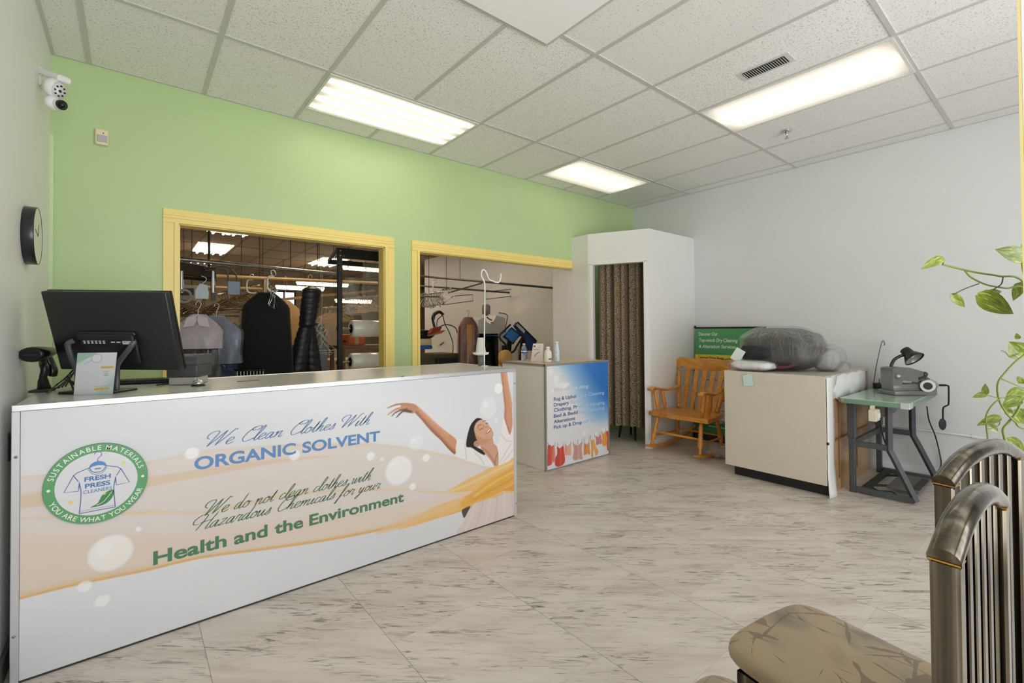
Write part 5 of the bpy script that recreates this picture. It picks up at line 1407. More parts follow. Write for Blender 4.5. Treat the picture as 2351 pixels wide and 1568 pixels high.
m = MB(off); m.ball(onX(1901, 1019, KX0-.002), (.004, .01, .012), 8, 6); m.build('knot_hole', mat('dark_brown', '3A2418', .6), cab)

# ------------------------------------------------------------------ bundles on the cabinet
def folded(c, r, seed, n=40, mm=22, fold=.06, flat=.7, top_pow=2.4):
    rr = np.random.default_rng(seed); ph = rr.uniform(0, 6.28, 10); G = np.zeros((mm, n, 3))
    for i in range(mm):
        a = -math.pi/2+math.pi*i/(mm-1)
        for j in range(n):
            t = 2*math.pi*j/n
            ce = lambda q, e: math.copysign(abs(q)**e, q)
            x = ce(math.cos(a), flat)*ce(math.cos(t), flat); y = ce(math.cos(a), flat)*ce(math.sin(t), flat); z = ce(math.sin(a), .8)
            k = 1+fold*(math.sin(6*t+ph[0]+3*a)*.5+math.sin(11*t+ph[1])*.25*math.cos(a)+.4*math.sin(3*t+ph[2]-2*a)+.25*math.sin(9*a+ph[3]+t))
            G[i, j] = (x*k, y*k, z*(1+fold*.7*math.sin(4*t+ph[4])*math.cos(a)+fold*.8*math.sin(2.5*x*3+ph[5])))
    return G*np.array(r)+np.array(c)
bz = KZ
bd = thing('comforter_bundle', 'big dark grey comforter with burgundy edging wrapped in clear plastic on the cabinet', 'bundle', (4.66, 1.73, bz)); off = tuple(bd.location)
m = MB(off); G = folded((4.69, 1.735, bz+.19), (.275, .325, .185), 5, fold=.085); G[..., 2] = np.maximum(G[..., 2], bz+.012); m.surf(G, 0, True, False, True); m.build('comforter', mat('grey_quilt', '464341', .85, noise=.45, nscale=5, bump=1.0, bscale=9), bd)
m = MB(off); G = folded((4.53, 1.86, bz+.155), (.17, .17, .085), 9, fold=.10); m.surf(G, 0, True, False, True); m.build('dark_fold', mat('charcoal_quilt', '2E2C2F', .85, noise=.2, nscale=9, bump=.6, bscale=18), bd)
m = MB(off); m.tube(catmull([np.array(p) for p in [(4.50, 2.02, bz+.10), (4.44, 1.92, bz+.085), (4.42, 1.80, bz+.055), (4.41, 1.69, bz+.035), (4.44, 1.60, bz+.05), (4.50, 1.53, bz+.10), (4.58, 1.46, bz+.165), (4.68, 1.41, bz+.185), (4.78, 1.42, bz+.17)]], 6), .013, 10, flat=(1.3, .8)); m.build('edging', mat('burgundy_edging', '5A2634', .7, noise=.2, nscale=20), bd)
m = MB(off); G = folded((4.675, 1.75, bz+.20), (.292, .348, .196), 5, fold=.085); G[..., 2] = np.maximum(G[..., 2], bz+.004); m.surf(G, 0, True, False, True); m.build('plastic_film', film_mat('bundle_film', 'EDEDEC', .035, .42, .2, .035), bd)
m = MB(off); tg = onX(1694, 815, 4.30)
m.box(tg, (.002, .085, .12), np.array(Matrix.Rotation(.55, 3, 'X'))@np.array(Matrix.Rotation(.2, 3, 'Z'))); m.build('paper_tag', mat('pale_tag', 'D5E0DD', .7), bd)
wb = thing('pillow_bundle', 'small white pillow in plastic at the front edge of the cabinet', 'bundle', (4.31, 1.87, bz)); off = tuple(wb.location)
m = MB(off); G = folded((4.34, 1.87, bz+.05), (.10, .185, .042), 14, fold=.07); G[..., 2] = np.maximum(G[..., 2], bz+.006); m.surf(G, 0, True, False, True); m.build('pillow', mat('white_linen', 'E6E5E4', .8, bump=.4, bscale=25), wb)
m = MB(off); G = folded((4.335, 1.87, bz+.052), (.112, .20, .05), 15, fold=.08); G[..., 2] = np.maximum(G[..., 2], bz+.003); m.surf(G, 0, True, False, True); m.build('plastic_film', _mats['bundle_film'], wb)
m = MB(off); a = onX(1717, 861, 4.218); m.box(a+np.array([0, 0, -.045]), (.0015, .085, .10), np.array(Matrix.Rotation(-.12, 3, 'X'))); m.box(a+np.array([.03, 0, .006]), (.06, .06, .0015)); m.build('paper_tag', mat('mint_tag', 'C6DAD5', .7), wb)
cb = thing('clear_bag', 'bulging clear plastic bag of pale grey fabric at the right end of the cabinet', 'bundle', (4.78, 1.42, bz)); off = tuple(cb.location)
m = MB(off); G = folded((4.80, 1.425, bz+.105), (.13, .105, .095), 21, fold=.08); G[..., 2] = np.maximum(G[..., 2], bz+.008); m.surf(G, 0, True, False, True); m.build('fabric', mat('pale_grey_fabric', 'A5A3A0', .8, bump=.6, bscale=20), cb)
m = MB(off); G = folded((4.79, 1.42, bz+.115), (.155, .125, .113), 22, fold=.12); G[..., 2] = np.maximum(G[..., 2], bz+.003); m.surf(G, 0, True, False, True)
m.surf([[(4.80+.02*math.cos(t), 1.31+.02*math.sin(t), bz+.09) for t in np.linspace(0, 6.28, 12)], [(4.82+.06*math.cos(t), 1.285+.03*math.sin(t), bz+.05+.03*math.sin(3*t)) for t in np.linspace(0, 6.28, 12)]])
m.build('plastic_film', film_mat('bag_film', 'EDEDEC', .06, .5, .18, .07), cb)

# ================================================================== SEWING TABLE
TX0, TX1, TY0, TY1, TZ = 4.452, 5.450, .802, 1.235, .772
st = thing('sewing_table', 'industrial sewing table with a mint green top and grey steel legs', 'table', ((TX0+TX1)/2, (TY0+TY1)/2, 0)); off = tuple(st.location)
m = MB(off); m.bx(TX0, TX1, TY0, TY1, TZ-.004, TZ, 0); m.build('top_surface', mat('mint_linoleum', 'A9C4B0', .16, coat=.4, noise=.08, nscale=5), st)
m = MB(off); m.bx(TX0-.002, TX1+.002, TY0-.002, TY1+.002, TZ-.042, TZ-.003, .004); m.build('top_edge', mat('green_edge', '6E8C78', .4, noise=.08, nscale=10), st)
m = MB(off); m.bx(TX0-.004, TX0+.11, TY0-.005, TY0+.05, TZ-.045, TZ+.0012, .002); m.build('corner_tape', mat('silver_tape', 'C9CCCA', .3, .3, bump=.5, bscale=50), st)
m = MB(off); m.ball((TX0, TY1-.012, TZ-.022), (.008, .016, .018), 8, 6); m.build('corner_chip', mat('chip_wood', '9A7A4E', .8), st)
for X in (4.56, 5.36):
    hk = TY0+.06; knee_y, knee_z = TY0+.062, .315
    m = MB(off); m.bx(X-.02, X+.02, 1.165, 1.205, .0, TZ-.043, .003); m.bx(X-.026, X+.026, 1.158, 1.212, .44, TZ-.045, .003); m.build('leg', steel_grey, st)
    m = MB(off); m.bar((X, .975, TZ-.045), (X, .955, .30), .04, .04, (1, 0, 0), .003) if False else None
    pts = [(X, .945, TZ-.044), (X, .945, .42), (X, .94, .375), (X, .915, .32), (X, .79, .025)]
    m.tube(catmull([np.array(p) for p in pts], 5), .024, 4, smooth=False, up=(1, 0, 0)); m.build('leg', steel_grey, st)
    m = MB(off); m.bx(X-.018, X+.018, .80, 1.165, .012, .05, .002); m.build('foot_bar', steel_grey, st)
    m = MB(off); m.bx(X-.012, X+.012, .945, 1.17, .375, .42, .002); m.build('side_rail', steel_grey, st)
m = MB(off); m.bx(4.58, 5.34, 1.17, 1.195, .375, .42, .002); m.build('cross_rail', steel_grey, st)
m = MB(off); m.tube([(4.90, 1.07, .655), (5.10, 1.07, .655)], .075, 16); m.tube([(4.86, 1.07, .655), (4.905, 1.07, .655)], .05, 16); m.bx(4.94, 5.04, 1.0, 1.15, .70, .73); m.build('motor', mat('motor_grey', '6E6F70', .45, .2), st)
m = MB(off); p = onY(2009, 949, 1.05); sbx = onY(2007, 953, .99); m.box((sbx[0], .99, sbx[2]), (.105, .05, .085), None, .004); m.box((sbx[0], 1.0, sbx[2]+.04), (.05, .02, .06)); sw = m.build('switch_box', mat('switch_beige', 'CFC8B2', .5), st)
m = MB(off); m.box((sbx[0], .962, sbx[2]), (.06, .01, .04), None, .003); m.build('switch_button', mat('switch_cream', 'E3DECC', .4), sw)
m = MB(off); m.bx(4.72, 5.2, .80, 1.0, .045, .062, .003); 
tr_ = m.build('treadle', mat('treadle_grey', '6B6863', .6, .2, noise=.15, nscale=20), st)
m = MB(off)
for k in range(8): m.bx(4.76+k*.05, 4.785+k*.05, .802, .85, .0622, .068)
m.build('treadle_grip', mat('grip_dark', '45423E', .7), tr_)
m = MB(off); m.bx(4.58, 5.34, 1.10, 1.14, .012, .045); m.tube([(4.75, 1.0, .055), (4.75, 1.12, .03)], .01, 6); m.tube([(5.15, 1.0, .055), (5.15, 1.12, .03)], .01, 6); m.build('treadle_bar', mat('treadle_dark', '34332F', .7), st)
m = MB(off); m.tube([(5.06, 1.05, .65), (5.06, 1.05, .40), (5.06, .99, .07)], .006, 6); m.build('treadle_rod', steel_grey, st)
m = MB(); pts = [(4.86, 1.07, .58), (4.90, 1.05, .40), (4.94, 1.0, .22), (4.99, .98, .12), (5.02, .95, .07)]
m.tube(catmull([np.array(p) for p in pts], 6), .006, 6); tag(recentre(m.build('power_cord', black_pl), (4.9, 1.05, .4)), 'black cord hanging from the motor under the sewing table', 'cord')
m = MB(); pts = [onX(2128, 933, 5.33), onX(2133, 965, 5.35), onX(2147, 1000, 5.40), onX(2157, 1040, 5.44), onX(2160, 1070, 5.44), np.array([5.43, .83, .03]), np.array([5.40, .88, .006])]
m.tube(catmull(pts, 6), .005, 6); tag(recentre(m.build('power_cord', black_pl), pts[3]), 'black cord looping down the right wall from the sewing table top', 'cord')
m = MB(); pts = [np.array(p) for p in [(4.78, 1.12, .01), (4.72, 1.05, .008), (4.76, .98, .008), (4.70, .92, .008), (4.71, .88, .008)]]
m.tube(catmull(pts, 6), .005, 6); tag(recentre(m.build('power_cord', black_pl), pts[2]), 'short dark cord lying on the floor under the sewing table', 'cord')

# ------------------------------------------------------------------ hemming machine on the table
Rv = np.stack([[math.cos(YAW), -math.sin(YAW), 0], [math.sin(YAW), math.cos(YAW), 0], [0, 0, 1]], 1)
SDp = 3.93
sm_c = onD(2085, 905, SDp); 
sm = thing('sewing_machine', 'grey metal hemming machine with a round head on the mint green table', 'sewing machine', (sm_c[0], sm_c[1], TZ)); off = tuple(sm.location)
U_ = SDp/FPX
zshift = TZ-sm_c[2]
def SM(px, py, d=0.0): 
    p = onD(px, py, SDp); return p+np.array([0, 0, zshift])+np.array([math.sin(YAW), math.cos(YAW), 0])*d
def SMX(mb, px0, px1, py0, py1, d0, d1, bev=.006, mi=0):
    c = (SM(px0, py0)+SM(px1, py1))/2; c = c+np.array([math.sin(YAW), math.cos(YAW), 0])*(d0+d1)/2
    mb.box(c, (abs(px1-px0)*U_, abs(d1-d0), abs(py1-py0)*U_), Rv, bev, mi, 2 if bev else 1)
cast = mat('machine_casting', '7E7D79', .32, .35, noise=.08, nscale=15); cast_d = mat('machine_dark', '3E3E3D', .4, .3)
m = MB(off); SMX(m, 2035, 2130, 895, 904.6, -.09, .09, .004); SMX(m, 2038, 2122, 880, 896, -.06, .07); m.build('base', cast, sm)
m = MB(off)
prof = [(2037, 884), (2037, 845), (2048, 842), (2075, 843), (2108, 852), (2110, 866), (2092, 876), (2060, 872), (2056, 884)]
q0 = SM(*prof[0]); m.prism([((SM(*p)-q0)@Rv[:, 0], (SM(*p)-q0)[2]) for p in prof], -.13, q0+np.array([math.sin(YAW), math.cos(YAW), 0])*-.06, Rv[:, 0], (0, 0, 1)); m.build('arm', cast, sm)
m = MB(off); m.ball(SM(2048, 862, -.065), (.026, .02, .022), 14, 9, R=Rv); m.build('side_cap', mat('bright_casting', 'A5A4A0', .25, .6), sm)
m = MB(off); m.tube([SM(2108, 882, -.09), SM(2122, 880, .06)], .045, 18); m.tube([SM(2124, 874, 0), SM(2150, 886, .02)], .035, 14); m.build('cylinder_head', mat('bright_casting', 'A5A4A0', .25, .6), sm)
m = MB(off); m.tube([SM(2105, 883, -.105), SM(2108, 882, -.085)], .050, 20); m.build('head_ring', mat('bright_ring', 'D6D5D2', .2, .7), sm)
m = MB(off); m.tube([SM(2104, 883, -.110), SM(2105.5, 882.6, -.1)], .030, 16); m.build('head_bore', mat('dark_bore', '161616', .5), sm)
m = MB(off); m.ball(SM(2111, 858, -.05), .022, 10, 7); m.tube([SM(2095, 868, -.06), SM(2112, 862, -.06)], .010, 8); m.tube([SM(2105, 873, -.03), SM(2118, 868, -.03)], .008, 8); m.build('needle_gear', cast_d, sm)
m = MB(off); SMX(m, 2122, 2129, 884, 903, -.07, -.04, .002); SMX(m, 2132, 2139, 886, 901, -.05, .03, .002); m.build('bracket', cast, sm)
m = MB(off)
for a in (2052, 2062, 2072, 2082): m.ball(SM(a, 843+(a-2052)*.12, -.03), .007, 8, 5)
m.build('top_screw', cast_d, sm)
m = MB(off); m.tube([SM(2140, 884, .0), SM(2172, 884.5, .0)], .009, 8); m.tube(catmull([SM(2172, 884.5), SM(2177, 886), SM(2178, 892), SM(2178, 925), SM(2176, 930), SM(2168, 934), SM(2165, 940), SM(2165, 962)], 4), .006, 8)
lv = m.build('knee_lever', black_metal, sm)
m = MB(off); m.ball(SM(2164, 974), (.032, .012, .050), 14, 9, R=Rv); m.build('lever_pad', mat('lever_pad_black', '2A2A2B', .6), lv)
# gooseneck lamp on the machine
lm0 = SM(2050, 843, .02); lamp = thing('gooseneck_lamp', 'small black gooseneck lamp standing over the hemming machine', 'lamp', lm0); off = tuple(lamp.location)
m = MB(off); m.tube(catmull([SM(2050, 845, .02), SM(2052, 836, .02), SM(2058, 826, .02), SM(2068, 818, .01), SM(2078, 815, 0)], 5), .012, 10); m.build('gooseneck', black_pl, lamp)
m = MB(off); dv = SM(2089, 828, -.06)-SM(2083, 806, .02); dv /= np.linalg.norm(dv)
a = np.cross(dv, (0, 0, 1)); a /= np.linalg.norm(a); b_ = np.cross(dv, a); RL = np.stack([a, b_, dv], 1)
m.lathe([(.0, -.002), (.036, 0), (.040, .03), (.042, .055), (.050, .062), (.074, .105), (.076, .110), (.072, .108), (.048, .068), (.03, .06)], 24, SM(2081, 803, .02), RL); m.build('lamp_shade', black_pl, lamp)
m = MB(off); m.lathe([(.070, .104), (.046, .070), (.0, .064)], 24, SM(2081, 803, .02), RL, cap=False); m.build('reflector', mat('lamp_reflector', '8E8C88', .3, .5), lamp)
m = MB(off); m.lathe([(0, .092), (.018, .085), (.02, .066)], 14, SM(2081, 803, .02), RL); m.build('bulb', mat('dead_bulb', 'B9B4AA', .25), lamp)
# thread stand
tb = onY(2018, 885, 1.18); tst = thing('thread_stand', 'tall thin wire thread stand with a navy spool behind the hemming machine', 'thread stand', (tb[0], tb[1], TZ)); off = tuple(tst.location)
D3 = float(np.dot(tb-C0, _f))
def TP(px, py): return onD(px, py, D3)
m = MB(off); bb = TP(2020, 881); m.lathe([(.05, TZ+.001), (.055, bb[2]-.004), (.055, bb[2]+.004), (.0, bb[2]+.005)], 20, (bb[0], bb[1], 0)); m.build('base', cast_d, tst)
m = MB(off); pole = [np.array([*TP(2004, 880)[:2], TZ+.004]), TP(2012, 840), TP(2022, 795), TP(2026, 783), TP(2029, 783), TP(2031, 790), TP(2029, 793)]; m.tube(catmull(pole, 4), .0035, 6); m.build('wire', steel_grey, tst)
m = MB(off); sp0 = TP(2019, 881); m.lathe([(.018, TZ+.012), (.020, TZ+.014), (.016, TZ+.02), (.016, TZ+.046), (.020, TZ+.05), (.018, TZ+.052)], 14, (sp0[0], sp0[1], 0)); m.tube([(sp0[0], sp0[1], TZ+.01), (sp0[0], sp0[1], TZ+.088)], .003, 6); m.build('spool', mat('navy_thread', '1F2230', .7), tst)

# ================================================================== ITEMS ON THE WALLS
# clock
ck = thing('wall_clock', 'round black-rimmed wall clock high on the left wall, seen edge-on', 'clock', (XL, 3.13, 1.80)); 
Rx = np.array([[0, 0, 1], [1, 0, 0], [0, 1, 0]], float)     # local z -> +X
m = MB(); m.lathe([(.134, .001), (.136, .004), (.136, .040), (.135, .043), (.132, .043), (.131, .041), (.0, .0405)], 48, (0, 0, 0), Rx); m.build('rim', mat('clock_black', '232327', .2), ck)
m = MB(); m.lathe([(.0, .0416), (.131, .0416)], 48, (0, 0, 0), Rx, cap=False); m.build('dial', mat('clock_dial', 'E2E8D6', .4), ck)
m = MB(); m.bar((.0425, 0, 0), (.0425, .03, .06), .006, .001, (1, 0, 0)); m.bar((.0425, 0, 0), (.0425, -.08, .02), .004, .001, (1, 0, 0)); m.build('hands', black_pl, ck)
# socket with a plug low on the left wall
ow = onX(22, 1024, XL); t = thing('wall_outlet', 'dark wall socket with a plug low on the left wall beside the long counter', 'outlet', ow)
m = MB(); m.bx(0.0005, .006, -.036, .036, -.057, .057, .002); m.build('plate', black_pl, t)
m = MB(); m.bx(.006, .030, -.015, .015, .005, .04, .004); m.build('plug', mat('grey_plug', '4A4A4A', .5), t)
# motion sensor
a, b_ = onY(218, 293, YW-.03), onY(249, 335, YW-.03)
se = thing('motion_sensor', 'small cream motion sensor on the green wall below the camera', 'sensor', ((a[0]+b_[0])/2, YW, (a[2]+b_[2])/2))
sw_, sh_ = abs(b_[0]-a[0]), abs(a[2]-b_[2])
m = MB(); m.box((0, -.018, 0), (sw_, .034, sh_), None, .008, seg=2); m.build('housing', mat('sensor_cream', 'E8DCBC', .45), se)
m = MB(); m.box((.002, -.0355, -sh_*.12), (sw_*.78, .006, sh_*.46), None, .002); m.build('lens', mat('sensor_lens', 'B5B4B4', .4), se)
m = MB(); m.ball((.008, -.0355, sh_*.24), .0035, 8, 5); m.build('indicator', black_pl, se)
# security camera on the left wall
cd = onX(90, 175, XL); 
sc = thing('security_camera', 'white two-lens security camera on an arm at the top of the left wall', 'camera', cd); off = tuple(cd)
DC = float(np.dot(np.array([-.31, 3.40, 2.5])-C0, _f))
def SC(px, py, d=0): return onD(px, py, DC+d)
uc = DC/FPX; cam_w = mat('camera_white', 'E9E9EA', .35)
w0 = onX(92, 165, XL)
m = MB(off); m.box(w0+np.array([.004, 0, -.035]), (.008, .07, .10), None, .003); m.build('wall_plate', cam_w, sc)
m = MB(off); m.bar(w0+np.array([.004, 0, .0]), SC(150, 184), .06, .034, (0, 0, 1), .008); m.tube([w0+np.array([.004, 0, -.07]), SC(108, 205)], .006, 6); m.build('arm', cam_w, sc)
m = MB(off); m.ball(SC(126, 204), (.040, .050, .052), 22, 14, R=Rv); m.build('dome', cam_w, sc)
fdir = SC(150, 222, -.35)-SC(128, 203); fdir = np.array([.55, -.75, -.38]); fdir /= np.linalg.norm(fdir)
aa = np.cross(fdir, (0, 0, 1)); aa /= np.linalg.norm(aa); bb2 = np.cross(aa, fdir); RF = np.stack([aa, bb2, fdir], 1)
fc = SC(126, 205)+fdir*.034
m = MB(off); m.lathe([(.041, -.012), (.039, .004), (.0, .008)], 24, fc, RF, sc=(.82, 1)); m.build('face_plate', mat('camera_face', 'DADBDC', .3), sc)
m = MB(off)
for k in range(8): m.ball(fc+RF@np.array([.021*math.cos(k*math.pi/4), .026*math.sin(k*math.pi/4), .006]), .005, 10, 7)
m.ball(fc+RF@np.array([0, 0, .008]), .007, 10, 7); m.build('infrared_leds', black_pl, sc)
m = MB(off); lc = SC(124, 238); m.ball(lc, (.034, .044, .036), 20, 12, R=Rv); m.tube([lc+fdir*.01, lc+fdir*.055+np.array([0, 0, .008])], .025, 20); m.build('lower_turret', cam_w, sc)
m = MB(off); m.tube([lc+fdir*.053+np.array([0, 0, .008]), lc+fdir*.065+np.array([0, 0, .009])], .0245, 20); m.build('lens_ring', black_pl, sc)
m = MB(off); m.ball(lc+fdir*.064+np.array([0, 0, .009]), .017, 12, 8); m.build('lens', mat('camera_lens', '0A0A10', .05), sc)
# thin cable cover in the left corner
m = MB(); m.bx(XL, XL+.016, YW-.016, YW, 0, 2.55); struct(m.build('trim_6', mat('pale_green_trim', 'C9DDB0', .4)))

# ================================================================== METAL CHAIRS WITH PATTERNED CUSHIONS
def cushion_material():
    m, n, l, b = nodemat('patterned_cushion_cloth')
    t = n.new('ShaderNodeTexCoord')
    z = n.new('ShaderNodeTexNoise'); z.inputs['Scale'].default_value = 6; z.inputs['Detail'].default_value = 3; l.new(t.outputs['Object'], z.inputs['Vector'])
    c0 = ramp(n, l, z.outputs['Fac'], [(.30, '7E7263'), (.48, '9E9074'), (.62, 'A68F73'), (.75, '8C7F6C')])
    def strokes(sc, rot, th0, th1, seed):
        mp = n.new('ShaderNodeMapping'); mp.inputs['Scale'].default_value = sc; mp.inputs['Rotation'].default_value = (0, 0, rot); mp.inputs['Location'].default_value = (seed, seed, 0)
        l.new(t.outputs['Object'], mp.inputs[0]); v = n.new('ShaderNodeTexVoronoi'); v.feature = 'DISTANCE_TO_EDGE'; v.inputs['Scale'].default_value = 1; l.new(mp.outputs[0], v.inputs['Vector'])
        nn = n.new('ShaderNodeTexNoise'); nn.inputs['Scale'].default_value = 9; l.new(t.outputs['Object'], nn.inputs['Vector'])
        f = math_node(n, l, 'LESS_THAN', v.outputs['Distance'], math_node(n, l, 'MULTIPLY', math_node(n, l, 'SUBTRACT', nn.outputs['Fac'], th0), th1))
        return f
    s1 = strokes((5, 9, 5), .6, .42, .22, 2); s2 = strokes((12, 4, 8), -.5, .5, .28, 9)
    mx = n.new('ShaderNodeMix'); mx.data_type = 'RGBA'; l.new(math_node(n, l, 'MULTIPLY', math_node(n, l, 'MAXIMUM', s1, s2), .7), mx.inputs[0]); l.new(c0, mx.inputs[6]); mx.inputs[7].default_value = (*lin('6B5B4A'), 1)
    nf = n.new('ShaderNodeTexNoise'); nf.inputs['Scale'].default_value = 350; l.new(t.outputs['Object'], nf.inputs['Vector'])
    bp = n.new('ShaderNodeBump'); bp.inputs['Strength'].default_value = .25; bp.inputs['Distance'].default_value = .002; l.new(nf.outputs['Fac'], bp.inputs['Height']); l.new(bp.outputs[0], b.inputs['Normal'])
    l.new(mx.outputs[2], b.inputs['Base Color']); b.inputs['Roughness'].default_value = .85; b.inputs['Specular IOR Level'].default_value = .15; b.inputs['Sheen Weight'].default_value = .2
    return m
cush = cushion_material()
def bronze_material():
    m, n, l, b = nodemat('brushed_bronze')
    t = n.new('ShaderNodeTexCoord'); mp = n.new('ShaderNodeMapping'); mp.inputs['Scale'].default_value = (60, 60, 1.2); l.new(t.outputs['Object'], mp.inputs[0])
    z = n.new('ShaderNodeTexNoise'); z.inputs['Scale'].default_value = 1; z.inputs['Detail'].default_value = 3; l.new(mp.outputs[0], z.inputs['Vector'])
    l.new(ramp(n, l, z.outputs['Fac'], [(.3, '3E372D'), (.5, '5C5446'), (.7, '857B6B')]), b.inputs['Base Color'])
    b.inputs['Metallic'].default_value = 1; b.inputs['Roughness'].default_value = .18; b.inputs['Coat Weight'].default_value = .3
    return m
bronze = bronze_material(); gold = mat('gold_weld', 'C49A4A', .3, 1.0)
def metal_chair(label, a, b_, group=None, zt=1.05, arch=.03, sd=.45):
    a, b_ = np.array(a), np.array(b_); c = (a+b_)/2; d = b_-a
    t = thing('dining_chair', label, 'chair', (c[0], c[1], 0), math.atan2(d[1], d[0]), group)
    hw = np.linalg.norm(d)/2; q = .0135
    for s in (-1, 1):
        m = MB(); m.bx(s*hw-q if s > 0 else -hw-q, s*hw+q if s > 0 else -hw+q, -.015, .015, 0, zt-.012, .004); m.build('back_post', bronze, t)
        m = MB(); m.box((s*hw, 0, zt-.0125), (2*q+.001, .032, .002)); m.build('weld_line', gold, t)
    pts = catmull([np.array(p) for p in [(-hw-q, 0, zt-.010), (-hw*.6, 0, zt+arch*.65), (0, 0, zt+arch), (hw*.6, 0, zt+arch*.65), (hw+q, 0, zt-.010)]], 7)
    m = MB(); m.tube(pts, .0175, 14); m.build('top_rail', bronze, t)
    for k in range(6):
        x = -hw+(k+1)*2*hw/7; z1 = zt+arch*(1-(x/hw)**2)*.95-.012
        m = MB(); m.bx(x-.010, x+.010, -.008, .008, .40, z1, .002); m.build('back_slat', bronze, t)
    m = MB(); m.bx(-hw, hw, -.012, .012, .385, .415, .003); m.build('lower_rail', bronze, t)
    m = MB(); m.bx(-hw, hw, .015, .035, .36, .40); m.bx(-hw, hw, sd-.02, sd, .36, .40); m.bx(-hw, -hw+.02, .02, sd, .36, .40); m.bx(hw-.02, hw, .02, sd, .36, .40); m.build('seat_frame', bronze, t)
    for s in (-1, 1):
        m = MB(); m.bx(s*(hw-.016)-.016, s*(hw-.016)+.016, sd-.03, sd+.002, 0, .36, .003); m.build('front_leg', bronze, t)
    G = []
    N_ = 26
    for i in range(15):
        a = -math.pi/2+math.pi*i/14
        row = []
        for j in range(44):
            u_ = 2*math.pi*j/44; e = .28
            ce = lambda v_, p_: math.copysign(abs(v_)**p_, v_)
            rx = (hw+.018)*ce(math.cos(u_), e)*abs(math.cos(a))**.35; ry = (sd/2+.012)*ce(math.sin(u_), e)*abs(math.cos(a))**.35
            row.append((rx, .035+sd/2+ry, .438+.042*ce(math.sin(a), .75)+.010*math.cos(min(1, abs(rx)/hw)*1.57)*(1 if a > 0 else 0)))
        G.append(row)
    m = MB(); m.surf(G, 0, True, False, True); m.build('seat_cushion', cush, t)
    return t
metal_chair('nearest bronze metal chair with slatted back and brown patterned seat', (.817, .1125), (1.128, .094), 'bronze metal chairs by the window', sd=.475)
metal_chair('second bronze metal chair, behind the nearest one and closer to the plant', (1.21, .165), (1.575, .10), 'bronze metal chairs by the window')

# ================================================================== TRAILING PLANT
def leaf_material():
    m, n, l, b = nodemat('variegated_leaf')
    t = n.new('ShaderNodeTexCoord'); mp = n.new('ShaderNodeMapping'); mp.inputs['Scale'].default_value = (3.2, 11, 1)
    l.new(t.outputs['UV'], mp.inputs[0]); z = n.new('ShaderNodeTexNoise'); z.inputs['Scale'].default_value = 1.0; z.inputs['Detail'].default_value = 3; z.inputs['Distortion'].default_value = .8; l.new(mp.outputs[0], z.inputs['Vector'])
    oi = n.new('ShaderNodeObjectInfo'); l.new(oi.outputs['Random'], mp.inputs['Location']) 
    c = ramp(n, l, z.outputs['Fac'], [(.30, '5C7420'), (.50, '7C922C'), (.60, '98A83A'), (.68, 'D0D284')]); l.new(c, b.inputs['Base Color'])
    b.inputs['Roughness'].default_value = .3; b.inputs['Coat Weight'].default_value = .15
    return m
leaf_m = leaf_material(); vine_m = mat('vine_green', '8A9A48', .5); stem_dark = mat('vine_brown', '5C5038', .5)
pl = thing('potted_pothos', 'trailing variegated green houseplant at the right edge before the white wall', 'plant', (2.42, -.02, .72)); off = np.array(pl.location)
pot_c = np.array([2.42, -.02, .72])
m = MB(off); m.lathe([(.085, .72), (.10, .73), (.125, .90), (.135, .905), (.135, .93), (.122, .93), (.115, .91), (.0, .90)], 24, (pot_c[0], pot_c[1], 0)); m.build('pot', mat('dark_pot', '2A2826', .4), pl)
def leaf(bpx, tpx, wpx, D, droop=.12, face=(0, 0, 0)):
    b0, t0 = onD(*bpx, D), onD(*tpx, D+face[2])
    ax = t0-b0; L = np.linalg.norm(ax); ax /= L
    view = (b0+t0)/2-C0; view /= np.linalg.norm(view)
    nrm = -view+np.array([face[0], face[1], .25]); nrm -= ax*np.dot(nrm, ax); nrm /= np.linalg.norm(nrm)
    sd = np.cross(nrm, ax); W_ = wpx*D/FPX/2
    prof = [(0, .25), (.06, .72), (.18, .98), (.32, 1.0), (.5, .88), (.7, .6), (.86, .3), (1, .0)]
    vs, uv, fs = [], [], []
    nu, nv = 14, 9
    for i in range(nu):
        u_ = i/(nu-1); wd = np.interp(u_, [p[0] for p in prof], [p[1] for p in prof])*W_
        for j in range(nv):
            v_ = -1+2*j/(nv-1)
            lobe = -.16*L*(1-u_)**3*abs(v_)*(1.2-abs(v_)) if u_ < .35 else 0
            p = b0+ax*(u_*L+lobe)+sd*wd*v_+nrm*(.10*wd*abs(v_)*1.6-droop*L*u_*u_*.5)
            vs.append(p-off); uv.append((u_, v_*.5+.5))
    for i in range(nu-1):
        for j in range(nv-1): fs.append((i*nv+j, i*nv+j+1, (i+1)*nv+j+1, (i+1)*nv+j))
    me = bpy.data.meshes.new('leaf'); me.from_pydata([tuple(v) for v in vs], [], fs)
    ul = me.uv_layers.new(name='UVMap')
    for p in me.polygons:
        p.use_smooth = True
        for li in p.loop_indices: ul.data[li].uv = uv[me.loops[li].vertex_index]
    me.materials.append(leaf_m); o = bpy.data.objects.new('leaf', me); C.objects.link(o); o.parent = pl
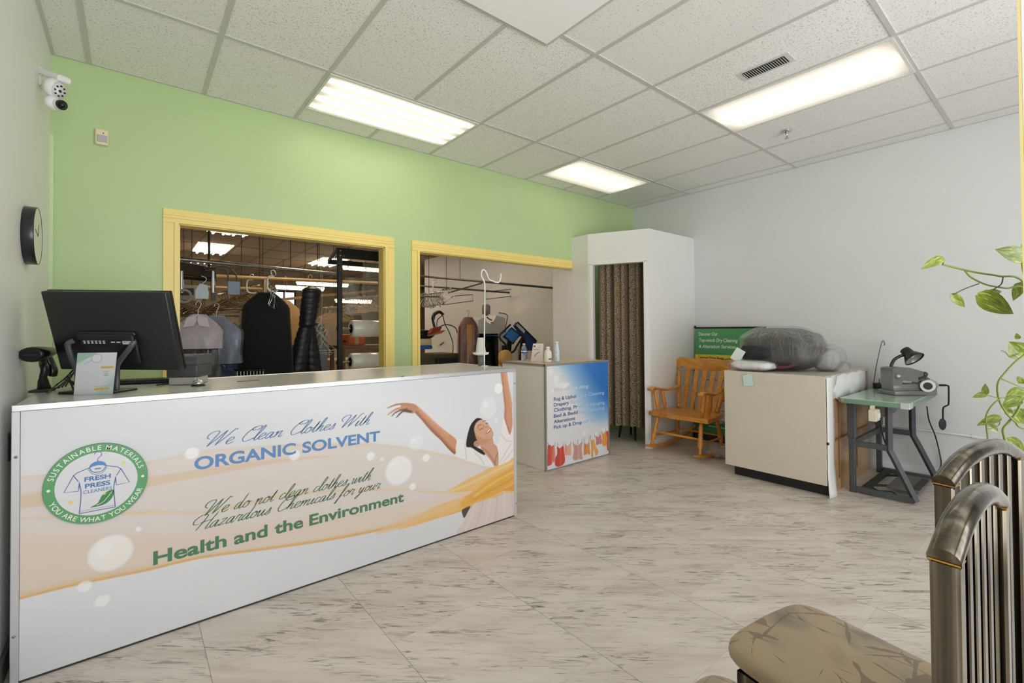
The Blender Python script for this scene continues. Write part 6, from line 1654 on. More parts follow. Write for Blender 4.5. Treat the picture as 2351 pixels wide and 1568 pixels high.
for a in (((2164, 592), (2115, 617), 22, 1.36), ((2352, 590), (2288, 572), 40, 1.38), ((2246, 678), (2333, 722), 46, 1.34), ((2272, 672), (2302, 668), 16, 1.36), ((2185, 676), (2217, 706), 20, 1.36), ((2346, 650), (2326, 690), 22, 1.37),
          ((2350, 815), (2318, 785), 44, 1.44), ((2338, 778), (2333, 765), 10, 1.45), ((2262, 905), (2262, 880), 13, 1.42), ((2263, 904), (2233, 912), 14, 1.42), ((2352, 900), (2308, 915), 34, 1.44), ((2340, 915), (2300, 935), 26, 1.43), ((2351, 870), (2338, 880), 22, 1.45),
          ((2295, 957), (2243, 976), 20, 1.42), ((2270, 975), (2294, 993), 16, 1.43), ((2312, 1024), (2270, 1010), 20, 1.44), ((2312, 1008), (2356, 1046), 32, 1.44), ((2328, 942), (2358, 975), 34, 1.46), ((2300, 935), (2330, 955), 20, 1.45),
          ((2328, 1107), (2356, 1120), 12, 1.55), ((2326, 1140), (2360, 1135), 16, 1.55), ((2321, 1228), (2324, 1250), 12, 1.5), ((2336, 1250), (2362, 1246), 24, 1.5), ((2360, 640), (2345, 560), 14, 1.42)):
    leaf(*a)
def vine(pts, D, r, mm=None, name='vine'):
    m = MB(off); P = [onD(*p, D) if len(p) == 2 else np.array(p) for p in pts]
    m.tube(catmull(P, 6), r, 7); m.build(name, mm or vine_m, pl)
top = (2.40, -.02, .95)
vine([(2164, 607), (2216, 620), (2250, 627), (2294, 634), (2352, 650), (2.16, .05, 1.30), top], 1.36, .0028)
vine([(2216, 622), (2230, 637), (2266, 654), (2310, 662), (2360, 670), (2.2, .03, 1.25), top], 1.36, .0024)
vine([(2248, 651), (2215, 663), (2189, 676)], 1.355, .0014, stem_dark, 'petiole'); vine([(2303, 636), (2299, 652), (2285, 662), (2268, 674)], 1.35, .0016, stem_dark, 'petiole'); vine([(2164, 594), (2166, 607)], 1.36, .0013, stem_dark, 'petiole')
vine([(2352, 815), (2332, 830), (2308, 855), (2291, 880), (2293, 915), (2308, 945), (2330, 968), (2356, 985), (2.3, .0, 1.0), top], 1.43, .0028)
vine([(2296, 915), (2278, 930), (2264, 955), (2265, 985), (2267, 1000), (2269, 1024)], 1.42, .0022)
vine([(2346, 915), (2335, 945), (2315, 970), (2303, 985), (2306, 1005), (2312, 1024)], 1.44, .0034)
vine([(2318, 820), (2308, 808), (2299, 805)], 1.43, .0016); vine([(2300, 870), (2320, 878), (2352, 892)], 1.43, .0018); vine([(2262, 905), (2285, 912), (2310, 913)], 1.43, .0015); vine([(2295, 960), (2294, 975), (2280, 983), (2264, 985)], 1.42, .0014, None, 'petiole')
vine([(2322, 1230), (2326, 1215), (2345, 1180), (2.36, .05, .86), top], 1.52, .0018)
m = MB(); m.lathe([(.0, .0), (.14, 0.0), (.13, .012), (.02, .02), (.02, .68), (.15, .70), (.165, .705), (.165, .72), (.0, .72)][1:], 24); ps = m.build('plant_stand', black_metal)
ps.location = (2.42, -.02, 0); tag(ps, 'black round plant stand under the trailing plant at the right edge', 'plant stand')
lf = onZ(2340, 1512, .0)
m = MB(); G = [[(lf[0]-.02+u_*.13, lf[1]+.02-.05*u_+w_*.025*math.sin(math.pi*min(1, u_*1.05+.02)), .006+.02*abs(w_)+.012*math.sin(4*u_)) for w_ in (-1, -.5, 0, .5, 1)] for u_ in np.linspace(0, 1, 10)]; m.surf(G)
tag(recentre(m.build('dry_leaf', mat('dry_leaf_red', '8A3A1C', .6, noise=.3, nscale=30)), (lf[0]+.04, lf[1], 0)), 'curled reddish dry leaf on the floor at the right edge', 'leaf')
# ================================================================== THE BACK ROOM
film_g = film_mat('garment_film', 'EEEEF2', .055, .6, .10, .03)
wire_m = mat('hanger_wire', 'B9A98C', .35, .7); wire_w = mat('white_hanger_wire', 'DAD8D4', .35, .3)
def hanger_mesh(mb, c, w_=.20, drop=.11, hook=.10, rot=0.0, r=.0025):
    cr, sr = math.cos(rot), math.sin(rot)
    f = lambda x, z: (c[0]+x*cr, c[1]+x*sr, c[2]+z)
    pts = [f(-.018, hook*.72), f(-.012, hook*.95), f(.008, hook), f(.022, hook*.82), f(.012, hook*.55), f(0, hook*.35), f(0, 0)]
    mb.tube(catmull([np.array(p) for p in pts], 3), r, 5)
    mb.tube([f(0, 0), f(w_, -drop), f(w_*.93, -drop-.012), f(-w_*.93, -drop-.012), f(-w_, -drop), f(0, 0)], r, 5)
def garment(name, label, cat, top, H_, colm, sw=.22, hem=.24, dp=.07, rot=0.0, sleeves=.0, film=None, seed=1, group=None, folds=6, collar=None, front=None, hm=None, neck=.055, hook_h=.11, fold_amp=.10):
    """clothes on a hanger; top = point where the hanger meets the collar"""
    t = thing(name, label, cat, top, rot, group)
    rr = np.random.default_rng(seed); ph = rr.uniform(0, 6.28, 6)
    def shell(grow, ht, amp, n=44, mm=26, taper=0):
        G = []
        for i in range(mm):
            q = i/(mm-1); z = -ht*q**1.15
            shd = np.clip((-z)/.15, 0, 1)
            a = neck+(sw-neck)*(.55*shd+.45*math.sin(shd*math.pi/2))
            low = np.clip((-z-.15)/(ht-.15), 0, 1); a = a+(hem-sw)*low
            b_ = .03+(dp-.03)*np.clip(-z/.2, 0, 1)+.015*low
            row = []
            for j in range(n):
                u_ = 2*math.pi*j/n
                k = 1+amp*low*(.6*math.sin(folds*u_+ph[0]+2*q)+.4*math.sin((folds*2+1)*u_+ph[1]-q*3))+amp*.25*math.sin(9*q+ph[2]+2*u_)
                row.append((math.copysign(abs(math.cos(u_))**.8, math.cos(u_))*a*(1+grow)*(1+.3*(k-1)), math.sin(u_)*b_*(1+grow*2)*k, z+.004*(1 if grow else 0)))
            G.append(row)
        return G
    m = MB(); G = shell(0, H_, fold_amp*2.2); m.surf(G, 0, True, False, True); m.add(G[0], [list(range(len(G[0])))]); m.add(G[-1], [list(range(len(G[-1])))[::-1]]); m.build('cloth', colm, t)
    if sleeves:
        for s in (-1, 1):
            m = MB(); P = catmull([np.array(p) for p in [(s*(sw-.055), 0, -.10), (s*(sw+.005), .005, -.20), (s*(sw+.035), .012, -.20-sleeves*.4), (s*(sw+.045), .0, -.12-sleeves)]], 6)
            m.tube(P, list(np.linspace(.075, .052, len(P))), 12, flat=(1.0, .85)); m.build('sleeve', colm, t)
    if collar is not None:
        m = MB()
        for s in (-1, 1): m.add([(s*.01, -dp*.75, -.01), (s*.075, -dp*.8, -.03), (s*.10, -dp*1.0, -.115), (s*.02, -dp*1.05, -.10), (0, -dp*.9, -.05)], [[0, 1, 2, 3, 4]])
        o = m.build('collar', collar, t); md = o.modifiers.new('thickness', 'SOLIDIFY'); md.thickness = .003
    m = MB(); hanger_mesh(m, (0, 0, -.005), sw*.85, .10, hook_h, 0, .003); m.build('hanger', hm or wire_w, t)
    if film is not None:
        m = MB(); G = shell(.10, H_*film, fold_amp*2.6); m.surf(G, 0, True, False, True); m.build('plastic_cover', film_g, t)
    return t
black_cloth = mat('black_wool', '0C0D0F', .9, sheen=.1)
# rails
def rail(label, p0, p1, r, m_, group=None, name='garment_rail', drops=()):
    p0, p1 = np.array(p0, float), np.array(p1, float); c = (p0+p1)/2
    t = thing(name, label, 'rail', c, 0, group)
    m = MB(tuple(c)); m.tube([p0, p1], r, 10); m.build('bar', m_, t)
    for f in drops:
        q = p0+(p1-p0)*f; m = MB(tuple(c)); m.tube([q+np.array([0, 0, r*.5]), (q[0], q[1], H-.001)], .0045, 6); m.build('hanger_rod', black_metal, t)
    return t
worn_chrome = mat('worn_chrome', '9A9794', .3, .9, noise=.3, nscale=25)
tan_pipe = mat('tan_pipe', 'BE9E70', .45, .2)
ra, rb = onY(300, 584, 5.2), onY(772, 629, 5.55)
rail('chrome garment rail crossing the left opening from side to side', ra, rb, .021, worn_chrome, drops=(.72, .88))
ta, tb_ = onY(440, 632, 6.2), onY(866, 650, 6.6)
rail('tan painted pipe rail behind the chrome rail', ta, tb_, .022, tan_pipe, drops=(.3, .62, .8))
ta, tb_ = onY(430, 658, 6.9), onY(620, 664, 7.2)
rail('lower tan pipe rail at the left behind the clothes', ta, tb_, .018, tan_pipe, drops=(.9,))
ta, tb_ = onY(640, 688, 8.2), onY(860, 668, 9.6)
rail('far tan pipe rail behind the puffer jacket', ta, tb_, .022, tan_pipe, drops=(.5,))
# S hooks on the rails
def rail_hook(label, px, py, Y, s=1.0):
    p = onY(px, py, Y)
    t = thing('rail_hook', label, 'hook', p)
    m = MB(); m.tube(catmull([np.array(q)*s for q in [(.03, 0, .0), (-.02, 0, -.005), (-.035, 0, -.05), (-.035, 0, -.13), (-.01, 0, -.165), (.05, 0, -.17), (.07, 0, -.15)]], 5), .010*s, 8); m.build('hook_arm', wire_w, t)
    m = MB(); m.tube(catmull([np.array(q)*s for q in [(.03, 0, .0), (.05, 0, .02), (.04, 0, .06), (.01, 0, .07), (0, 0, .04), (.02, 0, .0)]], 4), .006*s, 6); m.build('clip', chrome, t)
rail_hook('white rail hook above the black coat', 622, 634, 5.3, .92)
rail_hook('small white rail hook left of the black coat', 574, 642, 6.325, .95)
rail_hook('white rail hook on the rail behind the right opening', 998, 648, 6.9, .95)

# clothes in the left opening
lav = mat('lavender_shirting', 'C4BAC4', .8, noise=.04, nscale=9); navy_c = mat('navy_cloth', '2C4C7C', .85, noise=.25, nscale=9); grey_c = mat('slate_cloth', '7D8694', .85, noise=.1); tan_c = mat('tan_coat_cloth', 'BE9A6A', .85, noise=.1)
p = onY(455, 722, 4.9)
garment('wrapped_shirt', 'lavender grey shirt in clear plastic on a white hanger, leftmost in the left opening', 'shirt', p, .30, lav, .19, .175, .06, math.radians(-16), 0, 1.0, 3, collar=mat('shirt_collar', 'CBC2CA', .8), hook_h=.12)
tr = garment('wrapped_trousers', 'black trousers in clear plastic hanging below the lavender shirt', 'trousers', onY(452, 790, 4.98), .62, black_cloth, .17, .165, .05, math.radians(-16), 0, 1.0, 8, neck=.16, hook_h=.02)
p = onY(497, 724, 5.2)
garment('wrapped_jacket', 'slate blue jacket in clear plastic between the lavender shirt and the black coat', 'jacket', p, .46, mat('slate_blue_cloth', '8793AB', .8, noise=.1), .21, .20, .055, math.radians(-24), 0, 1.0, 5, collar=grey_c, hook_h=.12)
garment('wrapped_jeans', 'blue jeans hanging under the slate blue wrapped jacket', 'jeans', onY(522, 790, 5.36), .6, navy_c, .15, .13, .05, math.radians(-24), 0, 1.0, 15, neck=.14, hook_h=.02)
p = onY(612, 672, 5.2)
garment('coat', 'plain black coat hanging in the middle of the left opening', 'coat', p, 1.05, black_cloth, .215, .262, .085, math.radians(-10), 0, None, 6, hook_h=.13, fold_amp=.05, neck=.07)
p = onY(655, 690, 6.4)
garment('coat', 'tan coat hanging behind the black coat', 'coat', p, 1.0, tan_c, .23, .26, .07, math.radians(20), 0, None, 7, hook_h=.31)
# puffer jacket, seen edge on, tied at the waist
p = onY(712, 658, 5.36)
pf = thing('puffer_jacket', 'long black quilted puffer jacket tied at the waist, seen from its side', 'jacket', p)
puff = mat('black_nylon', '15171C', .42, noise=.2, nscale=6)
def puffer(cx0, cx1, z0, z1, r0, r1, n, seed, dy=0.0):
    G = []; K = n*8
    for i in range(K+1):
        q = i/K; x = cx0+(cx1-cx0)*q; z = z0+(z1-z0)*q; r = r0+(r1-r0)*q
        bul = .93+.07*abs(math.sin(math.pi*n*q))**.6
        if i < 7: bul *= math.sin(math.pi/2*(i+.6)/7.6)
        G.append([(x+r*bul*math.cos(u_)*(1+.05*math.sin(3*u_+seed+q*5)), dy+r*.85*bul*math.sin(u_), z) for u_ in np.linspace(0, 2*math.pi, 25)[:-1]])
    m = MB(); m.surf(G, 0, True, False, True); m.add(G[0], [list(range(24))]); m.add(G[-1], [list(range(24))[::-1]]); return m
puffer(.02, -.03, .01, -.44, .105, .085, 7, 1).build('hooded_top', puff, pf)
puffer(-.05, -.16, -.40, -1.0, .07, .115, 8, 2, -.03).build('left_panel', puff, pf)
puffer(-.005, .045, -.40, -1.02, .07, .095, 8, 5, .03).build('right_panel', puff, pf)
m = MB(); m.tube([(-.11, -.04, -.425), (-.03, -.07, -.44), (.06, -.03, -.415), (.06, .05, -.41), (-.1, .05, -.42), (-.11, -.04, -.425)], .012, 8); m.tube([(-.03, -.075, -.44), (-.06, -.08, -.56)], .010, 6); m.build('belt', black_cloth, pf)
m = MB(); hanger_mesh(m, (0, 0, 0), .05, .02, .13, 0); m.build('hanger', wire_w, pf)
p = onY(735, 745, 5.95)
garment('shirt', 'grey and white patterned shirt hanging just right of the puffer jacket', 'shirt', p, .52, mat('pattern_shirting', '6E7480', .8, noise=.5, nscale=45), .12, .15, .05, math.radians(50), 0, .8, 11)
garment('trousers', 'slate grey trousers hanging right of the puffer jacket', 'trousers', onY(738, 800, 5.53), .55, grey_c, .09, .10, .04, math.radians(35), 0, None, 12, neck=.08, hook_h=.91)
mb = None
for k, (px, py, rt) in enumerate(((735, 762, .5), (742, 770, .2), (728, 758, -.3), (748, 776, .7), (738, 780, -.5))):
    q = onY(px, py, 5.45+.02*k); m = MB(); hanger_mesh(m, q, .13, .16, .09, rt-.3, .003)
    tag(recentre(m.build('wire_hanger', wire_w), q), 'white wire hanger in the tangle right of the puffer jacket', 'hanger', 'white wire hangers by the puffer jacket')
for k, (px, py, rt) in enumerate(((622, 676, .9), (627, 680, .5), (631, 683, 1.2))):
    q = onY(px, py, 5.0); m = MB(); hanger_mesh(m, q, .05, .10, .08, rt, .003)
    tag(recentre(m.build('clip_hanger', chrome), q), 'shiny clip hanger hanging before the collar of the black coat', 'hanger', 'clip hangers on the black coat')
# rows of empty hangers farther back
def hanger_row(label, group, p0, p1, n, w_, drop, rot, m_, seed, rail_label=None):
    r_ = random.Random(seed); p0, p1 = np.array(p0), np.array(p1); first = None; rot = math.atan2(p1[1]-p0[1], p1[0]-p0[0])+math.pi/2
    if rail_label: rail(rail_label, p0-(p1-p0)*.08+np.array([0, 0, .088]), p1+(p1-p0)*.08+np.array([0, 0, .088]), .012, worn_chrome, drops=(.5,))
    for k in range(n):
        q = p0+(p1-p0)*(k+r_.uniform(-.3, .3))/max(1, n-1); a = rot+r_.uniform(-.06, .06)
        if first is None:
            m = MB(); hanger_mesh(m, (0, 0, 0), w_, drop, .10, 0, .0042); first = m.build('wire_hanger', m_); o = first; tag(o, label, 'hanger', group)
        else: o = first.copy(); C.objects.link(o)
        o.location = tuple(q+np.array([0, 0, r_.uniform(-.02, .02)])); o.rotation_euler = (r_.uniform(-.1, .1), r_.uniform(-.12, .12), a)
dark_wire = mat('dark_hanger_wire', '6B5335', .5, .3)
hanger_row('brown wire hanger packed on the rail behind the lavender shirt', 'hangers behind the lavender shirt', onY(405, 696, 6.6), onY(470, 700, 7.6), 26, .20, .12, math.radians(70), dark_wire, 2, 'thin rail of brown hangers behind the lavender shirt')
hanger_row('brown wire hanger packed on the rail left of the black coat', 'hangers left of the black coat', onY(508, 692, 6.5), onY(590, 668, 8.2), 30, .20, .12, math.radians(75), dark_wire, 3, 'thin rail of brown hangers left of the black coat')
hanger_row('tan hanger piled up left of the film stand post', 'hangers left of the film stand', onY(745, 722, 6.8), onY(790, 716, 8.2), 18, .18, .11, math.radians(60), mat('tan_hanger', 'BFA57E', .5), 4, 'thin rail of tan hangers left of the film stand')
hanger_row('tan hanger on the rail seen through the film stand', 'hangers behind the film stand', onY(800, 700, 6.8), onY(872, 690, 8.0), 16, .20, .12, math.radians(65), mat('tan_hanger', 'BFA57E', .5), 5, 'thin rail of tan hangers behind the film stand')
# a rack of finished clothes deeper in the room
cols = ['8A7A64', 'C9B79A', '6F4A35', 'B7AFA2', '4A4038', '9E8463', 'D3C6B4', '70604C', 'A67F55', '5A5148', 'C2B090', '857058']
for k in range(12):
    x = .45+.18*k; g = garment('wrapped_clothes', '%s bundle of finished clothes on the far rack, %s' % (['brown', 'beige', 'dark brown', 'pale grey', 'charcoal', 'tan', 'cream', 'umber', 'caramel', 'sooty', 'sand', 'olive brown'][k], ['at its left end', 'second from its left end', 'third from its left end', 'fourth from its left end', 'fifth from its left end', 'left of its middle', 'right of its middle', 'fifth from its right end', 'fourth from its right end', 'third from its right end', 'second from its right end', 'at its right end'][k]), 'clothes', (x, 7.7+.12*k, 1.50-.02*(k % 3)), .95, mat('rack_cloth_'+cols[k], cols[k], .85, noise=.15, nscale=8), .20, .20, .035, math.radians(124), 0, .95 if k % 2 == 0 else None, 30+k, 'finished clothes on the far rack', hm=wire_m)
rail('long steel rail of the far clothes rack', (.3, 7.55, 1.585), (2.7, 9.15, 1.585), .018, worn_chrome, drops=(.1, .9))
# conveyor gear at the upper left of the left opening
q = onY(440, 628, 5.6)
cv = thing('conveyor', 'dark overhead garment conveyor with hanging steel arms at the upper left of the left opening', 'conveyor', q); off = tuple(q)
def CVp(px, py, d=0): return onY(px, py, 5.6+d)
dk = mat('dark_brown_steel', '241A14', .4, .3)
m = MB(off); m.bar(CVp(380, 612, 0), CVp(494, 628, .3), .05, .12, (0, 0, 1), .008); m.bar(CVp(400, 636, .1), CVp(494, 644, .4), .03, .03); m.bar(CVp(488, 622, .3), CVp(490, 690, .3), .05, .04, (1, 0, 0)); m.build('housing', dk, cv)
m = MB(off)
for px in (408, 480): q_ = CVp(px, 622, .2); m = MB(off); m.tube([q_, (q_[0], q_[1], H-.001)], .012, 6); m.build('hanger_rod', dk, cv)
m = MB(off); m.bar(CVp(400, 668, .4), CVp(462, 676, .6), .03, .16, (0, 0, 1)); m.build('slotted_plate', mat('plate_grey', '8E8880', .5, .3), cv)
m = MB(off)
for px in (428, 436, 444, 452): m.bar(CVp(px-11, 662, .35), CVp(px-11, 678, .35), .012, .03, (1, 0, 0))
m.build('slot', black_metal, cv)
for px in (417, 489):
    m = MB(off); m.tube([CVp(px, 622, -.05), CVp(px, 672, -.05)], .016, 10); m.build('piston', chrome, cv)
m = MB(off); c_ = CVp(423, 680, -.1); m.tube([c_+np.array([.055*math.cos(a), 0, .06*math.sin(a)]) for a in np.linspace(0, 6.28, 15)[:-1]], .012, 8, closed=True); m.build('ring', mat('ring_grey', '9C938A', .5), cv)
m = MB(); q = onY(464, 668, 5.35); m.prism([(-.055, -.075), (.05, -.075), (.055, -.02), (.04, .06), (-.02, .07), (-.055, .0)], .004, q, (1, 0, 0), (0, 0, 1)); m.tube(catmull([q+np.array([.0, 0, .07]), q+np.array([.03, .02, .10]), q+np.array([.035, .03, .13]), q+np.array([.0, .05, .15])], 4), .004, 6)
tag(recentre(m.build('paper_ticket', mat('pale_blue_card', 'C6D2DC', .6)), q), 'pale blue paper ticket hanging under the dark conveyor', 'ticket')
q = onY(537, 661, 5.7); t = thing('hanging_plate', 'blue grey metal plate hanging by a bent wire from the conveyor', 'plate', q)
m = MB(); m.bx(-.058, .058, -.008, .008, -.075, .07, .003); m.build('plate', mat('slate_plate', '6D7886', .4, .3), t)
m = MB(); m.tube(catmull([np.array(p_) for p_ in [(-.05, 0, .07), (-.06, 0, .16), (-.09, 0, .19), (-.26, 0, .17)]], 5), .008, 6); m.tube(catmull([np.array(p_) for p_ in [(.03, 0, .07), (.02, 0, .14), (-.03, 0, .20), (-.10, 0, .215), (-.27, 0, .19)]], 5), .008, 6); m.build('wire', steel_grey, t)
# vertical tan strut by the window
a, b_ = onY(607, 642, 6.3), onY(606, 672, 6.3)
m = MB(); m.bar(a, b_+np.array([0, 0, -.05]), .075, .02, (1, 0, 0)); tag(recentre(m.build('strut', tan_pipe), a), 'flat tan strut hanging from the tan rail above the black coat', 'strut')

# plastic film stand at the right side of the left opening
fx = 1.585; FY = 4.62
fs = thing('film_stand', 'tall black garment bag stand with a hood at the right of the left opening', 'stand', (1.85, FY, 0)); off = tuple(fs.location)
m = MB(off); m.bx(fx-.022, fx+.022, FY-.02, FY+.02, 0, 2.16, .003); m.bx(2.14, 2.18, FY-.02, FY+.02, 0, 2.16, .003); m.build('post', black_metal, fs)
m = MB(off); m.bx(fx-.03, 2.19, FY-.012, FY+.012, 2.065, 2.165, .003); m.prism([(0, 0), (.26, -.09), (.26, -.13), (0, -.04)], .01, (fx-.03, FY+.01, 2.165), (0, 1, 0), (0, 0, 1)); m.bx(fx-.03, 2.19, FY+.25, FY+.26, 2.03, 2.08); m.build('hood', black_metal, fs)
m = MB(off)
for z in (2.135, 2.085): m.ball((fx, FY-.022, z), .009, 8, 5)
m.ball((fx+.035, FY-.013, 2.085), .006, 8, 5); m.build('bolt', chrome, fs)
m = MB(off); m.bx(fx-.1, 2.3, FY-.25, FY+.28, 0, .03); m.bar((fx, FY, .95), (fx, FY+.25, .62), .04, .02, (1, 0, 0)); m.build('foot', black_metal, fs)
for z, nm in ((1.365, 'clear film roll on the upper spindle of the black film stand'), (1.030, 'clear film roll on the lower spindle of the black film stand')):
    yy = FY+.03; x0 = onY(806 if z > 1.2 else 804, 745, yy)[0]
    m = MB(off); m.tube([(fx, yy, z), (2.16, yy, z)], .012, 8); m.tube([(fx-.02, yy, z), (fx+.03, yy, z)], .02, 8); m.build('spindle', chrome, fs)
    t = thing('film_roll', nm, 'roll', (x0, yy, z))
    Rr = np.array([[0, 0, 1], [1, 0, 0], [0, 1, 0]], float)
    m = MB(); m.lathe([(.045, 0), (.080, 0), (.086, .006), (.086, .44), (.045, .44)], 28, (0, 0, 0), Rr); m.build('film', mat('milky_film', 'E6E4E0', .25, noise=.05, nscale=14, bump=.3, bscale=12, coat=.3), t)
    m = MB(); m.lathe([(.046, -.002), (.046, .445)], 20, (0, 0, 0), Rr); m.lathe([(.030, .002), (.046, -.002)], 20, (0, 0, 0), Rr); m.build('core', mat('roll_core', '1E1E1E', .6), t)
m = MB(off); G = []
for i in range(12):
    z = 1.43+i*.055; G.append([(1.80+.36*j/10, FY-.03+.012*math.sin(j*1.3+i*.5)+.008*math.sin(i*1.1), z) for j in range(11)])
m.surf(G); G = []
for i in range(8):
    z = 1.50+i*.055; G.append([(1.64+.02*math.sin(i)+.18*j/6, FY+.045+.015*math.sin(j*1.7+i*.8), z) for j in range(7)])
m.surf(G); m.build('hanging_film', film_mat('stand_film', 'F0EEEC', .06, .4, .2, .08), fs)
# boxes and benches low in the back room
def simple_box(name, label, cat, x0, x1, y0, y1, z0, z1, m_, top=None):
    t = thing(name, label, cat, ((x0+x1)/2, (y0+y1)/2, z0)); off = tuple(t.location)
    m = MB(off); m.bx(x0, x1, y0, y1, z0, z1, .006); m.build('body', m_, t)
    m = MB(off); m.bx((x0+x1)/2-.025, (x0+x1)/2+.025, y0-.001, y1+.001, z0+.01, z1+.0015); m.build('tape', mat('box_tape', 'B08E5E', .4), t)
    m = MB(off); m.bx(x0-.001, x0+.012, y0+.08, y1-.08, z1-.10, z1-.07); m.build('hand_hole', mat('dark_brown', '3A2418', .6), t)
    return t
card_m = mat('cardboard', 'C9A877', .8, noise=.06)
a = onY(735, 828, 6.0); simple_box('cardboard_box', 'pale cardboard box low between the puffer jacket and the film stand', 'box', a[0]-.05, a[0]+.55, 6.0, 6.5, .45, a[2], card_m)
m = MB(); m.bx(a[0]-.1, a[0]+.6, 5.95, 6.6, .40, .449); 
for sx1 in (a[0]-.06, a[0]+.55):
    for sy1 in (6.0, 6.55): m.bx(sx1-.02, sx1+.02, sy1-.02, sy1+.02, 0, .40)
tag(recentre(m.build('low_bench', mat('bench_wood', '6E5236', .6)), (a[0]+.2, 6.2, 0)), 'low wooden bench under the pale cardboard box', 'bench')
a = onY(800, 768, 5.6); b_ = onY(838, 792, 5.6); simple_box('orange_box', 'orange box behind the lower film roll', 'box', a[0], b_[0], 5.6, 5.85, b_[2], a[2], mat('orange_card', 'B85A26', .6))
m = MB(); m.bx(a[0]-.12, b_[0]+.45, 5.5, 5.95, b_[2]-.04, b_[2]-.001)
for sx1 in (a[0]-.09, b_[0]+.41):
    for sy1 in (5.53, 5.92): m.bx(sx1-.02, sx1+.02, sy1-.02, sy1+.02, 0, b_[2]-.04)
tag(recentre(m.build('work_table', mat('bench_wood', '6E5236', .6)), (a[0], 5.7, 0)), 'dark wooden work table carrying the orange box', 'table')
q = onY(758, 722, 7.4)+np.array([0, 0, .02]); garment('wrapped_clothes', 'pale brown clothes in plastic left of the film stand post', 'clothes', q, .75, mat('pale_brown_cloth', 'C2A688', .85, noise=.1), .18, .20, .06, .3, 0, 1.0, 51)
q = onY(583, 671, 8.05)+np.array([0, 0, -.02]); garment('wrapped_clothes', 'cream clothes in plastic showing left of the black coat', 'clothes', q, .7, mat('cream_cloth', 'D8C8B0', .85, noise=.1), .18, .20, .06, -.6, 0, 1.0, 52)
# black basket with wire spokes low behind the counter
q = onY(572, 852, 5.0); t = thing('wire_basket', 'dark wire basket just above the counter top below the black coat', 'basket', (q[0], 5.0, .72)); 
for k in range(9):
    m = MB(); m.tube([(-.10+.025*k, -.06, .0), (-.11+.027*k, -.08, .26)], .004, 6); m.build('spoke', wire_w, t)
m = MB(); m.tube([(-.12, -.08, .26), (.12, -.08, .25), (.12, .1, .25), (-.12, .1, .26)], .006, 6, closed=True); m.bx(-.12, .12, -.08, .1, -.02, .0); m.build('rim', black_metal, t)
m = MB(); m.bx(-.2, .2, -.15, .15, -.07, -.021)
for s in (-1, 1): m.bx(s*.18-.015, s*.18+.015, -.12, .12, -.72, -.07)
m.build('stand', black_metal, t)

# ------------------------------------------------------------------ pressing corner behind the right opening
rail('steel rail running along the grey wall, upper one behind the right opening', onY(935, 631, 7.6), onY(1300, 664, 5.35), .018, mat('dark_steel', '55504A', .4, .6), drops=(.35,))
ra = onY(935, 654, 7.4); rb = onY(1170, 672, 6.6)
rail('lower steel rail with a wire loop end behind the right opening', ra, rb, .016, mat('dark_steel', '55504A', .4, .6))
ra = onY(1030, 672, 6.9); rb = onY(1106, 650, 6.0)
rail('slanting steel brace between the rails behind the right opening', ra, rb, .013, mat('dark_steel', '55504A', .4, .6))
def wire_loop(label, pts, Y):
    P = [onY(*p_, Y) for p_ in pts]; c = np.mean(P, axis=0); m = MB(); m.tube(P, .006, 6, closed=True)
    tag(recentre(m.build('wire_loop', mat('dark_steel', '55504A', .4, .6)), c), label, 'wire loop')
wire_loop('long grey wire loop on the lower rail end', [(1115, 670), (1174, 664), (1174, 680), (1115, 687)], 6.7)
wire_loop('shorter grey wire loop under the pile of hangers', [(1040, 680), (1085, 676), (1086, 691), (1015, 700)], 6.8)
ra = onY(940, 680, 7.1); rb = onY(1010, 681, 6.9); rail('short dark rail carrying the hangers behind the right opening', ra, rb, .016, mat('dark_steel', '55504A', .4, .6))
hanger_row('grey wire hanger in the bunch behind the right opening', 'hangers behind the right opening', onY(955, 690, 7.0), onY(1015, 682, 6.7), 24, .20, .11, math.radians(40), mat('grey_hanger', '7C746A', .5, .3), 6, 'thin rail of grey hangers behind the right opening')
hanger_row('white plastic hanger at the front of the bunch behind the right opening', 'white hangers behind the right opening', onY(1015, 678, 6.6), onY(1035, 676, 6.6), 4, .22, .09, math.radians(10), wire_w, 7, 'thin rail of white hangers behind the right opening')
# brown striped coat
q = onY(1075, 728, 6.1); bct = garment('coat', 'rust brown coat with a golden front hanging behind the white rod', 'coat', q, 1.0, mat('rust_cloth', '6E2A14', .6, noise=.5, nscale=4), .155, .17, .07, math.radians(-20), 0, .95, 61, hm=black_metal)
m = MB(); m.surf([[(x, -.082-.004*math.cos(x*30), z) for x in (-.045, -.015, .015, .045)] for z in (-.12, -.4, -.7, -.98)]); m.build('front_panel', mat('golden_cloth', 'B07A2C', .6, noise=.2, nscale=6), bct)
